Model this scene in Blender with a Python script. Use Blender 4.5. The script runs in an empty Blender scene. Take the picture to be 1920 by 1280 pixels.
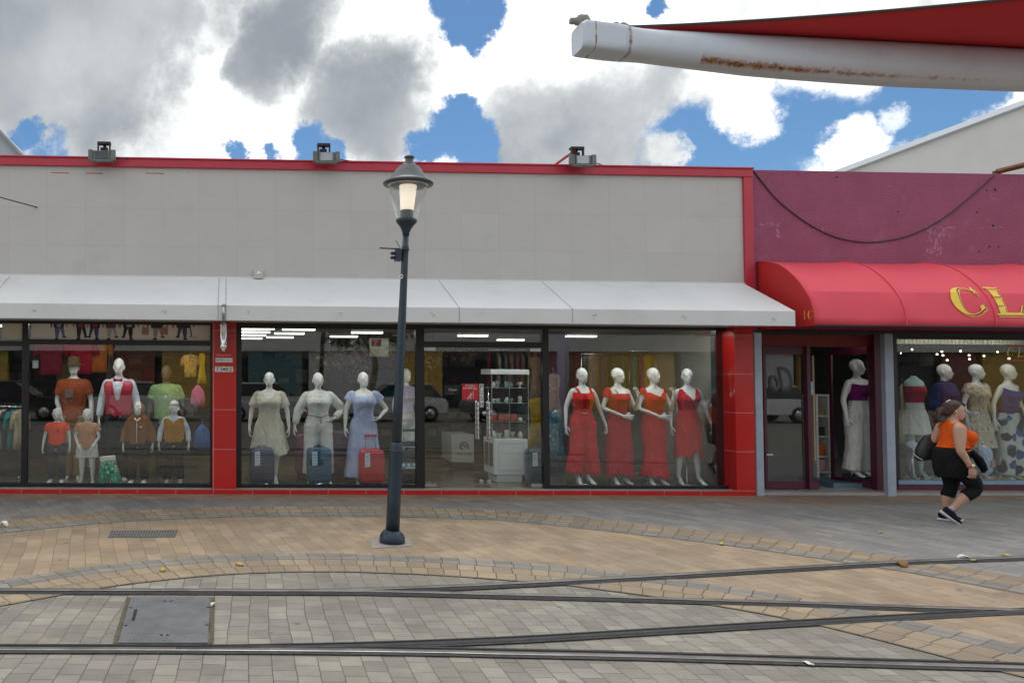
import bpy, bmesh, math, random
from mathutils import Vector, Matrix
random.seed(7)
R = math.radians
S = bpy.context.scene
C = S.collection

# ------------------------------------------------------------------ camera, sky, sun, exposure
FPX, PPX, PPY = 1451.0, 476.0, 657.0          # focal length and optical axis of the photograph (1920 px wide)
PITCH = math.atan(0.03)
CAMH = 1.9
cam_d = bpy.data.cameras.new('camera'); cam = bpy.data.objects.new('camera', cam_d); C.objects.link(cam)
cam.location = (0, 0, CAMH); cam.rotation_euler = (R(90) + PITCH, 0, 0)
cam_d.sensor_width = 36; cam_d.lens = FPX / 1920 * 36
cam_d.shift_x = (960 - PPX) / 1920; cam_d.shift_y = (PPY - 640) / 1920
cam_d.clip_start = 0.05; cam_d.clip_end = 1000
S.camera = cam
S.view_settings.view_transform = 'Standard'; S.view_settings.look = 'None'
S.view_settings.exposure = -0.18; S.view_settings.gamma = 1.0; S.view_settings.use_curve_mapping = False
S.render.engine = 'CYCLES'
S.cycles.max_bounces = 8; S.cycles.transparent_max_bounces = 16
S.cycles.use_denoising = True
S.cycles.caustics_reflective = False

def ray(px, py):
    x = (px - PPX) / FPX; z = -(py - PPY) / FPX
    return Vector((x, math.cos(PITCH) - z * math.sin(PITCH), math.sin(PITCH) + z * math.cos(PITCH)))

SUN_EL, SUN_AZ = 62.0, 12.0                    # high behind the shops, a little to the right, behind cloud
sd = Vector((math.sin(R(SUN_AZ)) * math.cos(R(SUN_EL)), math.cos(R(SUN_AZ)) * math.cos(R(SUN_EL)), math.sin(R(SUN_EL))))
sun_d = bpy.data.lights.new('sun', 'SUN'); sun = bpy.data.objects.new('sun', sun_d); C.objects.link(sun)
sun_d.energy = 0.9; sun_d.angle = R(22); sun_d.color = (1.0, 0.96, 0.9)
sun.rotation_euler = sd.to_track_quat('Z', 'Y').to_euler()

def build_sky():
    w = bpy.data.worlds.new('World'); S.world = w; w.use_nodes = True
    nt = w.node_tree; N = nt.nodes; L = nt.links
    for n in list(N): N.remove(n)
    out = N.new('ShaderNodeOutputWorld'); bg = N.new('ShaderNodeBackground'); bg.inputs['Strength'].default_value = 0.1
    L.new(bg.outputs[0], out.inputs[0])
    sky = N.new('ShaderNodeTexSky'); sky.sky_type = 'NISHITA'; sky.sun_disc = False
    sky.sun_elevation = R(SUN_EL); sky.sun_rotation = R(SUN_AZ); sky.air_density = 1.0; sky.dust_density = 0.6; sky.ozone_density = 2.0
    tc = N.new('ShaderNodeTexCoord')
    nrm = N.new('ShaderNodeVectorMath'); nrm.operation = 'NORMALIZE'; L.new(tc.outputs['Generated'], nrm.inputs[0])
    def vm(op, a, b=None):
        n = N.new('ShaderNodeVectorMath'); n.operation = op
        for k, v in ((0, a), (1, b)):
            if v is None: continue
            if isinstance(v, (tuple, Vector)): n.inputs[k].default_value = tuple(v)
            else: L.new(v, n.inputs[k])
        return n
    def mt(op, a, b=0.0, clamp=False):
        n = N.new('ShaderNodeMath'); n.operation = op; n.use_clamp = clamp
        for k, v in ((0, a), (1, b)):
            if isinstance(v, (int, float)): n.inputs[k].default_value = v
            else: L.new(v, n.inputs[k])
        return n.outputs[0]
    def noise(scale, detail, rough, vec):
        n = N.new('ShaderNodeTexNoise'); n.inputs['Scale'].default_value = scale; n.inputs['Detail'].default_value = detail
        n.inputs['Roughness'].default_value = rough; L.new(vec, n.inputs['Vector']); return n
    def warped(scale, detail, amp, rough=0.6):
        n = noise(scale, detail, rough, nrm.outputs[0])
        s = vm('SUBTRACT', n.outputs['Color'], (0.5, 0.5, 0.5)); m = N.new('ShaderNodeVectorMath'); m.operation = 'SCALE'
        L.new(s.outputs[0], m.inputs[0]); m.inputs['Scale'].default_value = amp
        a = vm('ADD', nrm.outputs[0], m.outputs[0]); return vm('NORMALIZE', a.outputs[0]).outputs[0]
    wg = warped(4.5, 11.0, 0.20, 0.6); wb = warped(6.5, 12.0, 0.12, 0.68)
    def mr(v, a, b, c, d, smooth=True):
        n = N.new('ShaderNodeMapRange'); n.interpolation_type = 'SMOOTHSTEP' if smooth else 'LINEAR'
        L.new(v, n.inputs[0])
        for k, x in enumerate((a, b, c, d)): n.inputs[k + 1].default_value = x
        return n.outputs[0]
    def blobs(vec, items):
        acc = None
        for px, py, r, soft, amt in items:
            c = ray(px, py).normalized()
            ang = c.angle(ray(px + r, py).normalized())
            d = vm('DOT_PRODUCT', vec, c).outputs['Value']
            v = mr(d, math.cos(ang * (1.15 + soft)), math.cos(ang * max(0.02, .8 - soft)), 0, amt)
            acc = v if acc is None else mt('MAXIMUM', acc, v)
        return acc
    grey = blobs(wg, [(60, 60, 210, .5, 1), (190, 40, 150, .5, .95), (150, 150, 150, .55, .95), (270, 170, 75, .6, .75), (250, 255, 85, .7, .6),
                      (360, 85, 26, .7, .55), (120, 235, 60, .8, .4),
                      (545, 50, 70, .8, .95), (500, 110, 58, .8, .9), (600, 20, 55, .9, .7), (690, 175, 84, .8, .98), (640, 205, 50, .9, .7),
                      (1000, 240, 90, .5, .85), (1080, 260, 110, .6, .85), (1150, 240, 90, .6, .8), (1215, 180, 62, .6, .75), (940, 220, 50, .6, .7), (1250, 235, 80, .7, .6),
                      (1085, 60, 60, .8, .35), (1450, 20, 110, .8, .45), (1620, 20, 120, .8, .4), (1560, 180, 150, .7, .35), (1750, 170, 160, .7, .3),
                      (2150, 120, 160, .8, .5), (-250, 120, 220, .6, .8), (300, -300, 300, .6, .7), (1300, -320, 320, .7, .6), (-500, -100, 260, .6, .6)])
    blue = blobs(wb, [(870, 5, 55, .2, 1), (865, 55, 42, .2, 1), (905, 25, 36, .25, 1), (850, 250, 62, .2, 1), (895, 275, 55, .25, 1), (800, 285, 36, .3, 1), (855, 205, 30, .3, 1),
                      (575, 275, 40, .3, 1), (625, 290, 30, .3, .9), (440, 285, 20, .4, .9), (495, 288, 16, .4, .9), (1248, 8, 27, .2, 1), (38, 246, 26, .4, .9), (85, 282, 34, .5, .8),
                      (1300, 290, 95, .35, 1), (1395, 290, 95, .35, 1), (1450, 265, 110, .3, 1), (1560, 250, 105, .3, 1), (1680, 225, 95, .3, 1), (1780, 205, 70, .4, 1), (1860, 180, 55, .5, .9), (1430, 190, 28, .5, .8),
                      (2100, 250, 150, .4, .8), (-300, 330, 160, .5, .8), (1000, -420, 200, .5, .9), (300, -500, 150, .5, .9)])
    puff = blobs(wb, [(1610, 272, 46, .6, .9), (1570, 292, 34, .6, .85), (1680, 232, 26, .7, .6), (1245, 275, 36, .5, .9), (1400, 215, 46, .6, .8)])
    nA = noise(7.0, 12.0, 0.68, nrm.outputs[0]).outputs['Fac']; nB = noise(11.0, 12.0, 0.74, nrm.outputs[0]).outputs['Fac']
    bl = mt('MULTIPLY', blue, mt('SUBTRACT', 1.0, puff))
    bl = mr(mt('ADD', bl, mt('MULTIPLY', mt('SUBTRACT', nB, 0.5), 1.6)), 0.20, 0.90, 0, 1)
    grey = mr(mt('ADD', grey, mt('MULTIPLY', mt('SUBTRACT', nA, 0.5), 1.15)), 0.10, 1.02, 0, 1)
    # grey undersides get their own mottling
    n2 = noise(5.0, 5.0, 0.5, nrm.outputs[0])
    gm = mt('MULTIPLY', grey, mr(n2.outputs['Fac'], 0.28, 0.66, 0.62, 1.0))
    # the rest of the dome behind the camera: broken bright cloud
    n3 = noise(2.6, 9.0, 0.6, nrm.outputs[0])
    sepx = N.new('ShaderNodeSeparateXYZ'); L.new(nrm.outputs[0], sepx.inputs[0])
    back = mr(sepx.outputs['Y'], 0.35, -0.1, 0, 1)
    bl = mt('MAXIMUM', bl, mt('MULTIPLY', back, mr(n3.outputs['Fac'], 0.52, 0.6, 0, 1)))
    gm = mt('MAXIMUM', gm, mt('MULTIPLY', back, mr(n3.outputs['Fac'], 0.5, 0.34, 0, 0.9)))
    ramp = N.new('ShaderNodeValToRGB'); cr = ramp.color_ramp
    cr.elements[0].position = 0.0; cr.elements[0].color = (1.62, 1.64, 1.64, 1)
    cr.elements[1].position = 1.0; cr.elements[1].color = (0.36, 0.405, 0.45, 1)
    e = cr.elements.new(0.25); e.color = (1.22, 1.25, 1.25, 1); e = cr.elements.new(0.6); e.color = (0.68, 0.72, 0.745, 1)
    L.new(gm, ramp.inputs[0])
    cl = vm('SCALE', ramp.outputs[0]); cl.inputs['Scale'].default_value = 10.0
    blu = vm('MULTIPLY', sky.outputs[0], (0.60, 0.86, 1.05))
    mix = N.new('ShaderNodeMix'); mix.data_type = 'RGBA'
    L.new(bl, mix.inputs[0]); L.new(cl.outputs[0], mix.inputs[6]); L.new(blu.outputs[0], mix.inputs[7])
    L.new(mix.outputs[2], bg.inputs['Color'])
build_sky()

# ------------------------------------------------------------------ frames of reference
KSL = 0.0077                                   # the street falls gently to the right
FA = math.atan(0.032)                          # the shop fronts recede slightly to the right
F0Y = 12.25
UX = Vector((math.cos(FA), math.sin(FA), 0)); NIN = Vector((-math.sin(FA), math.cos(FA), 0)); F0 = Vector((0, F0Y, 0))
def W(u, w, d):                                # along the shop front, height above the paving, depth into the shop
    p = F0 + UX * u + NIN * d
    return Vector((p.x, p.y, w - KSL * p.x))
def fu(px, py, d=0.0):
    r = ray(px, py); o = Vector((0, 0, CAMH))
    t = (d - (o - F0).dot(NIN)) / r.dot(NIN); p = o + r * t
    return ((p - F0).dot(UX), p.z + KSL * p.x)
def U(px, d=0.0, py=780): return fu(px, py, d)[0]
def H(px, py, d=0.0): return fu(px, py, d)[1]
def gp(px, py, h=0.0):
    r = ray(px, py); t = (h - CAMH) / (r.z + KSL * r.x); p = Vector((0, 0, CAMH)) + r * t
    return p
def gz(x): return -KSL * x
def at(px, py, y):                             # a point at distance y in front of the camera
    r = ray(px, py); return Vector((0, 0, CAMH)) + r * (y / r.y)

# ------------------------------------------------------------------ mesh builder
ORIG = {}
class MB:
    def __init__(s): s.v = []; s.f = []; s.uv = []; s.mi = []; s.sm = []; s.cur = 0; s.smooth = False
    def add(s, vs, fs, uvs=None):
        b = len(s.v); s.v += [Vector(v) for v in vs]
        s.uv += list(uvs) if uvs else [(v[0], v[2]) for v in vs]
        for f in fs: s.f.append([b + i for i in f]); s.mi.append(s.cur); s.sm.append(s.smooth)
        return s
    BF = [(0, 1, 3, 2), (4, 6, 7, 5), (0, 4, 5, 1), (2, 3, 7, 6), (0, 2, 6, 4), (1, 5, 7, 3)]
    def box(s, x0, x1, y0, y1, z0, z1):
        return s.add([(x, y, z) for x in (x0, x1) for y in (y0, y1) for z in (z0, z1)], s.BF)
    def fb(s, u0, u1, w0, w1, d0, d1):         # a box in shop-front coordinates
        vs, uvs = [], []
        for u in (u0, u1):
            for d in (d0, d1):
                for w in (w0, w1): vs.append(W(u, w, d)); uvs.append((u + d, w))
        return s.add(vs, s.BF, uvs)
    def prism(s, poly, fn, a0, a1):            # poly (p,q) extruded from a0 to a1; fn(a,p,q)->point
        n = len(poly); vs = [fn(a0, p, q) for p, q in poly] + [fn(a1, p, q) for p, q in poly]
        uvs = [(a0 + p * .01, q) for p, q in poly] + [(a1 + p * .01, q) for p, q in poly]
        fs = [tuple(range(n)), tuple(range(2 * n - 1, n - 1, -1))] + [(i, n + i, n + (i + 1) % n, (i + 1) % n) for i in range(n)]
        return s.add(vs, fs, uvs)
    def loft(s, rings, cap=True, closed=True, uvs=None):
        n = len(rings[0]); vs = [p for r in rings for p in r]; fs = []
        for i in range(len(rings) - 1):
            for j in range(n if closed else n - 1):
                k = (j + 1) % n; fs.append((i * n + j, i * n + k, (i + 1) * n + k, (i + 1) * n + j))
        if cap and closed:
            vs = vs + [sum((Vector(p) for p in rings[0]), Vector()) / n, sum((Vector(p) for p in rings[-1]), Vector()) / n]
            a, b = len(vs) - 2, len(vs) - 1; m = (len(rings) - 1) * n
            for j in range(n): fs.append((a, (j + 1) % n, j)); fs.append((b, m + j, m + (j + 1) % n))
            if uvs: uvs = list(uvs) + [(0, 0), (0, 0)]
        return s.add(vs, fs, uvs)
    def tube(s, pts, rad, n=10, ref=None, cap=True):
        pts = [Vector(p) for p in pts]
        if not isinstance(rad, (list, tuple)): rad = [rad] * len(pts)
        rings = []; a = None
        for i, p in enumerate(pts):
            t = (pts[min(i + 1, len(pts) - 1)] - pts[max(i - 1, 0)]).normalized()
            if ref is not None: a = Vector(ref)
            elif a is None: a = Vector((1, 0, 0)) if abs(t.x) < .8 else Vector((0, 0, 1))
            a = (a - t * a.dot(t)).normalized(); b = t.cross(a)
            r = rad[i]; ra, rb = r if isinstance(r, (list, tuple)) else (r, r)
            rings.append([p + a * (ra * math.cos(2 * math.pi * j / n)) + b * (rb * math.sin(2 * math.pi * j / n)) for j in range(n)])
        return s.loft(rings, cap)
    def lathe(s, prof, n=24, c=(0, 0, 0)):
        c = Vector(c)
        return s.loft([[c + Vector((r * math.cos(2 * math.pi * j / n), r * math.sin(2 * math.pi * j / n), z)) for j in range(n)] for r, z in prof])
    def ball(s, c, r, n=12, m=8):
        c = Vector(c); r = (r, r, r) if isinstance(r, (int, float)) else r; rings = []
        for i in range(m + 1):
            t = -math.pi / 2 + math.pi * (i + .02) / (m + .04)
            rings.append([c + Vector((r[0] * math.cos(t) * math.cos(2 * math.pi * j / n), r[1] * math.cos(t) * math.sin(2 * math.pi * j / n), r[2] * math.sin(t))) for j in range(n)])
        return s.loft(rings)
    def mesh(s, name, mats, off=Vector()):
        me = bpy.data.meshes.new(name)
        me.from_pydata([tuple(v - off) for v in s.v], [], s.f)
        mats = mats if isinstance(mats, (list, tuple)) else [mats]
        for m in mats: me.materials.append(m)
        me.polygons.foreach_set('material_index', s.mi); me.polygons.foreach_set('use_smooth', s.sm)
        uvl = me.uv_layers.new(name='UVMap')
        for l in me.loops: uvl.data[l.index].uv = s.uv[l.vertex_index]
        bm = bmesh.new(); bm.from_mesh(me); bmesh.ops.recalc_face_normals(bm, faces=bm.faces); bm.to_mesh(me); bm.free()
        me.update(); return me
    def build(s, name, mats, parent=None, bevel=0, local=False):
        off = Vector() if (local or parent is None) else ORIG[parent.name]
        return link(name, s.mesh(name, mats, off), parent, bevel)

def link(name, me, parent=None, bevel=0):
    o = bpy.data.objects.new(name, me); C.objects.link(o); o.parent = parent
    ORIG[o.name] = ORIG[parent.name] if parent else Vector()
    if bevel:
        b = o.modifiers.new('bevel', 'BEVEL'); b.width = bevel; b.segments = 2; b.limit_method = 'ANGLE'
    return o
def tag(o, label=None, cat=None, group=None, kind=None):
    for k, v in (('label', label), ('category', cat), ('group', group), ('kind', kind)):
        if v: o[k] = v
    return o
def thing(name, label, cat, loc=(0, 0, 0), rot=(0, 0, 0), scale=1, group=None):
    o = bpy.data.objects.new(name, None); C.objects.link(o); o.location = loc; o.rotation_euler = rot
    o.scale = (scale,) * 3 if isinstance(scale, (int, float)) else scale
    o.empty_display_size = .1; ORIG[o.name] = Vector(loc); return tag(o, label, cat, group)
def mesh_thing(mb, name, mats, label, cat, group=None, bevel=0): return tag(mb.build(name, mats, None, bevel), label, cat, group)
def structure(mb, name, mats): return tag(mb.build(name, mats), kind='structure')
def copy_tree(o, parent=None):
    c = o.copy(); C.objects.link(c); c.parent = parent
    for ch in list(o.children): copy_tree(ch, c)
    return c

# ------------------------------------------------------------------ materials
def srgb(r, g, b):
    return tuple((x / 255 / 12.92) if x / 255 < .04045 else ((x / 255 + .055) / 1.055) ** 2.4 for x in (r, g, b))
MATS = {}
def mat(name, col, rough=.6, metal=0.0, var=.12, scale=6.0, bump=0.0, bscale=60.0, coat=0.0, spec=.5, emis=0.0, dirt=None):
    if name in MATS: return MATS[name]
    m = bpy.data.materials.new(name); m.use_nodes = True; nt = m.node_tree; N = nt.nodes; L = nt.links
    p = N['Principled BSDF']; p.inputs['Roughness'].default_value = rough; p.inputs['Metallic'].default_value = metal
    p.inputs['Specular IOR Level'].default_value = spec; p.inputs['Coat Weight'].default_value = coat; p.inputs['Coat Roughness'].default_value = .08
    tc = N.new('ShaderNodeTexCoord'); n = N.new('ShaderNodeTexNoise'); n.inputs['Scale'].default_value = scale; n.inputs['Detail'].default_value = 6
    n.inputs['Roughness'].default_value = .62; L.new(tc.outputs['Object'], n.inputs['Vector'])
    r = N.new('ShaderNodeValToRGB'); L.new(n.outputs['Fac'], r.inputs[0])
    r.color_ramp.elements[0].position = .3; r.color_ramp.elements[1].position = .7
    lo = tuple(c * (1 - var) for c in col); hi = tuple(min(1, c * (1 + var)) for c in col)
    r.color_ramp.elements[0].color = (*lo, 1); r.color_ramp.elements[1].color = (*hi, 1)
    last = r.outputs[0]
    if dirt:
        dc, dscale, amt = dirt
        n3 = N.new('ShaderNodeTexNoise'); n3.inputs['Scale'].default_value = dscale; n3.inputs['Detail'].default_value = 9; n3.inputs['Roughness'].default_value = .7
        L.new(tc.outputs['Object'], n3.inputs['Vector'])
        mr = N.new('ShaderNodeMapRange'); mr.inputs[1].default_value = .56; mr.inputs[2].default_value = .74; mr.inputs[4].default_value = amt
        L.new(n3.outputs['Fac'], mr.inputs[0]); mx = N.new('ShaderNodeMix'); mx.data_type = 'RGBA'; mx.inputs[7].default_value = (*dc, 1)
        L.new(mr.outputs[0], mx.inputs[0]); L.new(last, mx.inputs[6]); last = mx.outputs[2]
    L.new(last, p.inputs['Base Color'])
    if bump:
        n2 = N.new('ShaderNodeTexNoise'); n2.inputs['Scale'].default_value = bscale; n2.inputs['Detail'].default_value = 5; L.new(tc.outputs['Object'], n2.inputs['Vector'])
        b = N.new('ShaderNodeBump'); b.inputs['Strength'].default_value = bump; b.inputs['Distance'].default_value = .02
        L.new(n2.outputs['Fac'], b.inputs['Height']); L.new(b.outputs[0], p.inputs['Normal'])
    if emis:
        p.inputs['Emission Color'].default_value = (*col, 1); p.inputs['Emission Strength'].default_value = emis
    MATS[name] = m; return m
def tiles(name, c1, c2, joint, w, h, mortar, off=(0, 0), offset=0.0, rough=.5, var=.1, bump=.3, rot=0, coat=0, stain=None, smooth=.1, patch=None):
    m = bpy.data.materials.new(name); m.use_nodes = True; nt = m.node_tree; N = nt.nodes; L = nt.links
    p = N['Principled BSDF']; p.inputs['Roughness'].default_value = rough; p.inputs['Coat Weight'].default_value = coat; p.inputs['Coat Roughness'].default_value = .1
    tc = N.new('ShaderNodeTexCoord'); mp = N.new('ShaderNodeMapping'); mp.inputs['Location'].default_value = (off[0], off[1], 0); mp.inputs['Rotation'].default_value = (0, 0, rot)
    L.new(tc.outputs['UV'], mp.inputs[0])
    wn = N.new('ShaderNodeTexNoise'); wn.inputs['Scale'].default_value = 1.3; wn.inputs['Detail'].default_value = 3; L.new(tc.outputs['UV'], wn.inputs['Vector'])
    ws = N.new('ShaderNodeVectorMath'); ws.operation = 'MULTIPLY_ADD'; ws.inputs[1].default_value = (smooth * .12,) * 3; L.new(wn.outputs['Color'], ws.inputs[0]); L.new(mp.outputs[0], ws.inputs[2])
    b = N.new('ShaderNodeTexBrick'); b.offset = offset; b.squash = 1.0
    b.inputs['Scale'].default_value = 1; b.inputs['Brick Width'].default_value = w; b.inputs['Row Height'].default_value = h; b.inputs['Mortar Size'].default_value = mortar
    b.inputs['Mortar Smooth'].default_value = .15; b.inputs['Color1'].default_value = (*c1, 1); b.inputs['Color2'].default_value = (*c2, 1); b.inputs['Mortar'].default_value = (*joint, 1)
    L.new(ws.outputs[0], b.inputs['Vector'])
    n = N.new('ShaderNodeTexNoise'); n.inputs['Scale'].default_value = 2.2; n.inputs['Detail'].default_value = 8; n.inputs['Roughness'].default_value = .65; L.new(tc.outputs['UV'], n.inputs['Vector'])
    mr = N.new('ShaderNodeMapRange'); mr.inputs[1].default_value = .3; mr.inputs[2].default_value = .7; mr.inputs[3].default_value = 1 - var; mr.inputs[4].default_value = 1 + var; L.new(n.outputs['Fac'], mr.inputs[0])
    mx = N.new('ShaderNodeVectorMath'); mx.operation = 'SCALE'; L.new(b.outputs['Color'], mx.inputs[0]); L.new(mr.outputs[0], mx.inputs['Scale'])
    last = mx.outputs[0]
    def blotch(col, scale, lo, hi, amt, last, seed):
        n3 = N.new('ShaderNodeTexNoise'); n3.inputs['Scale'].default_value = scale; n3.inputs['Detail'].default_value = 8; n3.inputs['Roughness'].default_value = .68
        o = N.new('ShaderNodeVectorMath'); o.operation = 'ADD'; o.inputs[1].default_value = (seed, seed * 1.7, 0); L.new(tc.outputs['UV'], o.inputs[0]); L.new(o.outputs[0], n3.inputs['Vector'])
        m3 = N.new('ShaderNodeMapRange'); m3.inputs[1].default_value = lo; m3.inputs[2].default_value = hi; m3.inputs[4].default_value = amt; L.new(n3.outputs['Fac'], m3.inputs[0])
        q = N.new('ShaderNodeMix'); q.data_type = 'RGBA'; q.inputs[7].default_value = (*col, 1); L.new(m3.outputs[0], q.inputs[0]); L.new(last, q.inputs[6]); return q.outputs[2]
    def gum(last):
        v = N.new('ShaderNodeTexVoronoi'); v.inputs['Scale'].default_value = 2.6; L.new(tc.outputs['UV'], v.inputs['Vector'])
        m4 = N.new('ShaderNodeMapRange'); m4.inputs[1].default_value = .05; m4.inputs[2].default_value = .085; m4.inputs[3].default_value = .6; m4.inputs[4].default_value = 0; L.new(v.outputs['Distance'], m4.inputs[0])
        q = N.new('ShaderNodeMix'); q.data_type = 'RGBA'; q.inputs[7].default_value = (.07, .062, .055, 1); L.new(m4.outputs[0], q.inputs[0]); L.new(last, q.inputs[6]); return q.outputs[2]
    if patch: last = blotch(patch[0], patch[1], .5, .66, patch[2], last, 11)
    if bump > .25 and w < .4: last = gum(blotch((.16, .14, .115), .42, .48, .72, .55, last, 23))
    if stain: last = blotch(stain[0], stain[1], .57, .75, stain[2], last, 3)
    L.new(last, p.inputs['Base Color'])
    if bump:
        bp = N.new('ShaderNodeBump'); bp.inputs['Strength'].default_value = bump; bp.inputs['Distance'].default_value = .01; bp.invert = True
        L.new(b.outputs['Fac'], bp.inputs['Height'])
        n4 = N.new('ShaderNodeTexNoise'); n4.inputs['Scale'].default_value = 55; n4.inputs['Detail'].default_value = 4; L.new(tc.outputs['UV'], n4.inputs['Vector'])
        b2 = N.new('ShaderNodeBump'); b2.inputs['Strength'].default_value = .12; b2.inputs['Distance'].default_value = .006
        L.new(n4.outputs['Fac'], b2.inputs['Height']); L.new(bp.outputs[0], b2.inputs['Normal']); L.new(b2.outputs[0], p.inputs['Normal'])
    MATS[name] = m; return m
def glass(name, tint, base=.062, rough=0.0):
    m = bpy.data.materials.new(name); m.use_nodes = True; nt = m.node_tree; N = nt.nodes; L = nt.links
    N.remove(N['Principled BSDF'])
    tr = N.new('ShaderNodeBsdfTransparent'); tr.inputs[0].default_value = (*tint, 1)
    gl = N.new('ShaderNodeBsdfGlossy'); gl.inputs['Roughness'].default_value = rough; gl.inputs[0].default_value = (1, 1, 1, 1)
    lw = N.new('ShaderNodeLayerWeight'); lw.inputs[0].default_value = .5
    pw = N.new('ShaderNodeMath'); pw.operation = 'POWER'; pw.inputs[1].default_value = 5; L.new(lw.outputs['Facing'], pw.inputs[0])
    ma = N.new('ShaderNodeMath'); ma.operation = 'MULTIPLY_ADD'; ma.inputs[1].default_value = 1 - base; ma.inputs[2].default_value = base; L.new(pw.outputs[0], ma.inputs[0])
    mx = N.new('ShaderNodeMixShader'); L.new(ma.outputs[0], mx.inputs[0]); L.new(tr.outputs[0], mx.inputs[1]); L.new(gl.outputs[0], mx.inputs[2])
    L.new(mx.outputs[0], N['Material Output'].inputs[0]); MATS[name] = m; return m

M = MATS
glass('window_glass', (.93, .955, .945))
glass('clear_glass', (.97, .98, .975), .03)
mat('black_frame', (.012, .013, .016), .35, var=.25)
mat('steel', (.55, .56, .57), .25, 1.0)
mat('chrome', (.75, .76, .77), .12, 1.0)
mat('white_paint', (.74, .74, .72), .45, var=.04)
mat('black_plastic', (.02, .02, .022), .4)
mat('paper_white', (.8, .8, .8), .6, var=.02)
mat('ink_black', (.015, .015, .015), .6)
mat('sign_red', (.62, .025, .035), .45, var=.05)
mat('letter_yellow', (.85, .58, .07), .55, var=.05)
mat('letter_gold', (.85, .45, .06), .55, var=.05)
mat('letter_maroon', (.16, .008, .02), .6)
def text(body, u, w, d, width, height, m, parent, name='lettering', align='CENTER', vertical=False, mirror=False, shear=0):
    cu = bpy.data.curves.new(name, 'FONT'); cu.body = '\n'.join(body) if vertical else body
    cu.align_x = align; cu.align_y = 'CENTER'; cu.size = 1; cu.extrude = .0; cu.shear = shear
    if vertical: cu.space_line = .8
    cu.materials.append(m); tmp = bpy.data.objects.new('tmp', cu); C.objects.link(tmp)
    me = bpy.data.meshes.new_from_object(tmp.evaluated_get(bpy.context.evaluated_depsgraph_get())); bpy.data.objects.remove(tmp); bpy.data.curves.remove(cu)
    xs = [v.co.x for v in me.vertices]; ys = [v.co.y for v in me.vertices]; x0, x1, y0, y1 = min(xs), max(xs), min(ys), max(ys)
    mb = MB(); off = ORIG[parent.name] if parent else Vector(); n = len(me.vertices)
    for v in me.vertices:
        a = ((v.co.x - x0) / (x1 - x0) - .5) * width * (-1 if mirror else 1); b = ((v.co.y - y0) / (y1 - y0) - .5) * height
        v.co = W(u + a, w + b, d) - off
    me.name = name; o = link(name, me, parent); return o
# ------------------------------------------------------------------ paving
def cr_pts(pts, k=8):
    P = [Vector(p) for p in pts]; P = [P[0] * 2 - P[1]] + P + [P[-1] * 2 - P[-2]]; out = []
    for i in range(1, len(P) - 2):
        a, b, c, d = P[i - 1:i + 3]
        for j in range(k):
            t = j / k; out.append(.5 * (2 * b + (c - a) * t + (2 * a - 5 * b + 4 * c - d) * t * t + (3 * b - a - 3 * c + d) * t ** 3))
    out.append(P[-2]); return out
def on_ground(p, h): return Vector((p.x, p.y, gz(p.x) + h))
tiles('grey_pavers', srgb(122, 117, 109), srgb(148, 143, 133), srgb(84, 78, 69), .172, .150, .004, offset=.5, rough=.62, var=.22, stain=(srgb(104, 96, 86), 1.4, .5), patch=(srgb(150, 137, 122), .9, .4), smooth=.6, rot=R(90), bump=.3)
tiles('tan_pavers', srgb(142, 124, 102), srgb(165, 146, 121), srgb(104, 91, 75), .31, .158, .0034, offset=.37, rough=.62, var=.20, stain=(srgb(118, 106, 93), 1.1, .7), patch=(srgb(176, 142, 104), 1.7, .35), smooth=.6, rot=R(78), bump=.3)
tiles('tan_course', srgb(140, 123, 101), srgb(163, 144, 118), srgb(72, 63, 52), .175, .24, .0052, offset=.12, rough=.62, var=.18, stain=(srgb(120, 106, 92), 1.8, .6), smooth=.35, bump=.6)
tiles('grey_course', srgb(118, 115, 109), srgb(144, 139, 130), srgb(72, 66, 58), .175, .14, .0052, offset=.05, rough=.62, var=.2, stain=(srgb(100, 92, 84), 1.8, .5), smooth=.35, bump=.6)
tiles('shade_brown_pavers', srgb(134, 116, 100), srgb(152, 132, 112), srgb(74, 66, 56), .31, .158, .004, offset=.37, rough=.62, var=.2, stain=(srgb(100, 92, 84), 1.6, .5), smooth=.5, rot=R(62), bump=.5)
tiles('blue_pavers', srgb(116, 117, 118), srgb(142, 140, 137), srgb(88, 85, 80), .31, .158, .0036, offset=.37, rough=.6, var=.16, stain=(srgb(126, 114, 98), .8, .5), patch=(srgb(150, 136, 118), .45, .5), smooth=.5, rot=R(66), bump=.4)

g = MB()
for i in range(-8, 9):                          # one sheet to the horizon
    pass
xs = [-400, -60, -20, -10, 0, 10, 20, 60, 400]; ys = [-400, -60, -20, 0, 5, 10, 20, 60, 400]
vs = [(x, y, gz(x)) for y in ys for x in xs]; n = len(xs)
g.add(vs, [(j * n + i, j * n + i + 1, (j + 1) * n + i + 1, (j + 1) * n + i) for j in range(len(ys) - 1) for i in range(n - 1)], [(v[0], v[1]) for v in vs])
structure(g, 'pavement', MATS['grey_pavers'])

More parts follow.
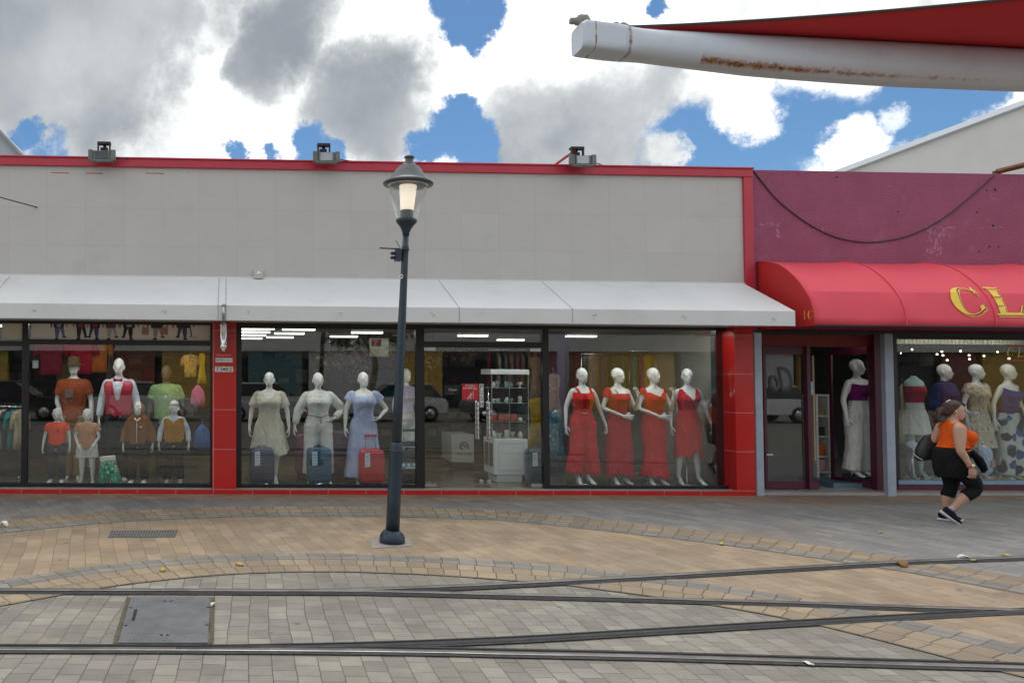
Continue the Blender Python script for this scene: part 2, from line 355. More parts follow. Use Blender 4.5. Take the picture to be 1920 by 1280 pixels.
A_PX = [(-560, 1070), (-300, 1010), (-150, 990), (0, 977), (95, 968.5), (165, 962.5), (280, 956), (390, 952), (500, 950), (620, 950), (750, 951.5), (870, 955), (960, 959.5), (1085, 971), (1260, 989), (1380, 1003), (1510, 1020), (1720, 1050), (1920, 1084), (2150, 1125), (2500, 1200)]
B_PX = [(-560, 1225), (-300, 1138), (-120, 1108), (0, 1089), (105, 1072), (225, 1057), (375, 1044), (500, 1039), (600, 1038), (700, 1040), (825, 1045), (960, 1054), (1052, 1061), (1157, 1073), (1310, 1092), (1460, 1115), (1600, 1141), (1732, 1170), (1832, 1193), (1920, 1214), (2150, 1270), (2500, 1400)]
def ground_line(px): return cr_pts([gp(*p) for p in px], 8)
def normals(P):
    out = []
    for i, p in enumerate(P):
        t = (P[min(i + 1, len(P) - 1)] - P[max(0, i - 1)]); t.z = 0; t.normalize(); out.append(Vector((t.y, -t.x, 0)))   # towards the camera
    return out
def strip(name, P, Nn, o0, o1, h, m):
    mb = MB(); vs, uvs, s = [], [], 0
    for i, p in enumerate(P):
        if i: s += (Vector((P[i].x, P[i].y, 0)) - Vector((P[i - 1].x, P[i - 1].y, 0))).length
        for o in (o0, o1): vs.append(on_ground(p + Nn[i] * o, h)); uvs.append((s, abs(o - o0)))
    mb.add(vs, [(2 * i, 2 * i + 1, 2 * i + 3, 2 * i + 2) for i in range(len(P) - 1)], uvs); return structure(mb, name, MATS[m])
PA, PB = ground_line(A_PX), ground_line(B_PX); NA, NB = normals(PA), normals(PB)
strip('paving_band', PA, NA, 0, .48, .008, 'tan_course'); strip('paving_band', PA, NA, .48, .76, .008, 'grey_course')
strip('paving_band', PB, NB, 0, .28, .008, 'grey_course'); strip('paving_band', PB, NB, .28, .76, .008, 'tan_course')
def sheet(name, a, b, h, m, rows=6):
    mb = MB(); k = len(a); vs = []
    for j in range(rows + 1):
        for i in range(k): vs.append(on_ground(a[i].lerp(b[i], j / rows), h))
    mb.add(vs, [(j * k + i, (j + 1) * k + i, (j + 1) * k + i + 1, j * k + i + 1) for j in range(rows) for i in range(k - 1)], [(v.x, v.y) for v in vs]); structure(mb, name, MATS[m])
def at_x(P, x):
    for a, b in zip(P, P[1:]):
        if a.x <= x <= b.x: return a.lerp(b, (x - a.x) / max(1e-6, b.x - a.x))
    return P[0].copy() if x < P[0].x else P[-1].copy()
QA = [p + Nn * .70 for p, Nn in zip(PA, NA)]; QB = [p + Nn * .05 for p, Nn in zip(PB, NB)]
def resample(P, n=100):
    return [P[int(f)].lerp(P[min(int(f) + 1, len(P) - 1)], f - int(f)) for f in [(len(P) - 1) * i / n for i in range(n + 1)]]
def by_px(P, px_list, n=120):                   # pick matching stations of both curves by the column they were measured at
    out = []; lo, hi = -560, 2500
    for i in range(n + 1):
        x = lo + (hi - lo) * i / n
        for q in range(len(px_list) - 1):
            if px_list[q][0] <= x <= px_list[q + 1][0]:
                f = (q + (x - px_list[q][0]) / (px_list[q + 1][0] - px_list[q][0])) * 8; out.append(P[int(f)].lerp(P[min(int(f) + 1, len(P) - 1)], f - int(f))); break
    return out
sheet('tan_paving', by_px(QA, A_PX), by_px(QB, B_PX), .004, 'tan_pavers', 8)
QA2 = [p + Nn * .04 for p, Nn in zip(PA, NA)]
def shopline(x, off): 
    u = (x - F0.x) / UX.x; p = F0 + UX * u - NIN * off; return Vector((p.x, p.y, 0))
XS = [-13 + 31 * i / 90 for i in range(91)]
sheet('upper_paving', [shopline(x, -.3) for x in XS], [at_x(QA2, x) for x in XS], .0045, 'blue_pavers')
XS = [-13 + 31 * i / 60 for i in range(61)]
sheet('shop_paving', [shopline(x, -.3) for x in XS], [min((shopline(x, .62 + .12 * math.sin(x * .9) + .05 * math.sin(x * 3.1)), at_x(QA2, x) + Vector((0, .02, 0))), key=lambda q: -q.y) for x in XS], .007, 'shade_brown_pavers')  # brown strip by the plinth: the awning's shade is put into its colour

# ------------------------------------------------------------------ tram rails
mat('rail_head', (.30, .29, .28), .4, 1.0, var=.35, scale=3)
mat('rail_side', (.055, .055, .06), .5, .6, var=.3, scale=8)
mat('rail_groove', (.01, .01, .011), .8, var=.3)
mat('asphalt_fill', (.055, .052, .05), .9, var=.45, scale=14, bump=.4, bscale=80)
def rail(px, side, lift, label, head='rail_head', wide=1.0):
    P = cr_pts([gp(*p) for p in px], 6); Nn = normals(P)
    prof = [(-.075, .0095), (-.05, .0105), (-.042, .0105), (-.036, .017), (-.031, .019), (.012, .019), (.016, .016), (.018, .0112), (.056, .0112), (.058, .016), (.076, .016), (.079, .0105), (.105, .0095)]
    mi = [3, 3, 1, 0, 0, 0, 2, 2, 2, 1, 1, 3]
    mb = MB(); m = len(prof); rings = [[on_ground(p + Nn[i] * (o * side * wide), h + lift) for o, h in prof] for i, p in enumerate(P)]
    vs = [q for r in rings for q in r]; base = len(mb.v); mb.add(vs, [])
    for i in range(len(rings) - 1):
        for j in range(m - 1):
            mb.f.append([i * m + j, i * m + j + 1, (i + 1) * m + j + 1, (i + 1) * m + j]); mb.mi.append(mi[j]); mb.sm.append(False)
    mesh_thing(mb, 'tram_rail', [MATS[head], MATS['rail_side'], MATS['rail_groove'], MATS['asphalt_fill']], label, 'rail', 'tram rails set in the paving')
rail([(-500, 1106), (-200, 1107), (0, 1108.5), (300, 1109), (500, 1110), (700, 1111), (960, 1117.5), (1150, 1122), (1300, 1127), (1500, 1133), (1700, 1140), (1920, 1147), (2300, 1160)], 1, 0, 'bright steel tram rail running straight past the far edge of the metal cover')
rail([(560, 1110.5), (700, 1107), (830, 1102.5), (960, 1096.5), (1200, 1084), (1450, 1069), (1700, 1055), (1920, 1047), (2300, 1034)], 1, .0015, 'dark tram rail branching farthest away towards the walking woman')
rail([(-500, 1216), (0, 1218.5), (300, 1219), (600, 1221), (800, 1223.5), (960, 1227), (1150, 1231), (1300, 1235), (1600, 1244), (1920, 1253.5), (2300, 1266)], -1, 0, 'straight tram rail nearest to the camera along the near edge of the metal cover')
rail([(330, 1219), (500, 1216.5), (700, 1212), (960, 1202), (1200, 1188), (1450, 1173), (1700, 1159), (1920, 1147.5), (2300, 1128)], -1, .0015, 'dark tram rail curving up from the nearest straight rail to meet the middle one', head='rail_side', wide=.8)

# iron access cover between the rails
mat('cast_iron', (.15, .155, .165), .55, .25, var=.22, scale=5, bump=.25, bscale=40)
mat('moss_soil', (.11, .095, .06), .95, var=.4, scale=30, bump=.8, bscale=60)
a, b, c, d = gp(246, 1120), gp(394, 1120), gp(390, 1207), gp(221, 1207)
def slab(mb, quad, h0, h1): mb.add([on_ground(q, h0) for q in quad] + [on_ground(q, h1) for q in quad], [(0, 1, 2, 3), (7, 6, 5, 4)] + [(i, i + 4, (i + 1) % 4 + 4, (i + 1) % 4) for i in range(4)])
t = thing('access_cover', 'large ribbed grey iron access cover set between the tram rails', 'manhole cover', on_ground(a.lerp(c, .5), 0))
mb = MB(); slab(mb, (a, b, c, d), .002, .014); mb.build('lid', MATS['cast_iron'], t, bevel=.003)
def bil(u, v): return a.lerp(b, u).lerp(d.lerp(c, u), v)
mb = MB()
for i in range(23):
    u = .04 + i * .04
    for v0, v1 in ((.05, .16), (.22, .44), (.5, .84), (.9, .97)): 
        if .3 < u < .86 and v0 > .2 and v0 < .5: continue
        slab(mb, (bil(u, v0), bil(u + .017, v0), bil(u + .017, v1), bil(u, v1)), .012, .0155)
mb.build('rib_pattern', MATS['cast_iron'], t)
mb = MB(); slab(mb, (bil(.085, .33), bil(.125, .33), bil(.125, .58), bil(.085, .58)), .013, .0165)
for u, v in ((.02, .28), (.96, .27), (.02, .67), (.96, .66), (.42, .12), (.5, .12), (.45, .86), (.52, .86)): slab(mb, (bil(u, v), bil(u + .035, v), bil(u + .035, v + .018), bil(u, v + .018)), .013, .0168)
mb.build('lifting_slots', MATS['rail_groove'], t)
for u0, u1 in ((-.055, -.008), (1.01, 1.06)):
    mb = MB()
    qs = [bil(u0 + random.uniform(-.008, .008), v / 12) for v in range(13)]; rs = [bil(u1 + .004 * random.random(), v / 12) for v in range(13)]
    mb.add([on_ground(q, .0062) for q in qs + rs], [(i, i + 1, 14 + i, 13 + i) for i in range(12)]); mb.build('mossy_gap', MATS['moss_soil'], t)
# drain grate
a, b, c, d = gp(207, 996), gp(333, 995), gp(328, 1007.5), gp(202, 1008.5)
t = thing('drain_grate', 'narrow barred drain grate set in the tan paving', 'drain', on_ground(a.lerp(c, .5), 0))
mb = MB(); slab(mb, (a, b, c, d), .003, .0075); mb.build('pit', mat('drain_pit', (.105, .1, .09), .9), t)
mat('grate_metal', (.2, .2, .2), .55, .5, var=.25)
mb = MB()
for i in range(25): u = i / 25; slab(mb, (bil(u, .06), bil(u + .022, .06), bil(u + .022, .94), bil(u, .94)), .007, .011)
for v in (0, .94): slab(mb, (bil(0, v), bil(1, v), bil(1, v + .06), bil(0, v + .06)), .0072, .0125)
mb.build('bars', MATS['grate_metal'], t)
# litter on the paving
mat('leaf_yellow', (.55, .38, .05), .7); mat('leaf_brown', (.24, .12, .03), .8); mat('litter_white', (.7, .7, .66), .6); mat('leaf_green', (.2, .3, .06), .7)
def leaf(px, py, m, label, s=.05, tall=.012, kind='fallen_leaf', cat='leaf'):
    p = gp(px, py); mb = MB(); mb.smooth = True; an = random.uniform(0, 6.28); pts = []; mb2 = []
    for i in range(7): q = (i / 6 - .5) * 2; pts.append(Vector((p.x + q * s * math.cos(an), p.y + q * s * math.sin(an), gz(p.x) + .016 + tall * (1 - q * q) + .004 * math.sin(5 * q))))
    mb.tube(pts, [(s * .5 * math.sqrt(max(.02, 1 - (i / 3 - 1) ** 2)), .003 + tall * .25) for i in range(7)], n=8, ref=(-math.sin(an), math.cos(an), 0))
    mesh_thing(mb, kind, MATS[m], label, cat, 'leaves and litter on the paving')
leaf(449, 1061, 'leaf_yellow', 'yellow leaf on the tan course below the lamp, left of it'); leaf(305, 1071, 'leaf_yellow', 'yellow leaf on the tan course above the iron cover')
leaf(1352, 1022, 'leaf_yellow', 'small yellow leaf on the grey course right of the lamp'); leaf(1806, 1049, 'litter_white', 'pale curled leaf on the farthest branching rail', .06, .03)
leaf(1826, 1054, 'leaf_green', 'green leaf on the farthest rail beside a pale one', .04); leaf(1692, 1062, 'leaf_brown', 'brown clump of leaves lying on the branching rail', .09, .03)
leaf(1884, 1043, 'leaf_yellow', 'yellow leaf just beyond the rail at the right edge'); leaf(1652, 1000, 'leaf_yellow', 'yellow speck of leaf on the grey paving behind the rails', .03)
leaf(8, 988, 'litter_white', 'crumpled white cup lid lying at the left edge of the paving', .075, .05, 'litter', 'litter'); leaf(1515, 1247, 'litter_white', 'flat white scrap beside the nearest rail', .04, .004, 'litter', 'litter')
leaf(399, 1137, 'litter_white', 'white scrap in the mossy gap right of the iron cover', .035, .015, 'litter', 'litter')

# ------------------------------------------------------------------ clothing store (white front, red trim)
tiles('white_panels', srgb(184, 181, 177), srgb(188, 185, 181), srgb(177, 174, 170), .6, .6, .0045, off=(0, 0), rough=.42, var=.035, bump=.15, stain=(srgb(160, 161, 162), .9, .55))
mat('red_trim', (.47, .03, .055), .42, var=.12, scale=2.5, bump=.06, bscale=12)
tiles('red_tiles', (.50, .012, .012), (.54, .014, .013), (.52, .22, .19), .6, .625, .006, rough=.28, var=.06, bump=.1, coat=.3)
mat('awning_white', (.66, .675, .68), .5, var=.05, scale=1.2, dirt=((.48, .47, .43), 1.6, .45))
mat('awning_seam', (.4, .4, .39), .6)
mat('ledge_grey', (.42, .41, .4), .7, var=.15)
mat('interior_beige', (.30, .27, .22), .8, var=.08, scale=1.5)
mat('interior_ceiling', (.3, .3, .28), .8, var=.06)
tiles('floor_tiles', (.20, .165, .11), (.23, .19, .13), (.12, .1, .07), .4, .4, .005, rough=.25, var=.1, bump=.1)
mat('roof_grey', (.3, .3, .3), .9)
UL, UR = U(-420), U(1412, 0, 700)
GD = .26                                        # depth of the glass behind the front plane
W_TOP = H(700, 321.5)                             # underside of the red cap
uTrim0 = U(1393, 0, 420); uTrim1 = U(1410, 0, 420)
store = thing('clothing_store', 'white panelled clothing store with red trim, red pillars and sloping white awning', 'building', W((UL + UR) / 2, 0, .1))
mb = MB(); mb.fb(UL, uTrim0, 2.72, W_TOP, 0, .22)
MATS['white_panels'].node_tree.nodes['Mapping'].inputs['Location'].default_value = (-(U(1347, 0, 420) % .6) + 1.2, -(H(1270, 405) % .6) + 1.2, 0)
mb.build('facade_wall', MATS['white_panels'], store)
mb = MB(); mb.fb(UL, uTrim1, W_TOP, W_TOP + .125, -.05, .30); mb.fb(UL, uTrim1 + .01, W_TOP + .125, W_TOP + .15, -.07, .32)
mb.fb(uTrim0, uTrim1, 2.72, W_TOP, -.04, .24); mb.build('red_cap', MATS['red_trim'], store, bevel=.006)
mb = MB(); mb.fb(UL, UR - .1, W_TOP - .5, W_TOP - .45, .32, 9); mb.build('roof', MATS['roof_grey'], store)
# awning
AP = 1.11; AW0 = H(900, 526); AW1 = H(960, 577.5, -AP); AW2 = H(960, 606, -AP); uA1 = U(1396, 0, 527)
prof = [(0.0, AW0), (-AP, AW1), (-AP, AW2), (-AP + .03, AW2), (-.02, AW2 + .06), (0.0, AW2 + .08)]
mb = MB(); mb.prism(prof, lambda a_, p, q: W(a_, q, p), UL, uA1); aw = mb.build('awning', MATS['awning_white'], store, bevel=.006)
mb = MB()
sl = Vector((-AP, AW1 - AW0)); nn = Vector((-(AW1 - AW0), -AP)).normalized() * -1
for px in (20, 411, 424, 822, 1015):
    u = U(px, 0, 525)
    for k in range(1):
        mb = MB(); mb.prism([(0.0, AW0 + .001), (-AP - .002, AW1 + .001), (-AP - .003, AW2 + .01), (-AP - .004, AW2 + .01), (-AP - .004, AW1 + .004), (-.0, AW0 + .004)], lambda a_, p, q: W(a_, q, p), u - .006, u + .006); mb.build('seam', MATS['awning_seam'], aw)
mb = MB(); mat('rust_spot', (.42, .4, .39), .8)
for px, py in ((63, 583), (308, 584), (465, 586), (638, 589), (810, 590), (1115, 593), (1283, 595), (1450, 597)):
    u, w = fu(px, py, -AP)
    for k in range(10):
        r_ = .035 * math.sqrt(random.random()); an = random.uniform(0, 6.28); s_ = random.uniform(.004, .009); uu, ww = u + r_ * math.cos(an), w + r_ * math.sin(an)
        mb.fb(uu - s_, uu + s_, ww - s_ * .7, ww + s_ * .7, -AP - .0025 - .0002 * k, -AP)
mb.build('screw_marks', MATS['rust_spot'], aw)
mb = MB(); mb.fb(UL, uTrim1, AW0 - .01, AW0 + .016, -.02, 0); mb.build('flashing', MATS['awning_white'], aw)
mb = MB()
for x0_, x1_, y_ in ((96, 129, 324), (160, 193, 325), (273, 308, 325), (353, 355, 325)): ua_, wa_ = fu(x0_, y_); ub_, _ = fu(x1_, y_); mb.fb(ua_, ub_, wa_ - .008, wa_ + .008, -.003, 0)
mb.build('paint_marks', mat('old_red_paint', (.42, .16, .12), .8, var=.3, scale=30), store)
# pillars and plinth
def px2u(a, b, d=0, py=780): return U(a, d, py), U(b, d, py)
HEAD = 2.72
for pa, pb in ((398, 443), (1379.5, 1415)):
    a, b = px2u(pa, pb); mb = MB(); mb.fb(a, b, 0, HEAD, 0, GD + .1); mb.build('pillar', MATS['red_tiles'], store, bevel=.004)
m_ = MATS['red_tiles'].node_tree.nodes['Mapping']; m_.inputs['Location'].default_value = (-(U(1379.5) % .6) + 1.2, -(H(1395, 773) % .625) + 1.25, 0)
PLW = H(700, 918.0)
uP0, uP1 = px2u(398, 443); uQ0, uQ1 = px2u(1379.5, 1415)
for a, b in ((UL, uP0), (uP1, uQ0)):
    mb = MB(); mb.fb(a, b, 0, PLW, -.01, .02); mb.build('plinth', MATS['red_tiles'], store, bevel=.003)
    mb = MB(); mb.fb(a, b, 0, PLW - .004, .02, GD + .02); mb.build('ledge', MATS['ledge_grey'], store)
# windows
FR = MATS['black_frame']
def window(u0, u1, w0, w1, fw=.05, bars=(), posts=(), panes=True, name='window', ft=None, fb_=None, mull=.05):
    ft = ft or fw; fb_ = fb_ or fw
    mb = MB(); mb.fb(u0, u0 + fw, w0, w1, GD - .05, GD + .05); mb.fb(u1 - fw, u1, w0, w1, GD - .05, GD + .05)
    mb.fb(u0 + fw, u1 - fw, w0, w0 + fb_, GD - .048, GD + .048); mb.fb(u0 + fw, u1 - fw, w1 - ft, w1, GD - .048, GD + .048)
    for b in bars: mb.fb(u0 + fw, u1 - fw, b - .04, b + .04, GD - .046, GD + .046)
    f = mb.build(name, FR, store)
    if panes:
        e = MB(); ws = [w0 + fb_] + [x for b in bars for x in (b - .04, b + .04)] + [w1 - ft]; us = [u0 + fw] + [x for p in posts for x in (p - mull / 2, p + mull / 2)] + [u1 - fw]
        for i in range(0, len(ws), 2):
            q = MB(); q.fb(us[0], us[-1], ws[i], ws[i + 1], GD - .004, GD + .004); q.build('pane', MATS['window_glass'], f)
    return f
d_ = GD
wB = PLW - .004; 
wBar = H(220, 642, d_)
uW0 = U(47, d_); window(U(-300, d_), uW0, wB, HEAD, .045, bars=(H(20, 644, d_),), fb_=.07)
window(uW0 + .002, U(399, d_), wB, HEAD, .045, bars=(wBar,), fb_=.06)
uD0, uD1 = U(789, d_), U(1022, d_)
w2 = window(U(443, d_), uD0, wB, HEAD, .085, fb_=.05)
w3 = window(uD1, U(1380, d_), wB, HEAD, .05, fb_=.05)
mb = MB(); ua, ub = px2u(1340, 1362, d_ + .12); mb.fb(ua, U(1385, d_ + .12), wB, HEAD, GD + .051, GD + .2); mb.build('side_panel', FR, store)
# entrance
wTr = H(900, 646, d_)
f = MB(); f.fb(uD0 - .01, uD0 + .05, wB, HEAD, GD - .052, GD + .052); f.fb(uD1 - .05, uD1 + .01, wB, HEAD, GD - .052, GD + .052)
f.fb(uD0 + .05, uD1 - .05, wTr - .045, wTr + .045, GD - .05, GD + .05); f.fb(uD0 + .05, uD1 - .05, HEAD - .06, HEAD, GD - .05, GD + .05)
fr = f.build('door_frame', FR, store)
q = MB(); q.fb(uD0 + .05, uD1 - .05, wTr + .045, HEAD - .06, GD - .004, GD + .004); q.build('pane', MATS['window_glass'], fr)
uM = U(905, d_)
wDT = wTr - .05
for a, b, hpx in ((uD0 + .055, uM - .004, ()), (uM + .004, uD1 - .055, ())):
    q = MB(); q.fb(a, b, wB + .015, wDT, GD - .006, GD + .006); dr = q.build('door', MATS['window_glass'], store)
    left = b < uM
    q = MB(); x0, x1 = (a, a + .19) if left else (b - .19, b)
    q.fb(x0, x1, wB + .02, wB + .075, GD - .016, GD + .016); q.build('patch_fitting', MATS['steel'], dr); q = MB(); q.fb(x0, x1, wDT - .055, wDT - .002, GD - .016, GD + .016); q.build('patch_fitting', MATS['steel'], dr)
    for dd in (-.055, .055):
        q = MB(); q.smooth = True; hu = U(894.5 if left else 915.5, d_); h0, h1 = H(905, 824, d_), H(905, 752, d_)
        pts = [W(hu, h0 + (h1 - h0) * i / 24, GD + dd) for i in range(25)]
        q.tube(pts, [.014 + (.003 if i % 3 == 1 else 0) for i in range(25)], n=10)
        for w_ in (h0 + .12, h1 - .12): q.tube([W(hu, w_, GD + dd), W(hu, w_, GD)], .009, n=8)
        q.build('handle', MATS['chrome'], dr)
q = MB(); q.smooth = True; uu, ww = fu(908, 774, d_); q.tube([W(uu, ww, GD - .03), W(uu, ww, GD - .012)], .042, n=20); q.build('lock_disc', MATS['steel'], fr)
# interior
uI0, uI1 = UL + .1, UR - .12; ID = 8.5
mb = MB(); mb.fb(uI0, uI1, .02, PLW - .006, GD + .02, ID); mb.build('floor', MATS['floor_tiles'], store)
for m in [MATS['floor_tiles']]: pass
mb = MB(); mb.fb(uI0, uI1, 2.74, 2.8, .31, ID); mb.build('ceiling', MATS['interior_ceiling'], store)
mb = MB(); mb.fb(uI0, uI1, 0, 3, ID, ID + .2); mb.fb(uI0 - .12, uI0, 0, W_TOP - .5, .22, ID); mb.fb(uI1, uI1 + .1, 0, W_TOP - .5, GD + .12, ID); mb.build('interior_wall', MATS['interior_beige'], store)
mat('purple_paint', (.05, .012, .075), .6)
mat('panel_dark', (.05, .045, .05), .7)
# fluorescent ceiling lights (lit in the photograph)
mat('tube_light', (1, .97, .9), .5, var=0, emis=3.2)
k = 0
LIGHTS = [(488, 1.3), (486, 2.4), (484, 3.6), (482, 5.0), (566, 1.4), (560, 2.8), (552, 4.4), (712, 2.2), (690, 3.8), (880, 1.0), (955, 3.0), (1095, .95), (1100, 4.6), (1230, .95), (1180, 2.8), (130, .8), (290, .8), (220, 1.5), (20, 1.2), (360, 1.2), (-120, 2.0)]
mat('tube_fill', (1, .97, .92), .5, var=0, emis=37.0)
lt0 = None
LL = ['left window', 'second row', 'third row', 'fourth row', 'middle bay', 'middle bay second row', 'back of the middle bay', 'lamp post bay', 'lamp post bay second row', 'entrance', 'entrance second row', 'red dresses', 'red dresses second row', 'right pillar', 'right pillar second row', 'tall tan trousers', 'mustard vest', 'back of the left window', 'far left mullion', 'left pillar', 'far left edge']
for (px, dd), ll in zip(LIGHTS, LL):
    if dd < 1.05: continue
    u = (px - PPX) / FPX * 13.5
    t = thing('ceiling_light', f'lit white ceiling strip light in the store, {ll}', 'light', W(u, 2.74, dd), group='strip lights on the store ceiling')
    mb = MB(); mb.fb(u - .3, u + .3, 2.70, 2.738, dd - .08, dd + .08); mb.build('housing', MATS['white_paint'], t)
    mb = MB(); mb.fb(u - .29, u + .29, 2.672, 2.698, dd - .06, dd + .06); mb.build('tube', MATS['tube_fill' if dd < 1.05 else 'tube_light'], t)

for i, (px, lab) in enumerate(((30, 'far left mullion'), (110, 'brown hat'), (200, 'bow tie'), (290, 'green T-shirt'), (370, 'pink bag'), (480, 'cream lace dress'), (570, 'ivory jumpsuit'), (660, 'pale blue dress'), (740, 'lamp post'), (850, 'left door leaf'), (960, 'white cabinet'), (1060, 'floral dress'), (1140, 'first two red outfits'), (1220, 'third red outfit'), (1300, 'fourth red outfit'))):  # added lamps, hidden behind the header, that brighten the store mannequins
    u = (px - PPX) / FPX * 12.9; t = thing('fill_strip', f'added unseen fill strip brightening the display above the {lab}', 'light', W(u, 2.74, .42), group='added unseen fill strips over the window display')
    mb = MB(); mb.fb(u - .3, u + .3, 2.705, 2.738, .37, .47); mb.build('housing', MATS['white_paint'], t); mb = MB(); mb.fb(u - .29, u + .29, 2.685, 2.703, .38, .46); mb.build('tube', MATS['tube_fill'], t)
# ------------------------------------------------------------------ fixtures on the white store
mat('box_beige', (.5, .47, .42), .6, var=.1)
def FP(px, py, d): u, w = fu(px, py, d); return W(u, w, d)
u, w = fu(484.5, 514, -.03)
t = thing('alarm_box', 'small square beige alarm box on the white wall above the awning', 'alarm box', W(u, w, -.03))
mb = MB(); mb.fb(u - .075, u + .075, w - .075, w + .075, -.08, 0); mb.build('case', MATS['box_beige'], t, bevel=.012)
mb = MB(); mb.smooth = True; mb.tube([W(u, w + .01, -.08), W(u, w + .01, -.088)], .03, n=14); mb.build('sounder', MATS['white_paint'], t)
# crank hook on the left pillar
t = thing('awning_crank', 'bent chrome crank hanging from the awning in front of the left red pillar', 'awning crank', FP(419, 590, -AP))
mb = MB(); mb.smooth = True; q0 = FP(419.5, 571, -AP - .02)
mb.tube([q0, FP(420, 600, -AP - .02)], .013, n=8); mb.tube([FP(417, 572, -AP - .02), FP(417.5, 599, -AP - .02)], .008, n=8); mb.tube([FP(416, 571, -AP - .02), FP(423, 571, -AP - .02)], .02, n=8)
mb.build('rod', MATS['steel'], t)
mb = MB(); mb.smooth = True
mb.tube([FP(418.5, 598, -AP - .02), FP(418, 607, -.5), FP(417, 612, -.16)] , .012, n=8); mb.build('arm', MATS['steel'], t)
mb = MB(); mb.smooth = True
mb.tube([FP(419, y, -.15 + .03 * math.sin((y - 603) / 57 * 3.1)) for y in range(603, 662, 4)], [(.055, .03) if 603 < y < 655 else (.03, .02) for y in range(603, 662, 4)], n=12, ref=UX); mb.build('sleeve', MATS['chrome'], t)
mb = MB(); mb.smooth = True; mb.tube([FP(411, 609, -.1), FP(427, 609, -.1)], .014, n=8); mb.tube([FP(413, 609, -.1), FP(413, 609, 0)], .01, n=8); mb.tube([FP(425, 609, -.1), FP(425, 609, 0)], .01, n=8); mb.build('bracket', MATS['steel'], t)
def plate(name, label, cat, x0, x1, y0, y1, m, d=0.0, th=.005, bevel=0):
    ua, wa = fu((x0 + x1) / 2, (y0 + y1) / 2, d); du = (U(x1, d) - U(x0, d)) / 2; dw = (H(x0, y0, d) - H(x0, y1, d)) / 2
    mb = MB(); mb.fb(ua - du, ua + du, wa - dw, wa + dw, d - th, d - .0005); o = mesh_thing(mb, name, m, label, cat, bevel=bevel); return o, ua, wa, du * 2, dw * 2
o, ua, wa, pw, ph = plate('alarm_sign', 'white alarm company plate under red PROTECTED BY lettering on the left pillar', 'sign', 404, 436, 671, 679, MATS['paper_white'])
text('SMART', ua - pw * .24, wa, -.0065, pw * .46, ph * .5, MATS['ink_black'], o); mat('ink_grey', (.4, .4, .42), .6); text('SECURITY', ua + pw * .24, wa, -.0065, pw * .42, ph * .34, MATS['ink_grey'], o)
mat('letter_pink', (.75, .45, .45), .6)
text('PROTECTED BY', ua, H(420, 666), -.003, pw * .86, .032, MATS['letter_pink'], o)
o, ua, wa, pw, ph = plate('number_sign', 'white number plate reading 73 82 on the left red pillar', 'sign', 403, 437, 687, 697, MATS['paper_white'])
text('73 82', ua, wa, -.0065, pw * .88, ph * .72, MATS['ink_black'], o)
mb = MB(); mb.smooth = True; mb.tube([W(ua, wa, -.0058), W(ua, wa, -.0072)], .018, n=12); mb.build('black_spot', MATS['ink_black'], o)
# floodlights on the red cap
mat('flood_grey', (.15, .155, .15), .5, .3, var=.25, scale=9); mat('flood_dark', (.05, .065, .075), .3, .2, var=.3); mat('rust_metal', (.1, .05, .035), .8, .3, var=.4, scale=14); mat('flood_glass', (.42, .46, .48), .15, var=.15, scale=8)
mat('weathered_blk', (.03, .028, .026), .7, var=.4)
for px, py, label, gl, flip, tw in ((191, 291, 'dark floodlight with blue black glass on the red cap, leftmost of three', 'flood_dark', 0, .02), (612, 294, 'grey floodlight with pale glass on the red cap left of the street lamp', 'flood_glass', 0, -.03), (1093, 300, 'grey floodlight on the red cap propped by a slanted red strut', 'flood_glass', 1, -.05)):
    d0 = -.28; u, w = fu(px, py, d0); t = thing('floodlight', label, 'floodlight', W(u, w, d0), group='floodlights on the red cap')
    hw, hh = .175, .072
    mb = MB(); mb.loft([[W(u + sx * a, w + z, d) for sx, z in ((-1, -c), (1, -c), (1, c), (-1, c))] for a, c, d in ((hw, hh, d0), (hw, hh, d0 + .03), (hw * .8, hh * .8, d0 + .13), (hw * .45, hh * .5, d0 + .17))])
    for sx in (-1, 1): mb.fb(u + sx * hw - .035, u + sx * hw + .035, w - hh - .01, w + hh + .012, d0 - .02, d0 + .05); mb.fb(u + sx * hw * .62 - .012, u + sx * hw * .62 + .012, w - hh, w + hh, d0 - .018, d0)
    mb.fb(u - hw, u + hw, w - hh - .03, w - hh, d0 - .025, d0 + .06); mb.build('housing', MATS['flood_grey'], t, bevel=.008)
    mb = MB(); mb.fb(u - hw * .58, u + hw * .58, w - hh * .8, w + hh * .86, d0 - .008, d0 + .005); mb.build('lens', MATS[gl], t)
    mb = MB(); b0 = w + hh; bt = b0 + .15
    for sx in (-1, 1): mb.fb(u + sx * .09 - .012 + tw, u + sx * .09 + .012 + tw, b0 - .03, bt, d0 + .06, d0 + .1)
    mb.fb(u - .102 + tw, u + .102 + tw, bt - .03, bt + .008, d0 + .055, d0 + .16); mb.fb(u - .06 + tw, u + .05 + tw, b0 - .02, b0 + .08, d0 + .1, d0 + .2)
    mb.build('bracket', MATS['weathered_blk'], t)
    mb = MB(); mb.tube([W(u + tw, bt - .04, d0 + .12), W(u + tw + .05, b0 - .04, .0), W(u + tw + .05, W_TOP + .12, .1)], .026, n=6); mb.build('arm', MATS['rust_metal'], t)
    if flip:
        mb = MB(); mb.tube([W(u - .07, bt - .04, d0 + .1), W(u - .36, w - .03, .02)], .022, n=6); mb.build('strut', MATS['red_trim'], t)
    mb = MB(); mb.smooth = True; mb.tube([W(u + .18, w - .02, d0 + .05), W(u + .32, w - .0, -.1), W(u + .45, W_TOP + .16, .0), W(u + .9, W_TOP + .158, .02)], .008, n=6); mb.build('wire', MATS['weathered_blk'], t)
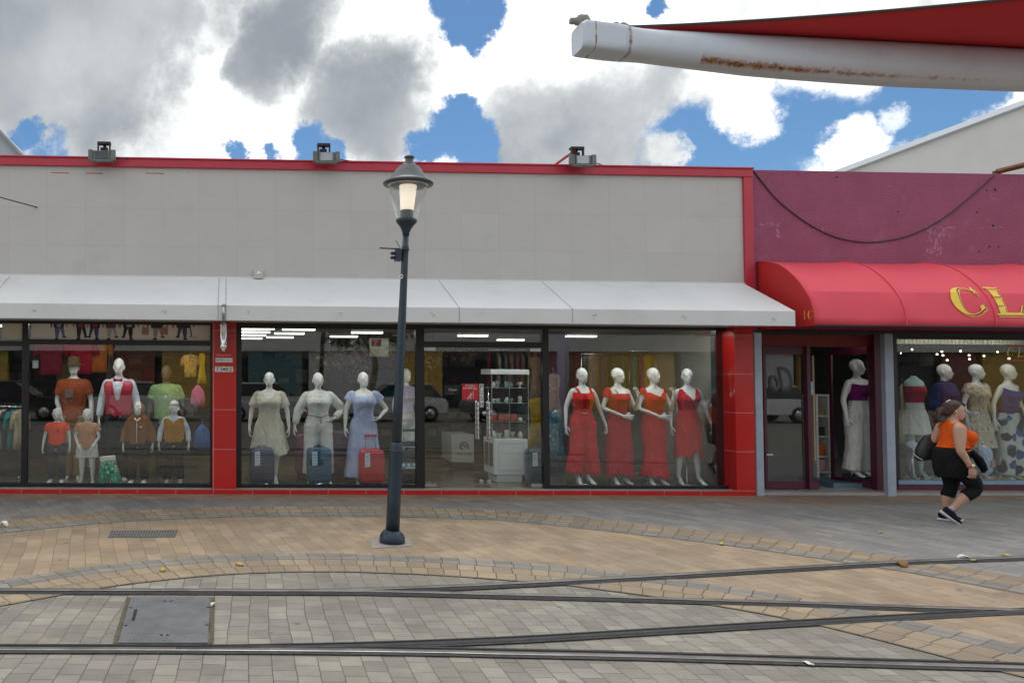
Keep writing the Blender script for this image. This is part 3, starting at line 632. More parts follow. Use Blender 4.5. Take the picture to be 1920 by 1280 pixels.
# loose wire at the left edge
mb = MB(); mb.smooth = True; mb.tube(cr_pts([at(-260, 330, 10.6), at(-40, 362, 11.4), FP(20, 375.5, -.4), FP(70, 389, -.01)], 5), .009, n=6)
mesh_thing(mb, 'loose_wire', MATS['weathered_blk'], 'dark loose wire reaching the white wall at the left edge', 'wire')

# ------------------------------------------------------------------ second store: magenta wall, red bullnose awning
mat('magenta_render', srgb(152, 80, 108), .85, var=.10, scale=2.2, bump=.9, bscale=42, dirt=(srgb(176, 128, 148), 2.4, .34))
mat('awning_red', (.72, .062, .095), .62, var=.03, scale=3, bump=.05, bscale=180)
mat('post_blue', (.36, .42, .50), .5, var=.1, scale=8, dirt=((.3, .27, .24), 6, .5)); mat('maroon_frame', (.085, .012, .032), .4, var=.15); mat('dark_red_board', (.2, .022, .02), .6, var=.12)
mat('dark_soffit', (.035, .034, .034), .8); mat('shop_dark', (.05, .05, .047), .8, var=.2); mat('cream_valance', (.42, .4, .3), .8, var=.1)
uM0, uM1 = uTrim1 + .002, U(2500, 0, 500); wM = H(1640, 320.5)
shop = thing('boutique_building', 'magenta rendered boutique with a red bullnose awning and blue grey posts', 'building', W((uM0 + uM1) / 2, 0, .1))
mb = MB(); mb.fb(uM0, uM1, 2.66, wM, .05, .3); mb.build('upper_wall', MATS['magenta_render'], shop, bevel=.01)
mat('efflorescence', srgb(172, 118, 142), .95, var=.2); mat('hole_dark', (.03, .01, .02), .9)
mb = MB()
random.seed(3)
for x0, x1, y0, y1, n_ in ((1424, 1460, 418, 423, 26), (1455, 1460, 422, 446, 12), (1510, 1545, 429, 434, 14), (1734, 1795, 424, 428, 22), (1738, 1766, 428, 480, 46), (1762, 1790, 426, 445, 10), (1856, 1870, 361, 374, 12), (1850, 1880, 425, 428, 10)):
    for _ in range(n_):
        u, w = fu(random.uniform(x0, x1), random.uniform(y0, y1), .05); a = random.uniform(.004, .016); b = random.uniform(.003, .012) * (3 if y1 - y0 > 18 else 1); mb.fb(u - a, u + a, w - b, w + b, .048 - random.random() * .0015, .05)
mb.build('salt_marks', MATS['efflorescence'], shop)
mb = MB(); mb.smooth = True
for px, py in ((1569, 332), (1850, 357), (1866, 356), (1832, 398), (1855, 462), (1872, 463), (1836, 472), (1684, 397), (1862, 423)): p = FP(px, py, .05); mb.tube([p - NIN * .003, p + NIN * .002], random.uniform(.012, .02), n=7)
mb.build('drill_holes', MATS['hole_dark'], shop)
mb = MB(); mb.fb(uM0, uM1, wM - .4, wM - .35, .3, 8); mb.build('roof', MATS['roof_grey'], shop)
# bullnose awning: hoops with taut cloth between them
AW_PROF = [(0.0, 3.78), (.12, 3.785), (.23, 3.76), (.40, 3.715), (.557, 3.655), (.72, 3.55), (.865, 3.43), (.985, 3.31), (1.08, 3.19), (1.16, 3.07), (1.215, 2.93), (1.24, 2.80), (1.245, 2.67)]
CR = 8
def flat_prof():
    out = []
    for i, (p, q) in enumerate(AW_PROF):
        a, b, k = (AW_PROF[0], AW_PROF[CR], i / CR) if i <= CR else (AW_PROF[CR], AW_PROF[-1], (i - CR) / (len(AW_PROF) - 1 - CR))
        L_ = (a[0] + (b[0] - a[0]) * k, a[1] + (b[1] - a[1]) * k); s_ = .42 if i <= CR else .75
        out.append((p + (L_[0] - p) * s_, q + (L_[1] - q) * s_))
    return out
FL = flat_prof(); uH = [U(1417, .05, 500)]
for px in (1699, 1867, 2037, 2206, 2375): uH.append(U(px, -1.195, 600))
def awn(u, s, off=0.0):                         # point on the cloth: u along, s = 0 (wall) .. 1 (bottom)
    k = max(i for i in range(len(uH)) if uH[i] <= u + 1e-6); k = min(k, len(uH) - 2)
    t_ = (u - uH[k]) / (uH[k + 1] - uH[k]); b = 1 - abs(2 * t_ - 1) ** 2.6
    f_ = s * (len(AW_PROF) - 1); i = min(int(f_), len(AW_PROF) - 2); r = f_ - i
    def P(i): return Vector(((AW_PROF[i][0] * (1 - b) + FL[i][0] * b), (AW_PROF[i][1] * (1 - b) + FL[i][1] * b)))
    a_, c_ = P(i), P(i + 1); q = a_.lerp(c_, r); t2 = (c_ - a_).normalized(); nn_ = Vector((-t2.y, t2.x)); q = q + nn_ * off
    return W(u, q.y, .05 - q.x)
mb = MB(); mb.smooth = True; us = []
for k in range(len(uH) - 1): us += [uH[k] + (uH[k + 1] - uH[k]) * i / 14 for i in range(14)]
us.append(uH[-1]); NS = len(AW_PROF)
vs = [awn(u, s / (NS - 1)) for u in us for s in range(NS)]
mb.add(vs, [(i * NS + j, i * NS + j + 1, (i + 1) * NS + j + 1, (i + 1) * NS + j) for i in range(len(us) - 1) for j in range(NS - 1)])
canopy = mb.build('awning', MATS['awning_red'], shop); so = canopy.modifiers.new('cloth', 'SOLIDIFY'); so.thickness = .006; so.offset = -1
me = canopy.data
for e in me.edges:                              # the fold along the front
    a_, b_ = e.vertices
    if a_ % NS == CR and b_ % NS == CR: e.use_edge_sharp = True
mb = MB(); poly = [W(uH[0] + .004, w_, .05 - p) for p, w_ in AW_PROF] + [W(uH[0] + .004, 2.67, .05)]
poly2 = [p + UX * .006 for p in poly]; k = len(poly); mb.add(poly + poly2, [tuple(range(k)), tuple(range(2 * k - 1, k - 1, -1))]); mb.build('end_panel', mat('awning_red_shaded', (.50, .02, .022), .62, var=.03, scale=3), canopy)  # same cloth as the front; the end's darker look is put into its colour
for u in uH[1:]:
    mb = MB(); mb.smooth = True; mb.tube([awn(u, s / 40, .004) for s in range(41)], .009, n=6); mb.build('hoop', MATS['awning_red'], canopy)
mb = MB(); mb.smooth = True; mb.tube([W(uH[0], 2.67, .05 - 1.245), W(uH[-1], 2.67, .05 - 1.245)], .014, n=8); mb.build('hem_bar', MATS['dark_soffit'], canopy)
# lettering on the cloth, built from curved strokes
def letter_polys(ch):
    if ch == 'C':
        out = []; n_ = 30
        for i in range(n_ + 1):
            a_ = R(38) + (R(322) - R(38)) * i / n_; ti = .13 * (1 - .25 * math.cos(a_)) * (.35 + .65 * max(0, -math.cos(a_)) ** .8) if math.cos(a_) < .2 else .06
            ti = .05 + .15 * max(0, -math.cos(a_)) ** .9
            out.append(((.5 + .46 * math.cos(a_), .5 + .5 * math.sin(a_)), (.5 + (.46 - ti * 1.15) * math.cos(a_) + .02, .5 + (.5 - ti * .5) * math.sin(a_))))
        quads = [(out[i][0], out[i][1], out[i + 1][1], out[i + 1][0]) for i in range(n_)]
        quads += [((.80, .98), (.88, .98), (.86, .66), (.81, .70)), ((.80, .30), (.92, .34), (.93, .22), (.80, .14))]
        return quads
    if ch == 'L': return [((.05, 1), (.5, 1), (.5, .95), (.05, .95)), ((.16, .95), (.38, .95), (.38, .05), (.16, .05)), ((.05, .05), (.95, .05), (.95, 0), (.05, 0)), ((.38, .09), (.86, .09), (.86, .05), (.38, .05)), ((.80, .09), (.86, .09), (.96, .33), (.93, .33))]
    if ch == 'A': return [((.42, 1), (.58, 1), (.92, .05), (.7, .05)), ((.42, 1), (.47, 1), (.2, .05), (.12, .05)), ((.22, .38), (.72, .38), (.74, .32), (.2, .32)), ((.02, .05), (.32, .05), (.32, 0), (.02, 0)), ((.6, .05), (1, .05), (1, 0), (.6, 0))]
    if ch == 'I': return [((.1, 1), (.9, 1), (.9, .95), (.1, .95)), ((.3, .95), (.7, .95), (.7, .05), (.3, .05)), ((.1, .05), (.9, .05), (.9, 0), (.1, 0))]
    if ch == 'S':
        pts = [(.86, .74), (.8, .9), (.55, .97), (.28, .9), (.2, .74), (.3, .6), (.55, .5), (.76, .38), (.8, .22), (.68, .08), (.42, .03), (.18, .1), (.1, .28)]
        P_ = cr_pts([Vector((x, y, 0)) for x, y in pts], 3); q = []
        for i, (a_, b_) in enumerate(zip(P_, P_[1:])):
            t2 = (b_ - a_).normalized(); n2 = Vector((-t2.y, t2.x, 0)); k2 = .05 + .1 * math.sin(math.pi * i / len(P_)); q.append(tuple((v.x, v.y) for v in (a_ + n2 * k2, a_ - n2 * k2, b_ - n2 * k2, b_ + n2 * k2)))
        return q
def cloth_word(word, u0, lw, gap, s0, s1, m, off, du=0, ds=0, name='lettering'):
    mb = MB(); u = u0
    for ch in word:
        w_ = lw * (.5 if ch == 'I' else 1)
        for q in letter_polys(ch):
            G = 3; vs = []
            for i in range(G + 1):
                for j in range(G + 1):
                    a_ = Vector(q[0]).lerp(Vector(q[3]), i / G); b_ = Vector(q[1]).lerp(Vector(q[2]), i / G); p = a_.lerp(b_, j / G)
                    vs.append(awn(u + du + p.x * w_, s1 + (s0 - s1) * p.y + ds, off))
            mb.add(vs, [(i * (G + 1) + j, i * (G + 1) + j + 1, (i + 1) * (G + 1) + j + 1, (i + 1) * (G + 1) + j) for i in range(G) for j in range(G)])
        u += w_ + gap
    return mb.build(name, m, canopy)
uC0, uC1 = U(1795, -1.2, 565), U(1858, -1.2, 565); lw = uC1 - uC0; gap = .085
def s_of(py):                                   # find the height on the cloth that shows at a pixel row
    best = min(range(200), key=lambda i: abs((lambda p: (PPY - FPX * (((p.z - CAMH) * math.cos(PITCH) - p.y * math.sin(PITCH)) / (p.y * math.cos(PITCH) + (p.z - CAMH) * math.sin(PITCH)))))(awn(uC0, i / 199)) - py)); return best / 199
sT, sB = s_of(540), s_of(590)
cloth_word('CLASSIC', uC0, lw, gap, sT, sB, MATS['letter_yellow'], .0112)
cloth_word('CLASSIC', uC0, lw, gap, sT, sB, MATS['letter_maroon'], .0105, .012, .010)
cloth_word('CLASSIC', uC0, lw, gap, sT, sB, MATS['letter_gold'], .0098, .022, .02)
# end panel lettering (the last letters show past the white awning)
u = uH[0] - .001
def end_word():
    mb = MB(); 
    d1 = None
    for k2, ch in enumerate('IC'):
        p0 = .05 - (1.03 + k2 * .075); ww = .035 if ch == 'I' else .11
        for q in letter_polys(ch):
            mb.add([W(u, 2.77 + y * .13, p0 - x * ww) for x, y in q], [(0, 1, 2, 3)])
    return mb.build('end_lettering', MATS['letter_gold'], canopy)
end_word()
# soffit, posts, header, sill
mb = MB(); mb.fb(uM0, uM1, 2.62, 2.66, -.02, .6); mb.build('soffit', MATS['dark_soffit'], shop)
DOORD, WIND = .32, .30
def post(px0, px1, d, label=None): mb = MB(); mb.fb(U(px0, d), U(px1, d), 0, 2.64, d, d + .09); mb.build('post', MATS['post_blue'], shop, bevel=.006)
post(1417.5, 1431, -.02); post(1662, 1678, -.02)
mb = MB(); mb.fb(U(1430, .06), U(1668, .06), H(1540, 613, .06), H(1540, 607, .06) + .02, .06, .1); mb.build('header_rail', MATS['post_blue'], shop)
dh0, dh1 = H(1540, 650, DOORD), H(1540, 617, DOORD)
mb = MB(); mb.fb(U(1428, DOORD), U(1655, DOORD), dh0, dh1, DOORD, DOORD + .06); mb.build('header_board', MATS['dark_red_board'], shop)
fl2 = H(1560, 912, DOORD)
mb = MB(); mb.fb(uM0 + .05, uM1, .01, .06, .02, 5.5); mb.build('floor', mat('boutique_floor', (.36, .34, .33), .35, var=.15, scale=2), shop)
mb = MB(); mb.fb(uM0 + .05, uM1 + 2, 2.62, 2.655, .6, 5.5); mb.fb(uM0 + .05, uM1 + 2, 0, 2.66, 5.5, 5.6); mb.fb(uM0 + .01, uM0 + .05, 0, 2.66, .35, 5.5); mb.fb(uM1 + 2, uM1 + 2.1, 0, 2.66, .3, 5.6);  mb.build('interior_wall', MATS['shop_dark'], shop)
# left leaf, shut
def leaf_frame(name, A_, B_, w0, w1, sw, bw, tw, th=.045):
    """door leaf from point A to B on plan (u,d)"""
    A_, B_ = Vector(A_), Vector(B_); dv = (B_ - A_); Ld = dv.length; dv.normalize(); nv = Vector((-dv.y, dv.x))
    def bx(mb, s0, s1, h0, h1, t0, t1):
        vs = []
        for s_ in (s0, s1):
            for t2 in (t0, t1):
                for h in (h0, h1): q = A_ + dv * s_ + nv * t2; vs.append(W(q.x, h, q.y))
        mb.add(vs, MB.BF)
    mb = MB(); bx(mb, 0, sw, w0, w1, -th / 2, th / 2); bx(mb, Ld - sw, Ld, w0, w1, -th / 2, th / 2); bx(mb, sw, Ld - sw, w0, w0 + bw, -th / 2 + .002, th / 2 - .002); bx(mb, sw, Ld - sw, w1 - tw, w1, -th / 2 + .002, th / 2 - .002)
    o = mb.build(name, MATS['maroon_frame'], shop, bevel=.004)
    mb = MB(); bx(mb, sw, Ld - sw, w0 + bw, w1 - tw, -.004, .004); mb.build('pane', MATS['window_glass'], o)
    mb = MB(); bx(mb, Ld * .5 - .04, Ld * .5 + .04, w0 + .3, w0 + .33, -th / 2 - .03, -th / 2); 
    return o, bx
wl0 = .075
o, bx = leaf_frame('door', (U(1431, DOORD), DOORD), (U(1514, DOORD), DOORD), wl0, dh0, .05, .12, .13)
mb = MB(); bx(mb, .01, .12, .62, .65, -.05, -.02); mb.build('handle', MATS['steel'], o)
mb = MB(); mb.fb(U(1513, DOORD - .05), U(1519.5, DOORD - .05), wl0, dh0, DOORD - .075, DOORD - .03); mb.fb(U(1519.5, DOORD - .05), U(1532, DOORD - .05), wl0, wl0 + .13, DOORD - .07, DOORD - .03); mb.build('door_stile', MATS['maroon_frame'], shop)
mb = MB(); mb.fb(U(1525.5, .6), U(1528.5, .6), .5, 2.28, .6, .63); mb.build('door_edge', mat('pale_wood', (.5, .38, .24), .6), shop)
mb = MB(); mb.fb(U(1516, DOORD), U(1524.5, DOORD), H(1520, 740, DOORD), H(1520, 715, DOORD), DOORD - .012, DOORD - .008); mb.build('hours_sticker', mat('sticker_blue', (.2, .55, .75), .6, var=.3, scale=40), shop)
o, bx = leaf_frame('door', (U(1641, DOORD - .02), DOORD - .02), (U(1557, 1.0), 1.0), wl0, dh0, .045, .12, .12)
mb = MB(); mb.fb(U(1640, DOORD - .06), U(1653, DOORD - .06), .02, dh1 - .01, DOORD - .08, DOORD + .05); mb.build('door_jamb', MATS['maroon_frame'], shop, bevel=.004)
# display window
wS0, wS1 = H(1790, 907, WIND), H(1790, 900, WIND)
mb = MB(); mb.fb(U(1678, WIND), uM1, .03, wS0, WIND - .03, WIND + .04); mb.build('sill_board', MATS['maroon_frame'], shop)
mb = MB(); mb.fb(U(1678, WIND), uM1, wS0, wS1, WIND - .045, WIND + .05); mb.build('sill', mat('sill_blue', (.2, .33, .42), .5, var=.12), shop)
mb = MB(); mb.fb(U(1664, WIND), U(1683, WIND), .03, 2.62, WIND - .02, WIND + .06); mb.fb(U(1683, WIND), uM1, 2.56, 2.62, WIND - .02, WIND + .04)
f = mb.build('window', MATS['black_frame'], shop); mb = MB(); mb.fb(U(1683, WIND), uM1, wS1, 2.56, WIND - .004, WIND + .004); mb.build('pane', MATS['window_glass'], f)
mb = MB(); mb.fb(U(1653, WIND + .1), U(1664, WIND + .1), .03, 2.62, WIND + .06, WIND + .1); f = mb.build('side_window', MATS['window_glass'], shop)
mb = MB(); k2 = 120; ua_, ub_ = U(1655, .7), U(2100, .7); h0, h1 = H(1790, 645, .7), H(1790, 620, .7)
for i in range(k2): a_ = ua_ + (ub_ - ua_) * i / k2; mb.fb(a_, a_ + (ub_ - ua_) / k2 * .85, h0, h1, .7 + .01 * (i % 2), .74)
mb.build('valance', MATS['cream_valance'], shop)
mb = MB(); mb.fb(U(1683, WIND), uM1, .06, wS1 - .03, WIND + .05, 1.5); mb.build('display_platform', mat('platform_blue', (.12, .2, .24), .5), shop)
mb = MB(); mb.fb(U(1560, .5), U(1652, .5), .06, .14, .5, 1.3); mb.build('display_step', MATS['platform_blue'], shop)
# fairy lights inside the boutique
mat('bulb_lit', (1, .85, .6), .5, var=0, emis=9.0)
lt = None
FBL = [(1710, 655), (1757, 664), (1766, 659), (1768, 666), (1776, 675), (1800, 676), (1801, 658), (1817, 666), (1818, 673), (1845, 667), (1690, 662), (1870, 660), (1892, 672)]
t = thing('fairy_lights', 'string of tiny warm fairy lights hanging behind the boutique window', 'string lights', FP(1770, 655, 3.2))
mb = MB(); mb.smooth = True; mb.tube([FP(1680 + 24 * i, 652 + 5 * math.sin(i * 1.9), 3.2) for i in range(11)], .006, n=5); mb.build('wire', MATS['black_plastic'], t)
for px, py in FBL: mb = MB(); mb.smooth = True; mb.ball(FP(px, py, 3.2), .017, 8, 6); mb.build('bulb', MATS['bulb_lit'], t)
# boutique window lettering
o = None
uu0 = U(1889, WIND); hh0, hh1 = H(1900, 669, WIND), H(1900, 651, WIND)
t = thing('window_lettering', 'yellow store name between two red bars on the boutique window', 'lettering', W(uu0, hh0, WIND - .006))
mb = MB(); x = uu0
for ch in 'CLASSIC':
    ww = .13 * (.5 if ch == 'I' else 1)
    for q in letter_polys(ch): mb.add([W(x + a_ * ww + b_ * .025, hh0 + b_ * (hh1 - hh0), WIND - .0055) for a_, b_ in q], [(0, 1, 2, 3)])
    x += ww + .05
mb.build('name', MATS['letter_yellow'], t)
for py in (647.5, 675):
    mb = MB(); hb = H(1900, py, WIND); mb.fb(uu0 + .01, uu0 + 1.2, hb - .012, hb + .012, WIND - .007, WIND - .0045); mb.build('red_bar', MATS['sign_red'], t)
# black script lettering on the shut leaf
o = tag(text('oD', U(1464, DOORD), H(1464, 712, DOORD), DOORD - .0065, .42, .43, mat('decal_black', (.02, .02, .02), .5), None, name='glass_lettering', shear=-.3), 'black rounded script lettering on the shut boutique door glass', 'lettering')
o2 = text('oD', U(1464, DOORD) + .014, H(1464, 712, DOORD) + .016, DOORD - .0072, .36, .37, mat('decal_grey', (.07, .07, .07), .5), o, name='decal_inner', shear=-.3)  # grey inner face of the black lettering
# cable swagged across the magenta wall, rusty bar on top
mb = MB(); mb.smooth = True; mb.tube(cr_pts([FP(x, y, .036) for x, y in ((1411, 318), (1432, 345), (1460, 377), (1510, 416), (1555, 440), (1600, 452), (1650, 453), (1710, 440), (1770, 409), (1830, 361), (1868, 326))], 5), .011, n=6)
mesh_thing(mb, 'swagged_cable', mat('cable_dark', (.06, .035, .05), .7), 'dark cable swagged in a deep curve across the magenta wall', 'cable')
mb = MB(); p0, p1 = FP(1868, 322.5, .1), FP(2060, 275, -.6); mb.tube([p0, p1], .045, n=4, ref=(0, 0, 1)); mb.fb(U(1878, .1), U(1888, .1), wM - .02, wM + .06, .08, .14)
mesh_thing(mb, 'rusty_bar', mat('rust_bar', (.17, .075, .04), .85, .2, var=.4, scale=9), 'rusty steel bar projecting above the magenta wall', 'steel bar')

# ------------------------------------------------------------------ buildings behind
mat('old_white', (.66, .65, .62), .85, var=.05, scale=.9, bump=.2, bscale=10, dirt=((.50, .44, .39), .8, .5)); mat('coping_grey', (.3, .33, .36), .6)
def px_prism(name_list, pts, y, depth, m): 
    mb = MB(); q = [at(a_, b_, y) for a_, b_ in pts]; q2 = [p + Vector((0, depth, 0)) for p in q]; k2 = len(q); mb.add(q + q2, [tuple(range(k2)), tuple(range(2 * k2 - 1, k2 - 1, -1))] + [(i, (i + 1) % k2, k2 + (i + 1) % k2, k2 + i) for i in range(k2)]); return mb
t = thing('white_warehouse', 'tall old white building with sloping roofline behind the magenta wall', 'building', at(1850, 600, 24))
mb = px_prism(0, [(1545, 338), (1920, 198.5), (2400, 20), (2700, 20), (2700, 640), (1545, 640)], 22, 8, 0); mb.build('gable_wall', MATS['old_white'], t)
mb = px_prism(0, [(1540, 338), (1920, 196.5), (2405, 15), (2405, 19), (1920, 200), (1540, 341)], 21.9, 8.2, 0); mb.build('roof_edge', MATS['coping_grey'], t)
t = thing('grey_roofed_building', 'grey building with slanted roof edge at the far left behind the store', 'building', at(-40, 600, 24))
mb = px_prism(0, [(44, 292), (0, 247), (-200, 60), (-600, 60), (-600, 640), (60, 640), (60, 292)], 22, 8, 0); mb.build('wall', mat('far_grey', (.42, .46, .5), .8, var=.06), t)
mb = px_prism(0, [(48, 295), (0, 243), (-200, 52), (-200, 58), (0, 249), (44, 297)], 21.8, 8.3, 0); mb.build('roof_edge', MATS['coping_grey'], t)

# ------------------------------------------------------------------ street lamp
mat('lamp_paint', (.018, .036, .054), .38, var=.2, scale=7, bump=.05, bscale=90); mat('lamp_cap', (.075, .085, .09), .42, .3, var=.15); mat('lamp_inner', (.78, .74, .66), .6, var=.03)
mat('lamp_diffuser', (1.0, .86, .70), .5, var=.03, emis=.75); mat('lamp_bulb', (1.0, .9, .75), .5, var=0, emis=2.5); mat('lamp_holder', (.11, .12, .12), .5); mat('mortar_pale', srgb(150, 146, 140), .85, var=.15, scale=20)
lp = gp(735, 1018)
lamp = thing('street_lamp', 'dark blue tapered street lamp lit under a conical hood, leaning slightly right', 'street lamp', on_ground(lp, 0), (0, R(2.9), 0), (1, 1, 1.0085))
def lpart(name, m, prof=None, fn=None, n=28, smooth=True, par=None):
    mb = MB(); mb.smooth = smooth
    if prof: mb.lathe(prof, n)
    if fn: fn(mb)
    return mb.build(name, MATS[m], par or lamp, local=True)
lpart('base', 'lamp_paint', [(.142, 0), (.143, .05), (.138, .085), (.122, .115), (.105, .132), (.088, .14), (.084, .145)])
def bolts(mb):
    for k2 in range(4): a_ = R(45 + 90 * k2); mb.lathe([(.014, 0), (.014, .03), (.008, .036)], 6, (.112 * math.cos(a_), .112 * math.sin(a_), .1))
lpart('anchor_bolts', 'lamp_paint', fn=bolts)
lpart('lower_pole', 'lamp_paint', [(.078, .12), (.076, .5), (.073, 1.03), (.075, 1.05)])
lpart('collar', 'lamp_paint', [(.074, 1.03), (.069, 1.06), (.068, 1.085), (.063, 1.11), (.056, 1.125)])
lpart('pole', 'lamp_paint', [(.056, 1.1), (.053, 1.6), (.046, 2.4), (.038, 3.2), (.0375, 3.31), (.041, 3.315), (.041, 3.345), (.036, 3.35), (.034, 3.5)])
lpart('cup', 'lamp_paint', [(.036, 3.46), (.042, 3.5), (.058, 3.54), (.085, 3.58), (.112, 3.61), (.121, 3.625), (.119, 3.65), (.1, 3.655)])
lpart('hood', 'lamp_cap', [(.235, 4.035), (.282, 4.045), (.284, 4.062), (.272, 4.075), (.242, 4.085), (.225, 4.105), (.165, 4.18), (.138, 4.222), (.118, 4.242), (.114, 4.25), (.09, 4.262), (.06, 4.295), (.047, 4.32), (.045, 4.345), (.058, 4.352), (.056, 4.365), (.035, 4.38), (.012, 4.388)], n=40)
lpart('hood_lining', 'lamp_inner', [(.02, 4.052), (.2, 4.05), (.228, 4.042), (.232, 4.034), (.226, 4.030), (.19, 4.038), (.02, 4.040)], n=36)
lpart('lantern_glass', 'clear_glass', [(.118, 3.655), (.14, 3.72), (.175, 3.84), (.205, 3.94), (.226, 4.03), (.222, 4.03), (.201, 3.94), (.171, 3.84), (.136, 3.72), (.114, 3.655)], n=36)
lpart('lamp_socket', 'lamp_holder', [(.085, 3.652), (.072, 3.66), (.073, 3.75), (.06, 3.755)])
lpart('diffuser', 'lamp_diffuser', [(.07, 3.752), (.076, 3.76), (.098, 4.03), (.095, 4.034)])
def jbox(mb):
    mb.box(-.115, -.045, -.05, .04, 3.17, 3.3)
o = lpart('junction_box', 'lamp_paint', fn=jbox, smooth=False)
def plug(mb):
    for z in (3.255, 3.205): mb.tube([(-.17, -.01, z), (-.158, -.01, z), (-.15, -.01, z), (-.13, -.01, z), (-.115, -.01, z)], [.006, .016, .022, .016, .02], n=10)
lpart('cable_gland', 'black_plastic', fn=plug, par=o)
def tie(mb): mb.lathe([(.041, 3.29), (.046, 3.295), (.046, 3.315), (.041, 3.32)], 20); mb.tube([(-.06, -.03, 3.305), (-.3, -.05, 3.30)], .008, n=6); mb.tube([(-.06, -.03, 3.31), (-.12, -.03, 3.40)], .004, n=5)
lpart('cable_tie', 'black_plastic', fn=tie)
def tag_(mb): mb.box(-.068, -.02, -.062, -.05, 2.98, 3.0); mb.box(-.052, -.03, -.062, -.05, 2.965, 3.015)
lpart('paint_chip', 'white_paint', fn=tag_, smooth=False)
mb = MB(); quad = [gp(694, 1012), gp(768, 1010), gp(775, 1024), gp(698, 1029)]; slab(mb, quad, .004, .0105); structure(mb, 'paving_patch', MATS['mortar_pale'])

# ------------------------------------------------------------------ shade structure overhead (white rusty beam, red cloth)
mat('cloth_red', (.55, .018, .025), .75, var=.05, scale=2)
def beam_paint():
    m = mat('beam_white', (.58, .63, .70), .42, var=.05, scale=2, dirt=((.4, .37, .33), 2.6, .3)); nt = m.node_tree; N = nt.nodes; L = nt.links; p = N['Principled BSDF']; base = p.inputs['Base Color'].links[0].from_socket
    tc = N['Texture Coordinate'] if 'Texture Coordinate' in N else N.new('ShaderNodeTexCoord'); uv = N.new('ShaderNodeSeparateXYZ'); L.new(tc.outputs['UV'], uv.inputs[0])
    def nz(s_, d_=9):
        n = N.new('ShaderNodeTexNoise'); n.inputs['Scale'].default_value = s_; n.inputs['Detail'].default_value = d_; n.inputs['Roughness'].default_value = .7; L.new(tc.outputs['Object'], n.inputs['Vector']); return n.outputs['Fac']
    def mm(op, a_, b_, cl=False):
        n = N.new('ShaderNodeMath'); n.operation = op; n.use_clamp = cl
        for k2, v in ((0, a_), (1, b_)):
            if isinstance(v, float): n.inputs[k2].default_value = v
            else: L.new(v, n.inputs[k2])
        return n.outputs[0]
    def win(v, c_, h): return mm('SUBTRACT', 1.0, mm('DIVIDE', mm('ABSOLUTE', mm('SUBTRACT', v, c_), 0.0), h), True)
    # rust streak along the weld under the tube, and spots round the end plate (uv: x along, y round)
    a1 = mm('MULTIPLY', win(uv.outputs['Y'], .37, .10), mm('MULTIPLY', mm('GREATER_THAN', uv.outputs['X'], .95), mm('SUBTRACT', 1.3, mm('MULTIPLY', uv.outputs['X'], .24), True)))
    a2 = win(uv.outputs['X'], .375, .05); a3 = win(uv.outputs['X'], .10, .02)
    rr = mm('ADD', a1, mm('MAXIMUM', mm('MULTIPLY', a2, .8), mm('MULTIPLY', a3, .9)))
    k3 = mm('MULTIPLY', mm('SUBTRACT', mm('ADD', mm('MULTIPLY', rr, .55), mm('ADD', mm('MULTIPLY', nz(9.0), .6), mm('MULTIPLY', nz(28.0), .6))), .88), 4.5, True)
    rp = N.new('ShaderNodeValToRGB'); L.new(nz(40.0, 5), rp.inputs[0]); rp.color_ramp.elements[0].position = .38; rp.color_ramp.elements[0].color = (.05, .022, .012, 1); rp.color_ramp.elements[1].position = .62; rp.color_ramp.elements[1].color = (.42, .17, .045, 1)
    pk = N.new('ShaderNodeMix'); pk.data_type = 'RGBA'; pk.inputs[7].default_value = (.5, .36, .33, 1); L.new(mm('MULTIPLY', a1, .75), pk.inputs[0]); L.new(base, pk.inputs[6])
    mx = N.new('ShaderNodeMix'); mx.data_type = 'RGBA'; L.new(k3, mx.inputs[0]); L.new(pk.outputs[2], mx.inputs[6]); L.new(rp.outputs[0], mx.inputs[7]); L.new(mx.outputs[2], p.inputs['Base Color'])
    ro = N.new('ShaderNodeMix'); L.new(k3, ro.inputs[0]); ro.inputs[2].default_value = .42; ro.inputs[3].default_value = .9; L.new(ro.outputs[0], p.inputs['Roughness'])
beam_paint()
YB = 6.2
sh = thing('shade_sail', 'white rusty steel arm carrying a red shade sail overhead at top right', 'shade sail', at(1500, 110, YB))
mb = MB(); mb.smooth = True; rings = []; uvs = []
xs_ = [1082, 1090, 1100, 1120, 1140, 1160, 1180, 1200, 1230, 1270, 1320, 1400, 1500, 1600, 1700, 1800, 1920, 2050, 2200, 2350]
def lerp_tab(tab, x):
    for (a_, b_), (c_, d_) in zip(tab, tab[1:]):
        if x <= c_: return b_ + (d_ - b_) * (x - a_) / (c_ - a_)
    return tab[-1][1]
top = [(1082, 50), (1090, 46), (1180, 57), (1300, 63), (1500, 72), (1700, 82), (1920, 94), (2350, 118)]; bot = [(1082, 99.5), (1100, 102), (1180, 112), (1250, 122), (1400, 141), (1550, 154), (1700, 163), (1920, 171), (2350, 180)]
NB = 28; s_ = 0
for x in xs_:
    t_, b_ = lerp_tab(top, x), lerp_tab(bot, x); ps = at(x, (t_ + b_) / 2, YB); h = (b_ - t_) / FPX * YB / 2; e = max(0, min(1, (x - 1150) / 60))
    ring = []
    for j in range(NB):
        a_ = 2 * math.pi * j / NB; c_, s2 = math.cos(a_), math.sin(a_); pw = .3 + .55 * e
        yy = math.copysign(abs(c_) ** pw, c_) * .125; zz = math.copysign(abs(s2) ** (pw if s2 > 0 else .6 * pw + .25), s2) * h
        if x == 1082: yy *= .9
        ring.append(ps + Vector((0.0, -yy, zz))); uvs.append((ps.x - at(1082, 80, YB).x, .25 + j / NB * -1 % 1))
    rings.append(ring)
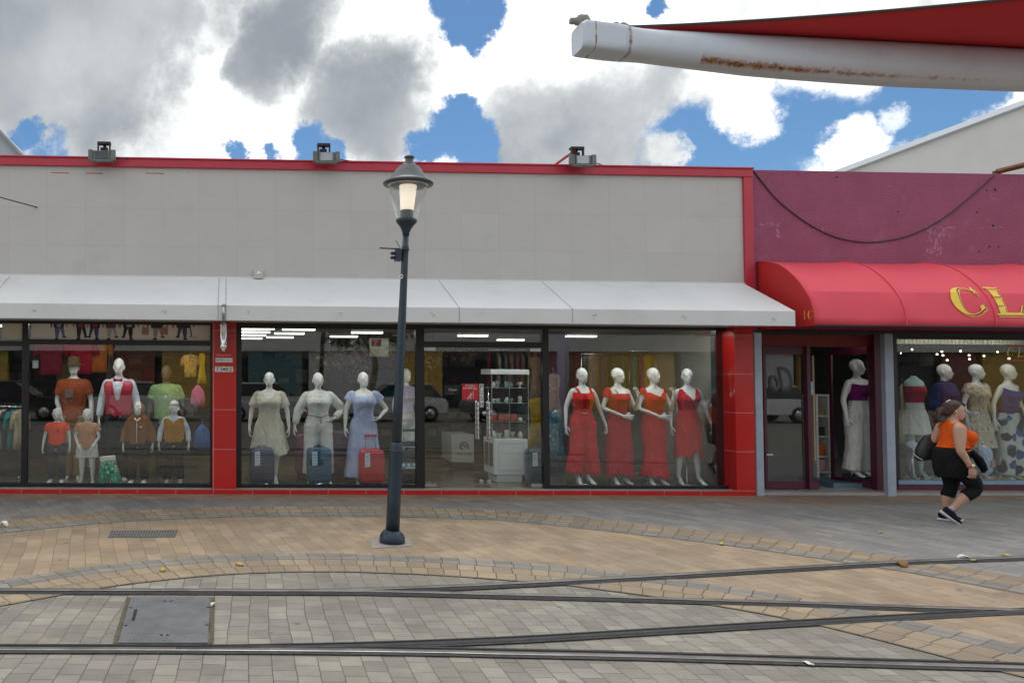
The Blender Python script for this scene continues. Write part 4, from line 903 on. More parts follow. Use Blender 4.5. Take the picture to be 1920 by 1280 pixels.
# uv: along, fraction round from the top, over the camera side
uvs = []
for i, x in enumerate(xs_):
    for j in range(NB): uvs.append((rings[i][0].x - rings[0][0].x, (j / NB + .5) % 1))
mb.smooth = False; mb.loft(rings[:6], uvs=uvs[:6 * NB]); mb.smooth = True; mb.loft(rings[5:], uvs=uvs[5 * NB:]); bo = mb.build('beam', MATS['beam_white'], sh)
mb = MB(); mb.smooth = True; mp_ = at(2350, 150, YB); mb.tube([mp_ + Vector((.05, 0, .3)), Vector((mp_.x + .05, mp_.y, gz(mp_.x) - .05))], .13, n=20); mb.build('mast', MATS['beam_white'], sh)
mat('galv_dirty', (.3, .28, .24), .6, .4, var=.3, scale=18)
mb = MB(); mb.smooth = True; mb.tube([at(1069, 40, YB), at(1080, 40, YB), at(1080.5, 40, YB), at(1087, 40, YB), at(1087.5, 39, YB), at(1092, 38, YB)], [.026, .028, .036, .038, .046, .048], n=10)
mb.tube([at(1086, 34, YB), at(1096, 36, YB), at(1104, 46, YB), at(1106, 52, YB)], [.03, .04, .03, .02], n=8); mb.build('pulley_bolt', MATS['galv_dirty'], sh)
mb = MB(); mb.smooth = True; mb.tube(cr_pts([at(1098, 43, YB), at(1120, 45, YB), at(1145, 47.5, YB), at(1165, 49, YB), at(1180, 50.5, YB)], 4), .017, n=7); mb.tube(cr_pts([at(1148, 48, YB), at(1155, 44.5, YB), at(1162, 49, YB), at(1168, 45, YB), at(1178, 50, YB)], 4), .015, n=7); mb.build('tie_rope', MATS['galv_dirty'], sh)
mb = MB(); mb.smooth = True; vs = []; NU, NV = 24, 10
for i in range(NU + 1):
    for j in range(NV + 1):
        u_ = i / NU; v_ = j / NV
        a_ = at(1176 + (2330 - 1176) * u_, 52 + 62 * u_ + 2, YB + .02); far = at(1176 + (2330 - 1176) * u_, 50.5 - 18 * u_ - 82 * u_ ** 1.5, YB + .03 - 1.25 * u_)
        p = a_.lerp(far, v_); p.z -= .07 * math.sin(math.pi * v_) * u_; vs.append(p)
mb.add(vs, [(i * (NV + 1) + j, i * (NV + 1) + j + 1, (i + 1) * (NV + 1) + j + 1, (i + 1) * (NV + 1) + j) for i in range(NU) for j in range(NV)])
o = mb.build('cloth', MATS['cloth_red'], sh); so = o.modifiers.new('cloth', 'SOLIDIFY'); so.thickness = .006
mb = MB(); mb.smooth = True; mb.tube([vs[i * (NV + 1) + NV] for i in range(NU + 1)], .012, n=6); mb.build('hem', mat('hem_dark', (.06, .05, .05), .7), sh)

for i, px in enumerate((1600, 1720, 1790, 1860)):  # added lamps out of view above the glass, brightening the boutique mannequins
    u = U(px, .75); t = thing('fill_strip', ('added unseen fill strip over the purple top in the boutique', 'added unseen fill strip over the red bandeau in the boutique', 'added unseen fill strip over the navy shirt in the boutique', 'added unseen fill strip over the floral dress in the boutique')[i], 'light', W(u, 2.62, .4), group='added unseen fill strips over the boutique display')
    mb = MB(); mb.fb(u - .3, u + .3, 2.585, 2.615, .345, .40); mb.build('housing', MATS['white_paint'], t); mb = MB(); mb.fb(u - .29, u + .29, 2.566, 2.583, .35, .395); mb.build('tube', mat('boutique_fill', (1, .96, .9), .5, var=0, emis=26.0), t)
# ------------------------------------------------------------------ figures (bodies grown as one surface)
def solid(mb, name, m, voxel=.013, iters=3, extra=None, dec=None):
    """fuse overlapping closed shapes into one smooth skin"""
    me = mb.mesh('tmp', m); o = bpy.data.objects.new('tmp', me); C.objects.link(o)
    r = o.modifiers.new('r', 'REMESH'); r.mode = 'VOXEL'; r.voxel_size = voxel; r.use_smooth_shade = True
    if iters: s_ = o.modifiers.new('s', 'SMOOTH'); s_.iterations = iters; s_.factor = .5
    e = o.evaluated_get(bpy.context.evaluated_depsgraph_get()); out = bpy.data.meshes.new_from_object(e); bpy.data.objects.remove(o); bpy.data.meshes.remove(me)
    if extra:
        bm = bmesh.new(); bm.from_mesh(out); em = extra.mesh('tmp2', m); bm.from_mesh(em); bm.to_mesh(out); bm.free(); bpy.data.meshes.remove(em)
    out.name = name
    if not out.materials: out.materials.append(m)
    for p in out.polygons: p.use_smooth = True
    return out
T_F = [(.80, .10, .085, .0), (.86, .158, .112, .008), (.92, .174, .122, .012), (.98, .166, .112, .008), (1.05, .138, .096, 0), (1.12, .12, .088, -.002), (1.20, .134, .096, -.006), (1.28, .15, .118, -.018), (1.33, .152, .112, -.014), (1.38, .16, .092, -.002), (1.42, .158, .072, .004), (1.455, .11, .058, .006), (1.48, .062, .052, .006)]
T_M = [(.80, .10, .09, .0), (.88, .162, .112, .004), (.95, .166, .112, .004), (1.04, .154, .104, 0), (1.12, .152, .102, -.002), (1.22, .166, .112, -.006), (1.31, .182, .118, -.010), (1.38, .19, .104, -.004), (1.43, .178, .078, .002), (1.465, .12, .062, .006), (1.49, .068, .058, .006)]
T_K = [(.78, .11, .095, .0), (.86, .158, .118, .004), (.94, .16, .12, .002), (1.04, .152, .116, -.004), (1.14, .152, .114, -.004), (1.24, .16, .112, -.004), (1.32, .168, .104, 0), (1.38, .158, .08, .002), (1.415, .105, .062, .006), (1.44, .064, .058, .006)]
def tor(T, z):
    if z <= T[0][0]: return T[0][1:]
    for a, b in zip(T, T[1:]):
        if z <= b[0]:
            k = (z - a[0]) / (b[0] - a[0]); k = k * k * (3 - 2 * k) * .4 + k * .6; return tuple(a[i] + (b[i] - a[i]) * k for i in (1, 2, 3))
    return T[-1][1:]
ARMS = {'down': ((.245, .025, 1.15), (.275, -.035, .90), (.05, -.12, -1)), 'out': ((.27, .03, 1.16), (.335, -.02, .92), (.12, -.1, -1)), 'hip': ((.36, .09, 1.17), (.215, -.04, 1.03), (-.75, -.35, -.45)),
        'across': ((.245, -.01, 1.15), (.03, -.20, 1.03), (-1, -.12, -.12)), 'belly': ((.25, .0, 1.15), (.1, -.19, 1.02), (-.9, -.3, -.2)), 'up': ((.27, -.02, 1.12), (.205, -.20, 1.31), (-.25, .0, 1)), 'fwd': ((.25, .02, 1.15), (.24, -.2, 1.02), (.0, -1, -.35)), 'front': ((.235, .0, 1.14), (.15, -.14, .93), (-.35, -.25, -1))}
def hand(mb, wr, d, side, sc=1.0, curl=.25, spread=.25, nf=6):
    """palm, four fingers and a thumb from the wrist along d"""
    wr = Vector(wr); d = Vector(d).normalized(); up = Vector((0, -1, 0)) if abs(d.y) < .7 else Vector((0, 0, 1))
    back = Vector((side, 0, 0)); back = (back - d * back.dot(d)); back = back.normalized() if back.length > .3 else Vector((0, -1, 0)); lat = d.cross(back).normalized()   # back = outward normal of the hand
    if lat.y > 0 or (abs(lat.y) < .1 and lat.z < 0): lat = -lat                                                 # lat points to the thumb side
    P = lambda a, b, c: wr + d * (a * sc) + lat * (b * sc) + back * (c * sc)
    mb.smooth = True
    mb.tube([P(-.035, 0, 0), P(0, 0, 0), P(.03, .002, 0), P(.06, .003, 0), P(.088, .002, -.002), P(.098, .002, -.004)], [(.026 * sc, .021 * sc), (.027 * sc, .019 * sc), (.035 * sc, .017 * sc), (.04 * sc, .015 * sc), (.038 * sc, .012 * sc), (.03 * sc, .008 * sc)], n=10, ref=lat)
    for k, (o, L_) in enumerate(((.030, .072), (.010, .08), (-.011, .074), (-.031, .058))):
        r = .0086 - .0006 * (k == 3); sp = o * spread; c = curl * (1 + .12 * k)
        a0 = P(.088, o, -.002); pts = [a0]; ang = c * .4
        for q in (.42, .32, .26):
            p = pts[-1]; pts.append(p + d * (L_ * q * math.cos(ang) * sc) - back * (L_ * q * math.sin(ang) * sc) + lat * (sp * q * sc)); ang += c * 1.6
        mb.tube(pts + [pts[-1] + (pts[-1] - pts[-2]) * .12], [r * 1.05 * sc, r * sc, r * .92 * sc, r * .8 * sc, r * .35 * sc], n=nf)
    t0 = P(.022, .030, -.004); mb.tube([t0, P(.048, .052, -.016), P(.075, .062, -.026), P(.093, .062, -.034), P(.099, .061, -.036)], [.0125 * sc, .011 * sc, .0095 * sc, .0082 * sc, .004 * sc], n=nf)
def head_rings(mb, c, yaw, tilt=0, sc=1.0, wid=1.0, face=True):
    """an egg shaped head with brow, nose, lips, chin and ears; c = base of the skull on the neck axis"""
    Mx = Matrix.Translation(c) @ Matrix.Rotation(yaw, 4, 'Z') @ Matrix.Rotation(tilt, 4, 'X')
    T = lambda x, y, z: Mx @ Vector((x * sc * wid, y * sc, z * sc))
    prof = [(-.012, .018, .016, -.066), (-.004, .034, .034, -.054), (.016, .05, .062, -.032), (.045, .06, .08, -.018), (.08, .069, .092, -.004), (.115, .074, .099, .002), (.15, .073, .098, .006), (.182, .062, .084, .008), (.205, .042, .058, .01), (.219, .02, .03, .01), (.223, .004, .006, .01)]
    mb.loft([[T(a * math.cos(2 * math.pi * j / 18), y + b * math.sin(2 * math.pi * j / 18), z) for j in range(18)] for z, a, b, y in prof])
    if face:
        mb.tube([T(0, -.09, .108), T(0, -.104, .085), T(0, -.112, .066), T(0, -.098, .056)], [.008 * sc, .011 * sc, .015 * sc, .011 * sc], n=8)
        mb.tube([T(-.026, -.088, .027), T(0, -.098, .029), T(.026, -.088, .027)], [.006 * sc, .011 * sc, .006 * sc], n=8)
        for s_ in (-1, 1):
            mb.tube([T(s_ * .012, -.093, .108), T(s_ * .034, -.086, .114), T(s_ * .055, -.066, .108)], [.008 * sc, .011 * sc, .007 * sc], n=8)
            mb.tube([T(s_ * .072, .004, .055), T(s_ * .079, .008, .075), T(s_ * .082, .014, .098), T(s_ * .077, .012, .11)], [.008 * sc, .011 * sc, .014 * sc, .008 * sc], n=8)
    return T
def body(T=T_F, wf=1.0, df=1.0, arms=('down', 'down'), head=True, yaw=0.0, legw=1.0, armw=1.0, heel=.055, voxel=.013, stance=.0, step=0.0, m=None, name='body', headsc=1.0, lean=0.0, legs=True, hands=True, hcurl=.25):
    mb = MB(); P = {'T': T, 'wf': wf, 'df': df}
    ztop = T[-1][0]
    zs = [T[0][0] + (ztop - T[0][0]) * i / 22 for i in range(23)]
    mb.loft([[Vector((a * wf * math.cos(t), y + b * df * math.sin(t), z)) for t in [2 * math.pi * j / 24 for j in range(24)]] for z in zs for a, b, y in [tor(T, z)]])
    if T is T_F:
        for s_ in (-1, 1): mb.ball((s_ * .072 * wf, -.085 * df - .006, 1.285), (.062 * wf, .055, .06), 14, 10)
    nb = ztop
    if head:
        mb.tube([(0, .008, nb - .07), (0, .01, nb - .01), (0, .006, nb + .04), (0, .0, nb + .09)], [.064, .05, .047, .05], n=14)
        head_rings(mb, Vector((0, -.0, nb + .055)), yaw, sc=headsc)
    else: mb.tube([(0, .008, nb - .07), (0, .01, nb - .01), (0, .01, nb + .03)], [.062, .05, .046], n=14)
    P['arm'] = {}; ext = MB()
    sh_x = (tor(T, ztop - .07)[0]) * wf
    for s_, kind in zip((-1, 1), arms):
        if kind is None: continue
        e, w, d = (Vector(v) for v in ARMS[kind]); zt = ztop - 1.48
        k = (wf - 1) * .15
        for v in (e, w): v.x = (v.x + k) * s_ if v.x > 0 else (v.x) * s_; v.z += zt
        d.x *= s_; sh = Vector((s_ * (sh_x - .004), .004, ztop - .09))
        P['arm'][s_] = (sh, e, w, d)
        pts = cr_pts([sh + Vector((-s_ * .03, 0, .012)), sh, sh.lerp(e, .5) + Vector((s_ * .006, .004, 0)), e, e.lerp(w, .4), w], 3); n = len(pts)
        rad = []
        for i in range(n):
            f = i / (n - 1); rad.append(armw * (.05 - .006 * f * 3 if f < .35 else (.044 - .012 * (f - .35) / .25 if f < .6 else (.0335 + .003 * math.sin((f - .6) / .4 * 3.1) - .012 * (f - .6) / .4))))
        mb.tube(pts, rad, n=12)
        if hands: hand(ext, w + d.normalized() * .012, d, s_, sc=.98, curl=hcurl)
    if legs:
        P['leg'] = {}
        for s_ in (-1, 1):
            st = step * s_
            hp = Vector((s_ * .088 * wf, .006, .90)); kn = Vector((s_ * (.085 + stance) * wf, -.012 - st * .5, .49)); an = Vector((s_ * (.082 + stance * 1.6) * wf, .02 - st, .085 + heel)); to = Vector((an.x + s_ * .02, an.y - .13, .026)); tip = Vector((an.x + s_ * .028, an.y - .20, .018))
            P['leg'][s_] = (hp, kn, an)
            pts = cr_pts([hp + Vector((0, 0, .06)), hp, hp.lerp(kn, .5) + Vector((s_ * .006, -.006, 0)), kn, kn.lerp(an, .32) + Vector((0, .014, 0)), kn.lerp(an, .7) + Vector((0, .006, 0)), an], 3); n = len(pts); tab = [(0, .085), (.16, .092), (.33, .078), (.5, .056), (.62, .058), (.82, .042), (1, .033)]
            mb.tube(pts, [legw * lerp_tab(tab, i / (n - 1)) for i in range(n)], n=14)
            mb.tube([Vector((an.x, an.y + .028, .03 + heel * .95)), Vector((an.x, an.y, .05 + heel * .9)), Vector((an.x, an.y - .05, .05 + heel * .55)), to, tip], [(.028, .03), (.033, .04), (.034, .032), (.038, .024), (.02, .015)], n=12, ref=(1, 0, 0))
            if heel > .03: mb.tube([Vector((an.x, an.y + .03, .03 + heel)), Vector((an.x, an.y + .033, .002))], [.014, .009], n=8)
    return solid(mb, name, m, voxel, 3, ext), P
# clothes -------------------------------------------------------------------------------------------------
def shell(P, zb, zt, off=.012, prof=(), pleat=0, amp=0.0, n=64, rows=34, asym=None, wob=0.0, seed=1, thick=.006):
    """open cloth shell round the body: prof = extra (z,a,b,y) stations below the waist; zb/zt numbers or functions of angle"""
    rnd = random.Random(seed); ph = [rnd.uniform(0, 6.28) for _ in range(6)]
    T, wf, df = P['T'], P['wf'], P['df']; zmin = max([p[0] for p in prof], default=None)
    def R_(z):
        if prof and z < zmin:
            pr = sorted(prof); 
            if z <= pr[0][0]: return pr[0][1:]
            for a, b in zip(pr, pr[1:]):
                if z <= b[0]: k = (z - a[0]) / (b[0] - a[0]); k = k * k * (3 - 2 * k) * .5 + k * .5; return tuple(a[i] + (b[i] - a[i]) * k for i in (1, 2, 3))
        a, b, y = tor(T, z)
        if T is T_F and 1.2 < z < 1.36: b = b + .028 * math.sin((z - 1.2) / .16 * math.pi); 
        return (a * wf + off, b * df + off, y - (.008 if T is T_F and 1.2 < z < 1.36 else 0))
    fb_ = zb if callable(zb) else (lambda t: zb); ft_ = zt if callable(zt) else (lambda t: zt)
    rings = []
    for i in range(rows + 1):
        s_ = i / rows; ring = []
        for j in range(n):
            t = 2 * math.pi * j / n; z0, z1 = fb_(t), ft_(t); z = z0 + (z1 - z0) * s_; a, b, y = R_(z)
            f = 1.0
            if pleat and z < 1.08:
                fall = min(1, max(0, (1.08 - z) / .6)); f += amp * fall * (math.cos(pleat * t + ph[0] + .6 * math.sin(2 * t + ph[1])) + .5 * math.cos(2.3 * pleat * t + ph[2] + 2 * z))
            f += wob * (math.sin(3 * t + 9 * z + ph[3]) + math.sin(5 * t - 13 * z + ph[4])) * .5
            ring.append(Vector((a * f * math.cos(t), y + b * f * math.sin(t), z)))
        rings.append(ring)
    mb = MB(); mb.smooth = True; mb.loft(rings, cap=False)
    if thick:                                       # turn the rims in so the cloth has thickness
        inn = [[v + (Vector((0, 0, v.z)) - v) * (thick / max(.05, (Vector((v.x, v.y, 0))).length)) for v in r] for r in rings]
        mb.loft(inn[::-1], cap=False)
        for ra, rb in ((rings[0], inn[0]), (rings[-1], inn[-1])): mb.loft([ra, rb], cap=False)
    return mb
def neck(front, side, back, pw=1.5, vee=False):
    def f(t):
        fr = max(0, -math.sin(t)); bk = max(0, math.sin(t)); 
        k = fr ** pw if not vee else max(0, 1 - abs(math.cos(t)) * 1.6) if fr > 0 else 0
        return side + (front - side) * k + (back - side) * bk ** pw
    return f
def sleeve(mb, P, s_, f0, f1, r0, r1, puff=0):
    sh, e, w, d = P['arm'][s_]; pts = cr_pts([sh + Vector((-s_ * .03, 0, .012)), sh, sh.lerp(e, .5), e, e.lerp(w, .5), w], 4); n = len(pts); k0, k1 = int(f0 * (n - 1)), max(int(f0 * (n - 1)) + 2, int(round(f1 * (n - 1))))
    seg = pts[k0:k1 + 1]; m_ = len(seg); mb.tube(seg, [(r0 + (r1 - r0) * i / (m_ - 1)) * (.8 + .2 * min(1, i / (m_ - 1) / .4) if f0 < .03 else 1) + puff * math.sin(math.pi * i / (m_ - 1)) for i in range(m_)], n=16)
def shirt(P, z0, off=.016, sl=.42, r0=.062, r1=.058, collar=False, flare=.0, arms=True, wob=.008, puff=0, zt=None):
    mb = MB(); T, wf, df = P['T'], P['wf'], P['df']; zt = zt or T[-1][0] - .012; zs = [z0 + (zt - z0) * i / 24 for i in range(25)]; rings = []
    for z in zs:
        a, b, y = tor(T, z); z_hip = .98; fl = flare * max(0, (1.15 - z))
        a2 = max(a * wf, tor(T, 1.25)[0] * wf * .93 if z < 1.25 and T is not T_F else 0) + off + fl; b2 = b * df + off + fl + (.024 * math.sin((z - 1.2) / .16 * math.pi) if T is T_F and 1.2 < z < 1.36 else 0)
        rings.append([Vector((a2 * (1 + wob * math.sin(4 * t + 17 * z)) * math.cos(t), y + b2 * (1 + wob * math.sin(3 * t - 21 * z)) * math.sin(t), z)) for t in [2 * math.pi * j / 28 for j in range(28)]])
    mb.loft(rings)
    if arms:
        for s_ in (-1, 1):
            if s_ in P['arm']: sleeve(mb, P, s_, 0, sl, r0, r1, puff)
    if collar: mb.tube([(0, .008, zt - .01), (0, .006, zt + .035)], [.066, .058], n=16)
    return mb
def trousers(P, z1=1.05, zb=.10, r_top=.108, r_knee=.075, r_hem=.07, off=.012, spread=0.0):
    mb = MB(); T, wf, df = P['T'], P['wf'], P['df']; z0 = .80; zs = [z0 + (z1 - z0) * i / 10 for i in range(11)]
    mb.loft([[Vector(((a * wf + off) * math.cos(t), y + (b * df + off) * math.sin(t), z)) for t in [2 * math.pi * j / 28 for j in range(28)]] for z in zs for a, b, y in [tor(T, z)]])
    for s_ in (-1, 1):
        hp, kn, an = P['leg'][s_]; end = kn.lerp(an, min(1.2, (kn.z - zb) / (kn.z - an.z))) if zb < kn.z else hp.lerp(kn, (hp.z - zb) / (hp.z - kn.z)); end.z = zb; end.x += s_ * spread
        mid = kn if zb < kn.z - .05 else hp.lerp(end, .5); rm = r_knee
        pts = cr_pts([hp + Vector((0, 0, .04)), hp + Vector((0, 0, -.06)), hp.lerp(mid, .5), mid + Vector((s_ * spread * .4, 0, 0)), mid.lerp(end, .5) + Vector((s_ * spread * .2, 0, 0)), end], 4); n = len(pts)
        mb.tube(pts, [lerp_tab([(0, r_top), (.2, r_top * 1.0), (.6, rm), (1, r_hem)], i / (n - 1)) * (1 + .03 * math.sin(i * 1.7)) for i in range(n)], n=18)
    return mb
def cap_part(mb, name, m, parent): return mb.build(name, m, parent, local=True)
def part_me(me, name, parent): me.name = name; return link(name, me, parent)
mat('mannequin_white', (.70, .715, .725), .25, var=.02, coat=.25); mat('mannequin_matte', (.68, .69, .68), .4, var=.03)
MW = MATS['mannequin_white']
def fabric(name, col, var=.10, bump=.25):
    new = name not in MATS; m = mat(name, col, .88, var=var, scale=9, bump=bump, bscale=120, spec=.2)
    if new:                                     # soft hanging folds
        nt = m.node_tree; N = nt.nodes; L = nt.links; p = N['Principled BSDF']; tc = N['Texture Coordinate']; mp = N.new('ShaderNodeMapping'); mp.inputs['Scale'].default_value = (16, 16, 4.5); L.new(tc.outputs['Object'], mp.inputs[0])
        n = N.new('ShaderNodeTexNoise'); n.inputs['Scale'].default_value = 1; n.inputs['Detail'].default_value = 3; n.inputs['Distortion'].default_value = .8; L.new(mp.outputs[0], n.inputs['Vector'])
        b = N.new('ShaderNodeBump'); b.inputs['Strength'].default_value = .75; b.inputs['Distance'].default_value = .05; L.new(n.outputs['Fac'], b.inputs['Height'])
        if p.inputs['Normal'].links: L.new(p.inputs['Normal'].links[0].from_socket, b.inputs['Normal'])
        L.new(b.outputs[0], p.inputs['Normal'])
    return m
def pattern(name, base, spots, scale, lo, hi, base2=None):
    if name in MATS: return MATS[name]
    m = fabric(name, base); nt = m.node_tree; N = nt.nodes; L = nt.links; p = N['Principled BSDF']; last = p.inputs['Base Color'].links[0].from_socket; tc = N['Texture Coordinate']
    for k, c in enumerate(spots):
        v = N.new('ShaderNodeTexVoronoi'); v.inputs['Scale'].default_value = scale * (1 + .0 * k); ad = N.new('ShaderNodeVectorMath'); ad.inputs[1].default_value = (3.3 * k, 1.7 * k, 2.1 * k) if k != len(spots) - 1 or len(spots) == 1 or True else (0, 0, 0)
        n = N.new('ShaderNodeTexNoise'); n.inputs['Scale'].default_value = scale * 3; L.new(tc.outputs['Object'], n.inputs['Vector']); sc2 = N.new('ShaderNodeVectorMath'); sc2.operation = 'MULTIPLY_ADD'; sc2.inputs[1].default_value = (.35 / scale,) * 3
        L.new(n.outputs['Color'], sc2.inputs[0]); L.new(tc.outputs['Object'], sc2.inputs[2]); L.new(sc2.outputs[0], ad.inputs[0]); L.new(ad.outputs[0], v.inputs['Vector'])
        mr = N.new('ShaderNodeMapRange'); mr.inputs[1].default_value = lo; mr.inputs[2].default_value = hi; mr.inputs[3].default_value = 1; mr.inputs[4].default_value = 0; L.new(v.outputs['Distance'], mr.inputs[0])
        mx = N.new('ShaderNodeMix'); mx.data_type = 'RGBA'; mx.inputs[7].default_value = (*c, 1); L.new(mr.outputs[0], mx.inputs[0]); L.new(last, mx.inputs[6]); last = mx.outputs[2]
    L.new(last, p.inputs['Base Color']); return m
GRP = 'shop window mannequins'
def figure(label, px, py0, py1, d, total, face=0.0, floor=None, group=GRP, name='mannequin', wide=1.0):
    """stand a figure of model height `total` at a pixel column, head at py1, on the window floor"""
    u, w0 = fu(px, py0, d); w1 = fu(px, py1, d)[1]; fl = w0 if floor is None else floor; sc = (w1 - fl) / total
    return thing(name, label, 'mannequin', W(u, fl, d), (0, 0, FA + R(face)), (sc * wide, sc * wide, sc), group)
# ------------------------------------------------------------------ mannequins in the store windows
RED = fabric('dress_red', (.56, .012, .02)); RED2 = fabric('dress_crimson', (.46, .010, .025)); RED3 = fabric('dress_scarlet', (.60, .016, .016))
HF = 1.758                                       # head height of the female model
FLOORW = PLW + .0
def base_plate(t, m=MATS['steel']):
    mb = MB(); mb.smooth = True; mb.lathe([(.15, 0), (.15, .008), (.02, .012), (.012, .02), (.011, .42), (.004, .425)], 20); 
    o = mb.build('stand', m, t, local=True); o.location = (0, .06, 0)
def straps(t, m, x=.095, zf=1.36, zb=1.36, r=.012):
    mb = MB(); mb.smooth = True
    for s_ in (-1, 1): mb.tube(cr_pts([Vector((s_ * x * .85, -.118, zf - .02)), Vector((s_ * x, -.085, 1.41)), Vector((s_ * x * 1.05, -.01, 1.452)), Vector((s_ * x, .055, 1.42)), Vector((s_ * x * .9, .085, zb - .02))], 4), [(r * 1.6, r * .5)] * 17, n=8, ref=(1, 0, 0))
    cap_part(mb, 'straps', m, t)
# four red outfits
t = figure('white mannequin in red tank top and wide cropped red trousers, first of four red outfits', 1094, 907, 689, .75, HF)
b, P = body(arms=('down', 'out'), yaw=R(4), m=MW, heel=.06); part_me(b, 'body', t)
cap_part(shell(P, 1.03, neck(1.37, 1.40, 1.36), .012, wob=.006), 'top', RED, t); straps(t, RED)
mb = trousers(P, 1.08, .17, .116, .112, .128, spread=.055); part_me(solid(mb, 'trousers', RED3, .014, 2), 'trousers', t)
mb = MB(); mb.smooth = True; mb.tube([(-.06, -.112, 1.075), (.02, -.115, 1.073)], .006, n=6); cap_part(mb, 'buckle', mat('gold_metal', (.6, .45, .2), .3, .9), t); base_plate(t)
t = figure('white mannequin in off shoulder crimson top and long crimson skirt, one hand raised', 1161, 907, 689, .75, HF, 6)
b, P = body(arms=('across', 'up'), yaw=R(20), m=MW, heel=.06, armw=.9); part_me(b, 'body', t)
mb = shell(P, 1.0, 1.365, .013, wob=.006); cap_part(mb, 'top', RED2, t)
mb = MB(); sleeve(mb, P, -1, .12, .36, .066, .066); part_me(solid(mb, 'sleeve', RED2, .012, 1), 'sleeve', t)
cap_part(shell(P, lambda a: .14 + .03 * math.sin(3 * a + 1), 1.08, .014, [(.10, .21, .17, .0), (.45, .2, .158, .0), (.8, .19, .14, .008), (.92, .192, .136, .01), (1.0, .172, .118, .006)], 11, .05), 'skirt', RED2, t)
mb = MB(); mb.smooth = True; mb.tube([(-.10, -.085, 1.43), (-.07, -.115, 1.36)], .007, n=6); cap_part(mb, 'strap', MATS['ink_black'], t); base_plate(t)
t = figure('white mannequin in red off shoulder mermaid gown, left arm bent and right arm across', 1228, 908, 689, .75, HF, 4)
b, P = body(arms=('across', 'up'), yaw=R(16), m=MW, heel=.06, armw=.9); part_me(b, 'body', t)
cap_part(shell(P, lambda a: .13 + .02 * math.sin(2 * a), neck(1.325, 1.385, 1.36, .8, True), .012, [(.12, .218, .18, 0), (.30, .185, .155, 0), (.50, .165, .135, .0), (.75, .19, .145, .004), (.92, .194, .142, .010), (1.0, .18, .128, .008)], 9, .03), 'gown', RED3, t)
mb = MB(); sleeve(mb, P, -1, .1, .30, .064, .064); sleeve(mb, P, 1, .1, .26, .06, .06); part_me(solid(mb, 'sleeve', RED2, .012, 1), 'sleeve', t); base_plate(t)
t = figure('white mannequin in red V neck dress with split knee length hem beside the right pillar', 1292, 908, 690, .75, HF, -4)
b, P = body(arms=('down', 'out'), yaw=R(-8), m=MW, heel=.06, step=.03, stance=.03); part_me(b, 'body', t)
cap_part(shell(P, 1.02, neck(1.25, 1.44, 1.43, 1, True), .012, wob=.006), 'bodice', RED, t)
cap_part(shell(P, lambda a: .40 + (.16 * max(0, 1 - abs((a - 4.9)) * 2.2)) + .04 * math.sin(2 * a), 1.10, .014, [(.38, .205, .15, 0), (.7, .205, .145, .006), (.92, .2, .142, .012), (1.02, .165, .114, .006), (1.08, .145, .104, .0)], 7, .035), 'skirt', RED3, t); base_plate(t)
t = figure('white mannequin in sheer white dress standing deep behind the last red dress', 1316, 895, 622, 1.9, HF, -10)
b, P = body(arms=('down', 'down'), yaw=R(-20), m=MW, heel=.05); part_me(b, 'body', t); WHT = fabric('cloth_white', (.66, .67, .66))
cap_part(shell(P, .2, neck(1.36, 1.42, 1.42), .02, [(.15, .3, .24, 0), (.6, .25, .2, 0), (.92, .21, .16, .01), (1.06, .16, .115, 0)], 12, .06), 'dress', WHT, t)
mb = MB(); sleeve(mb, P, -1, .02, .4, .07, .08, .02); sleeve(mb, P, 1, .02, .4, .07, .08, .02); part_me(solid(mb, 'sleeve', WHT, .014, 1), 'sleeve', t); base_plate(t)
# middle window
CREAM = fabric('lace_cream', (.66, .63, .54), .16, .9); IVORY = fabric('jumpsuit_white', (.68, .70, .68)); PERI = fabric('dress_periwinkle', (.38, .46, .70))
MG = MATS['mannequin_matte']
t = figure('silver white mannequin in short cream lace dress, leftmost in the middle window', 505, 906, 697, .75, HF, -6, wide=1.06)
b, P = body(wf=1.12, df=1.1, arms=('down', 'down'), yaw=R(0), m=MG, heel=.06, armw=1.15, legw=1.05, step=.05); part_me(b, 'body', t)
cap_part(shell(P, lambda a: .50 + .05 * math.sin(2 * a + .6), neck(1.33, 1.445, 1.44, 1, True), .016, [(.46, .29, .22, 0), (.7, .25, .19, .004), (.92, .215, .16, .012), (1.05, .165, .12, 0)], 13, .06), 'dress', CREAM, t)
mb = MB(); sleeve(mb, P, -1, .02, .5, .062, .08); sleeve(mb, P, 1, .02, .5, .062, .08); part_me(solid(mb, 'sleeve', CREAM, .014, 1), 'sleeve', t); base_plate(t)
t = figure('silver white mannequin in ivory long sleeved jumpsuit with thin belt and one hand on hip', 597, 906, 698, .75, HF, 4, wide=1.08)
b, P = body(wf=1.12, df=1.1, arms=('out', 'hip'), yaw=R(6), m=MG, heel=.06, armw=1.1, legw=1.05, stance=.02); part_me(b, 'body', t)
mb = shirt(P, 1.02, .014, .93, .072, .05, puff=.012); part_me(solid(mb, 'blouse', IVORY, .014, 2), 'blouse', t)
mb = trousers(P, 1.10, .16, .118, .102, .10, spread=.01); part_me(solid(mb, 'trousers', IVORY, .014, 2), 'trousers', t)
mb = MB(); mb.smooth = True; a_, b_, y_ = tor(T_F, 1.08); mb.tube([((a_ * 1.12 + .02) * math.cos(q), y_ + (b_ * 1.1 + .02) * math.sin(q), 1.085 - .03 * max(0, -math.sin(q)) ** 6) for q in [2 * math.pi * i / 40 for i in range(41)]], .006, n=6); mb.tube([(.01, -.145, 1.06), (.012, -.15, .95)], .005, n=5); cap_part(mb, 'belt', mat('belt_brown', (.07, .06, .05), .6), t); base_plate(t)
t = figure('silver mannequin in long pale blue flutter sleeved dress left of the lamp post', 682, 906, 697, .75, HF, 4, wide=1.05)
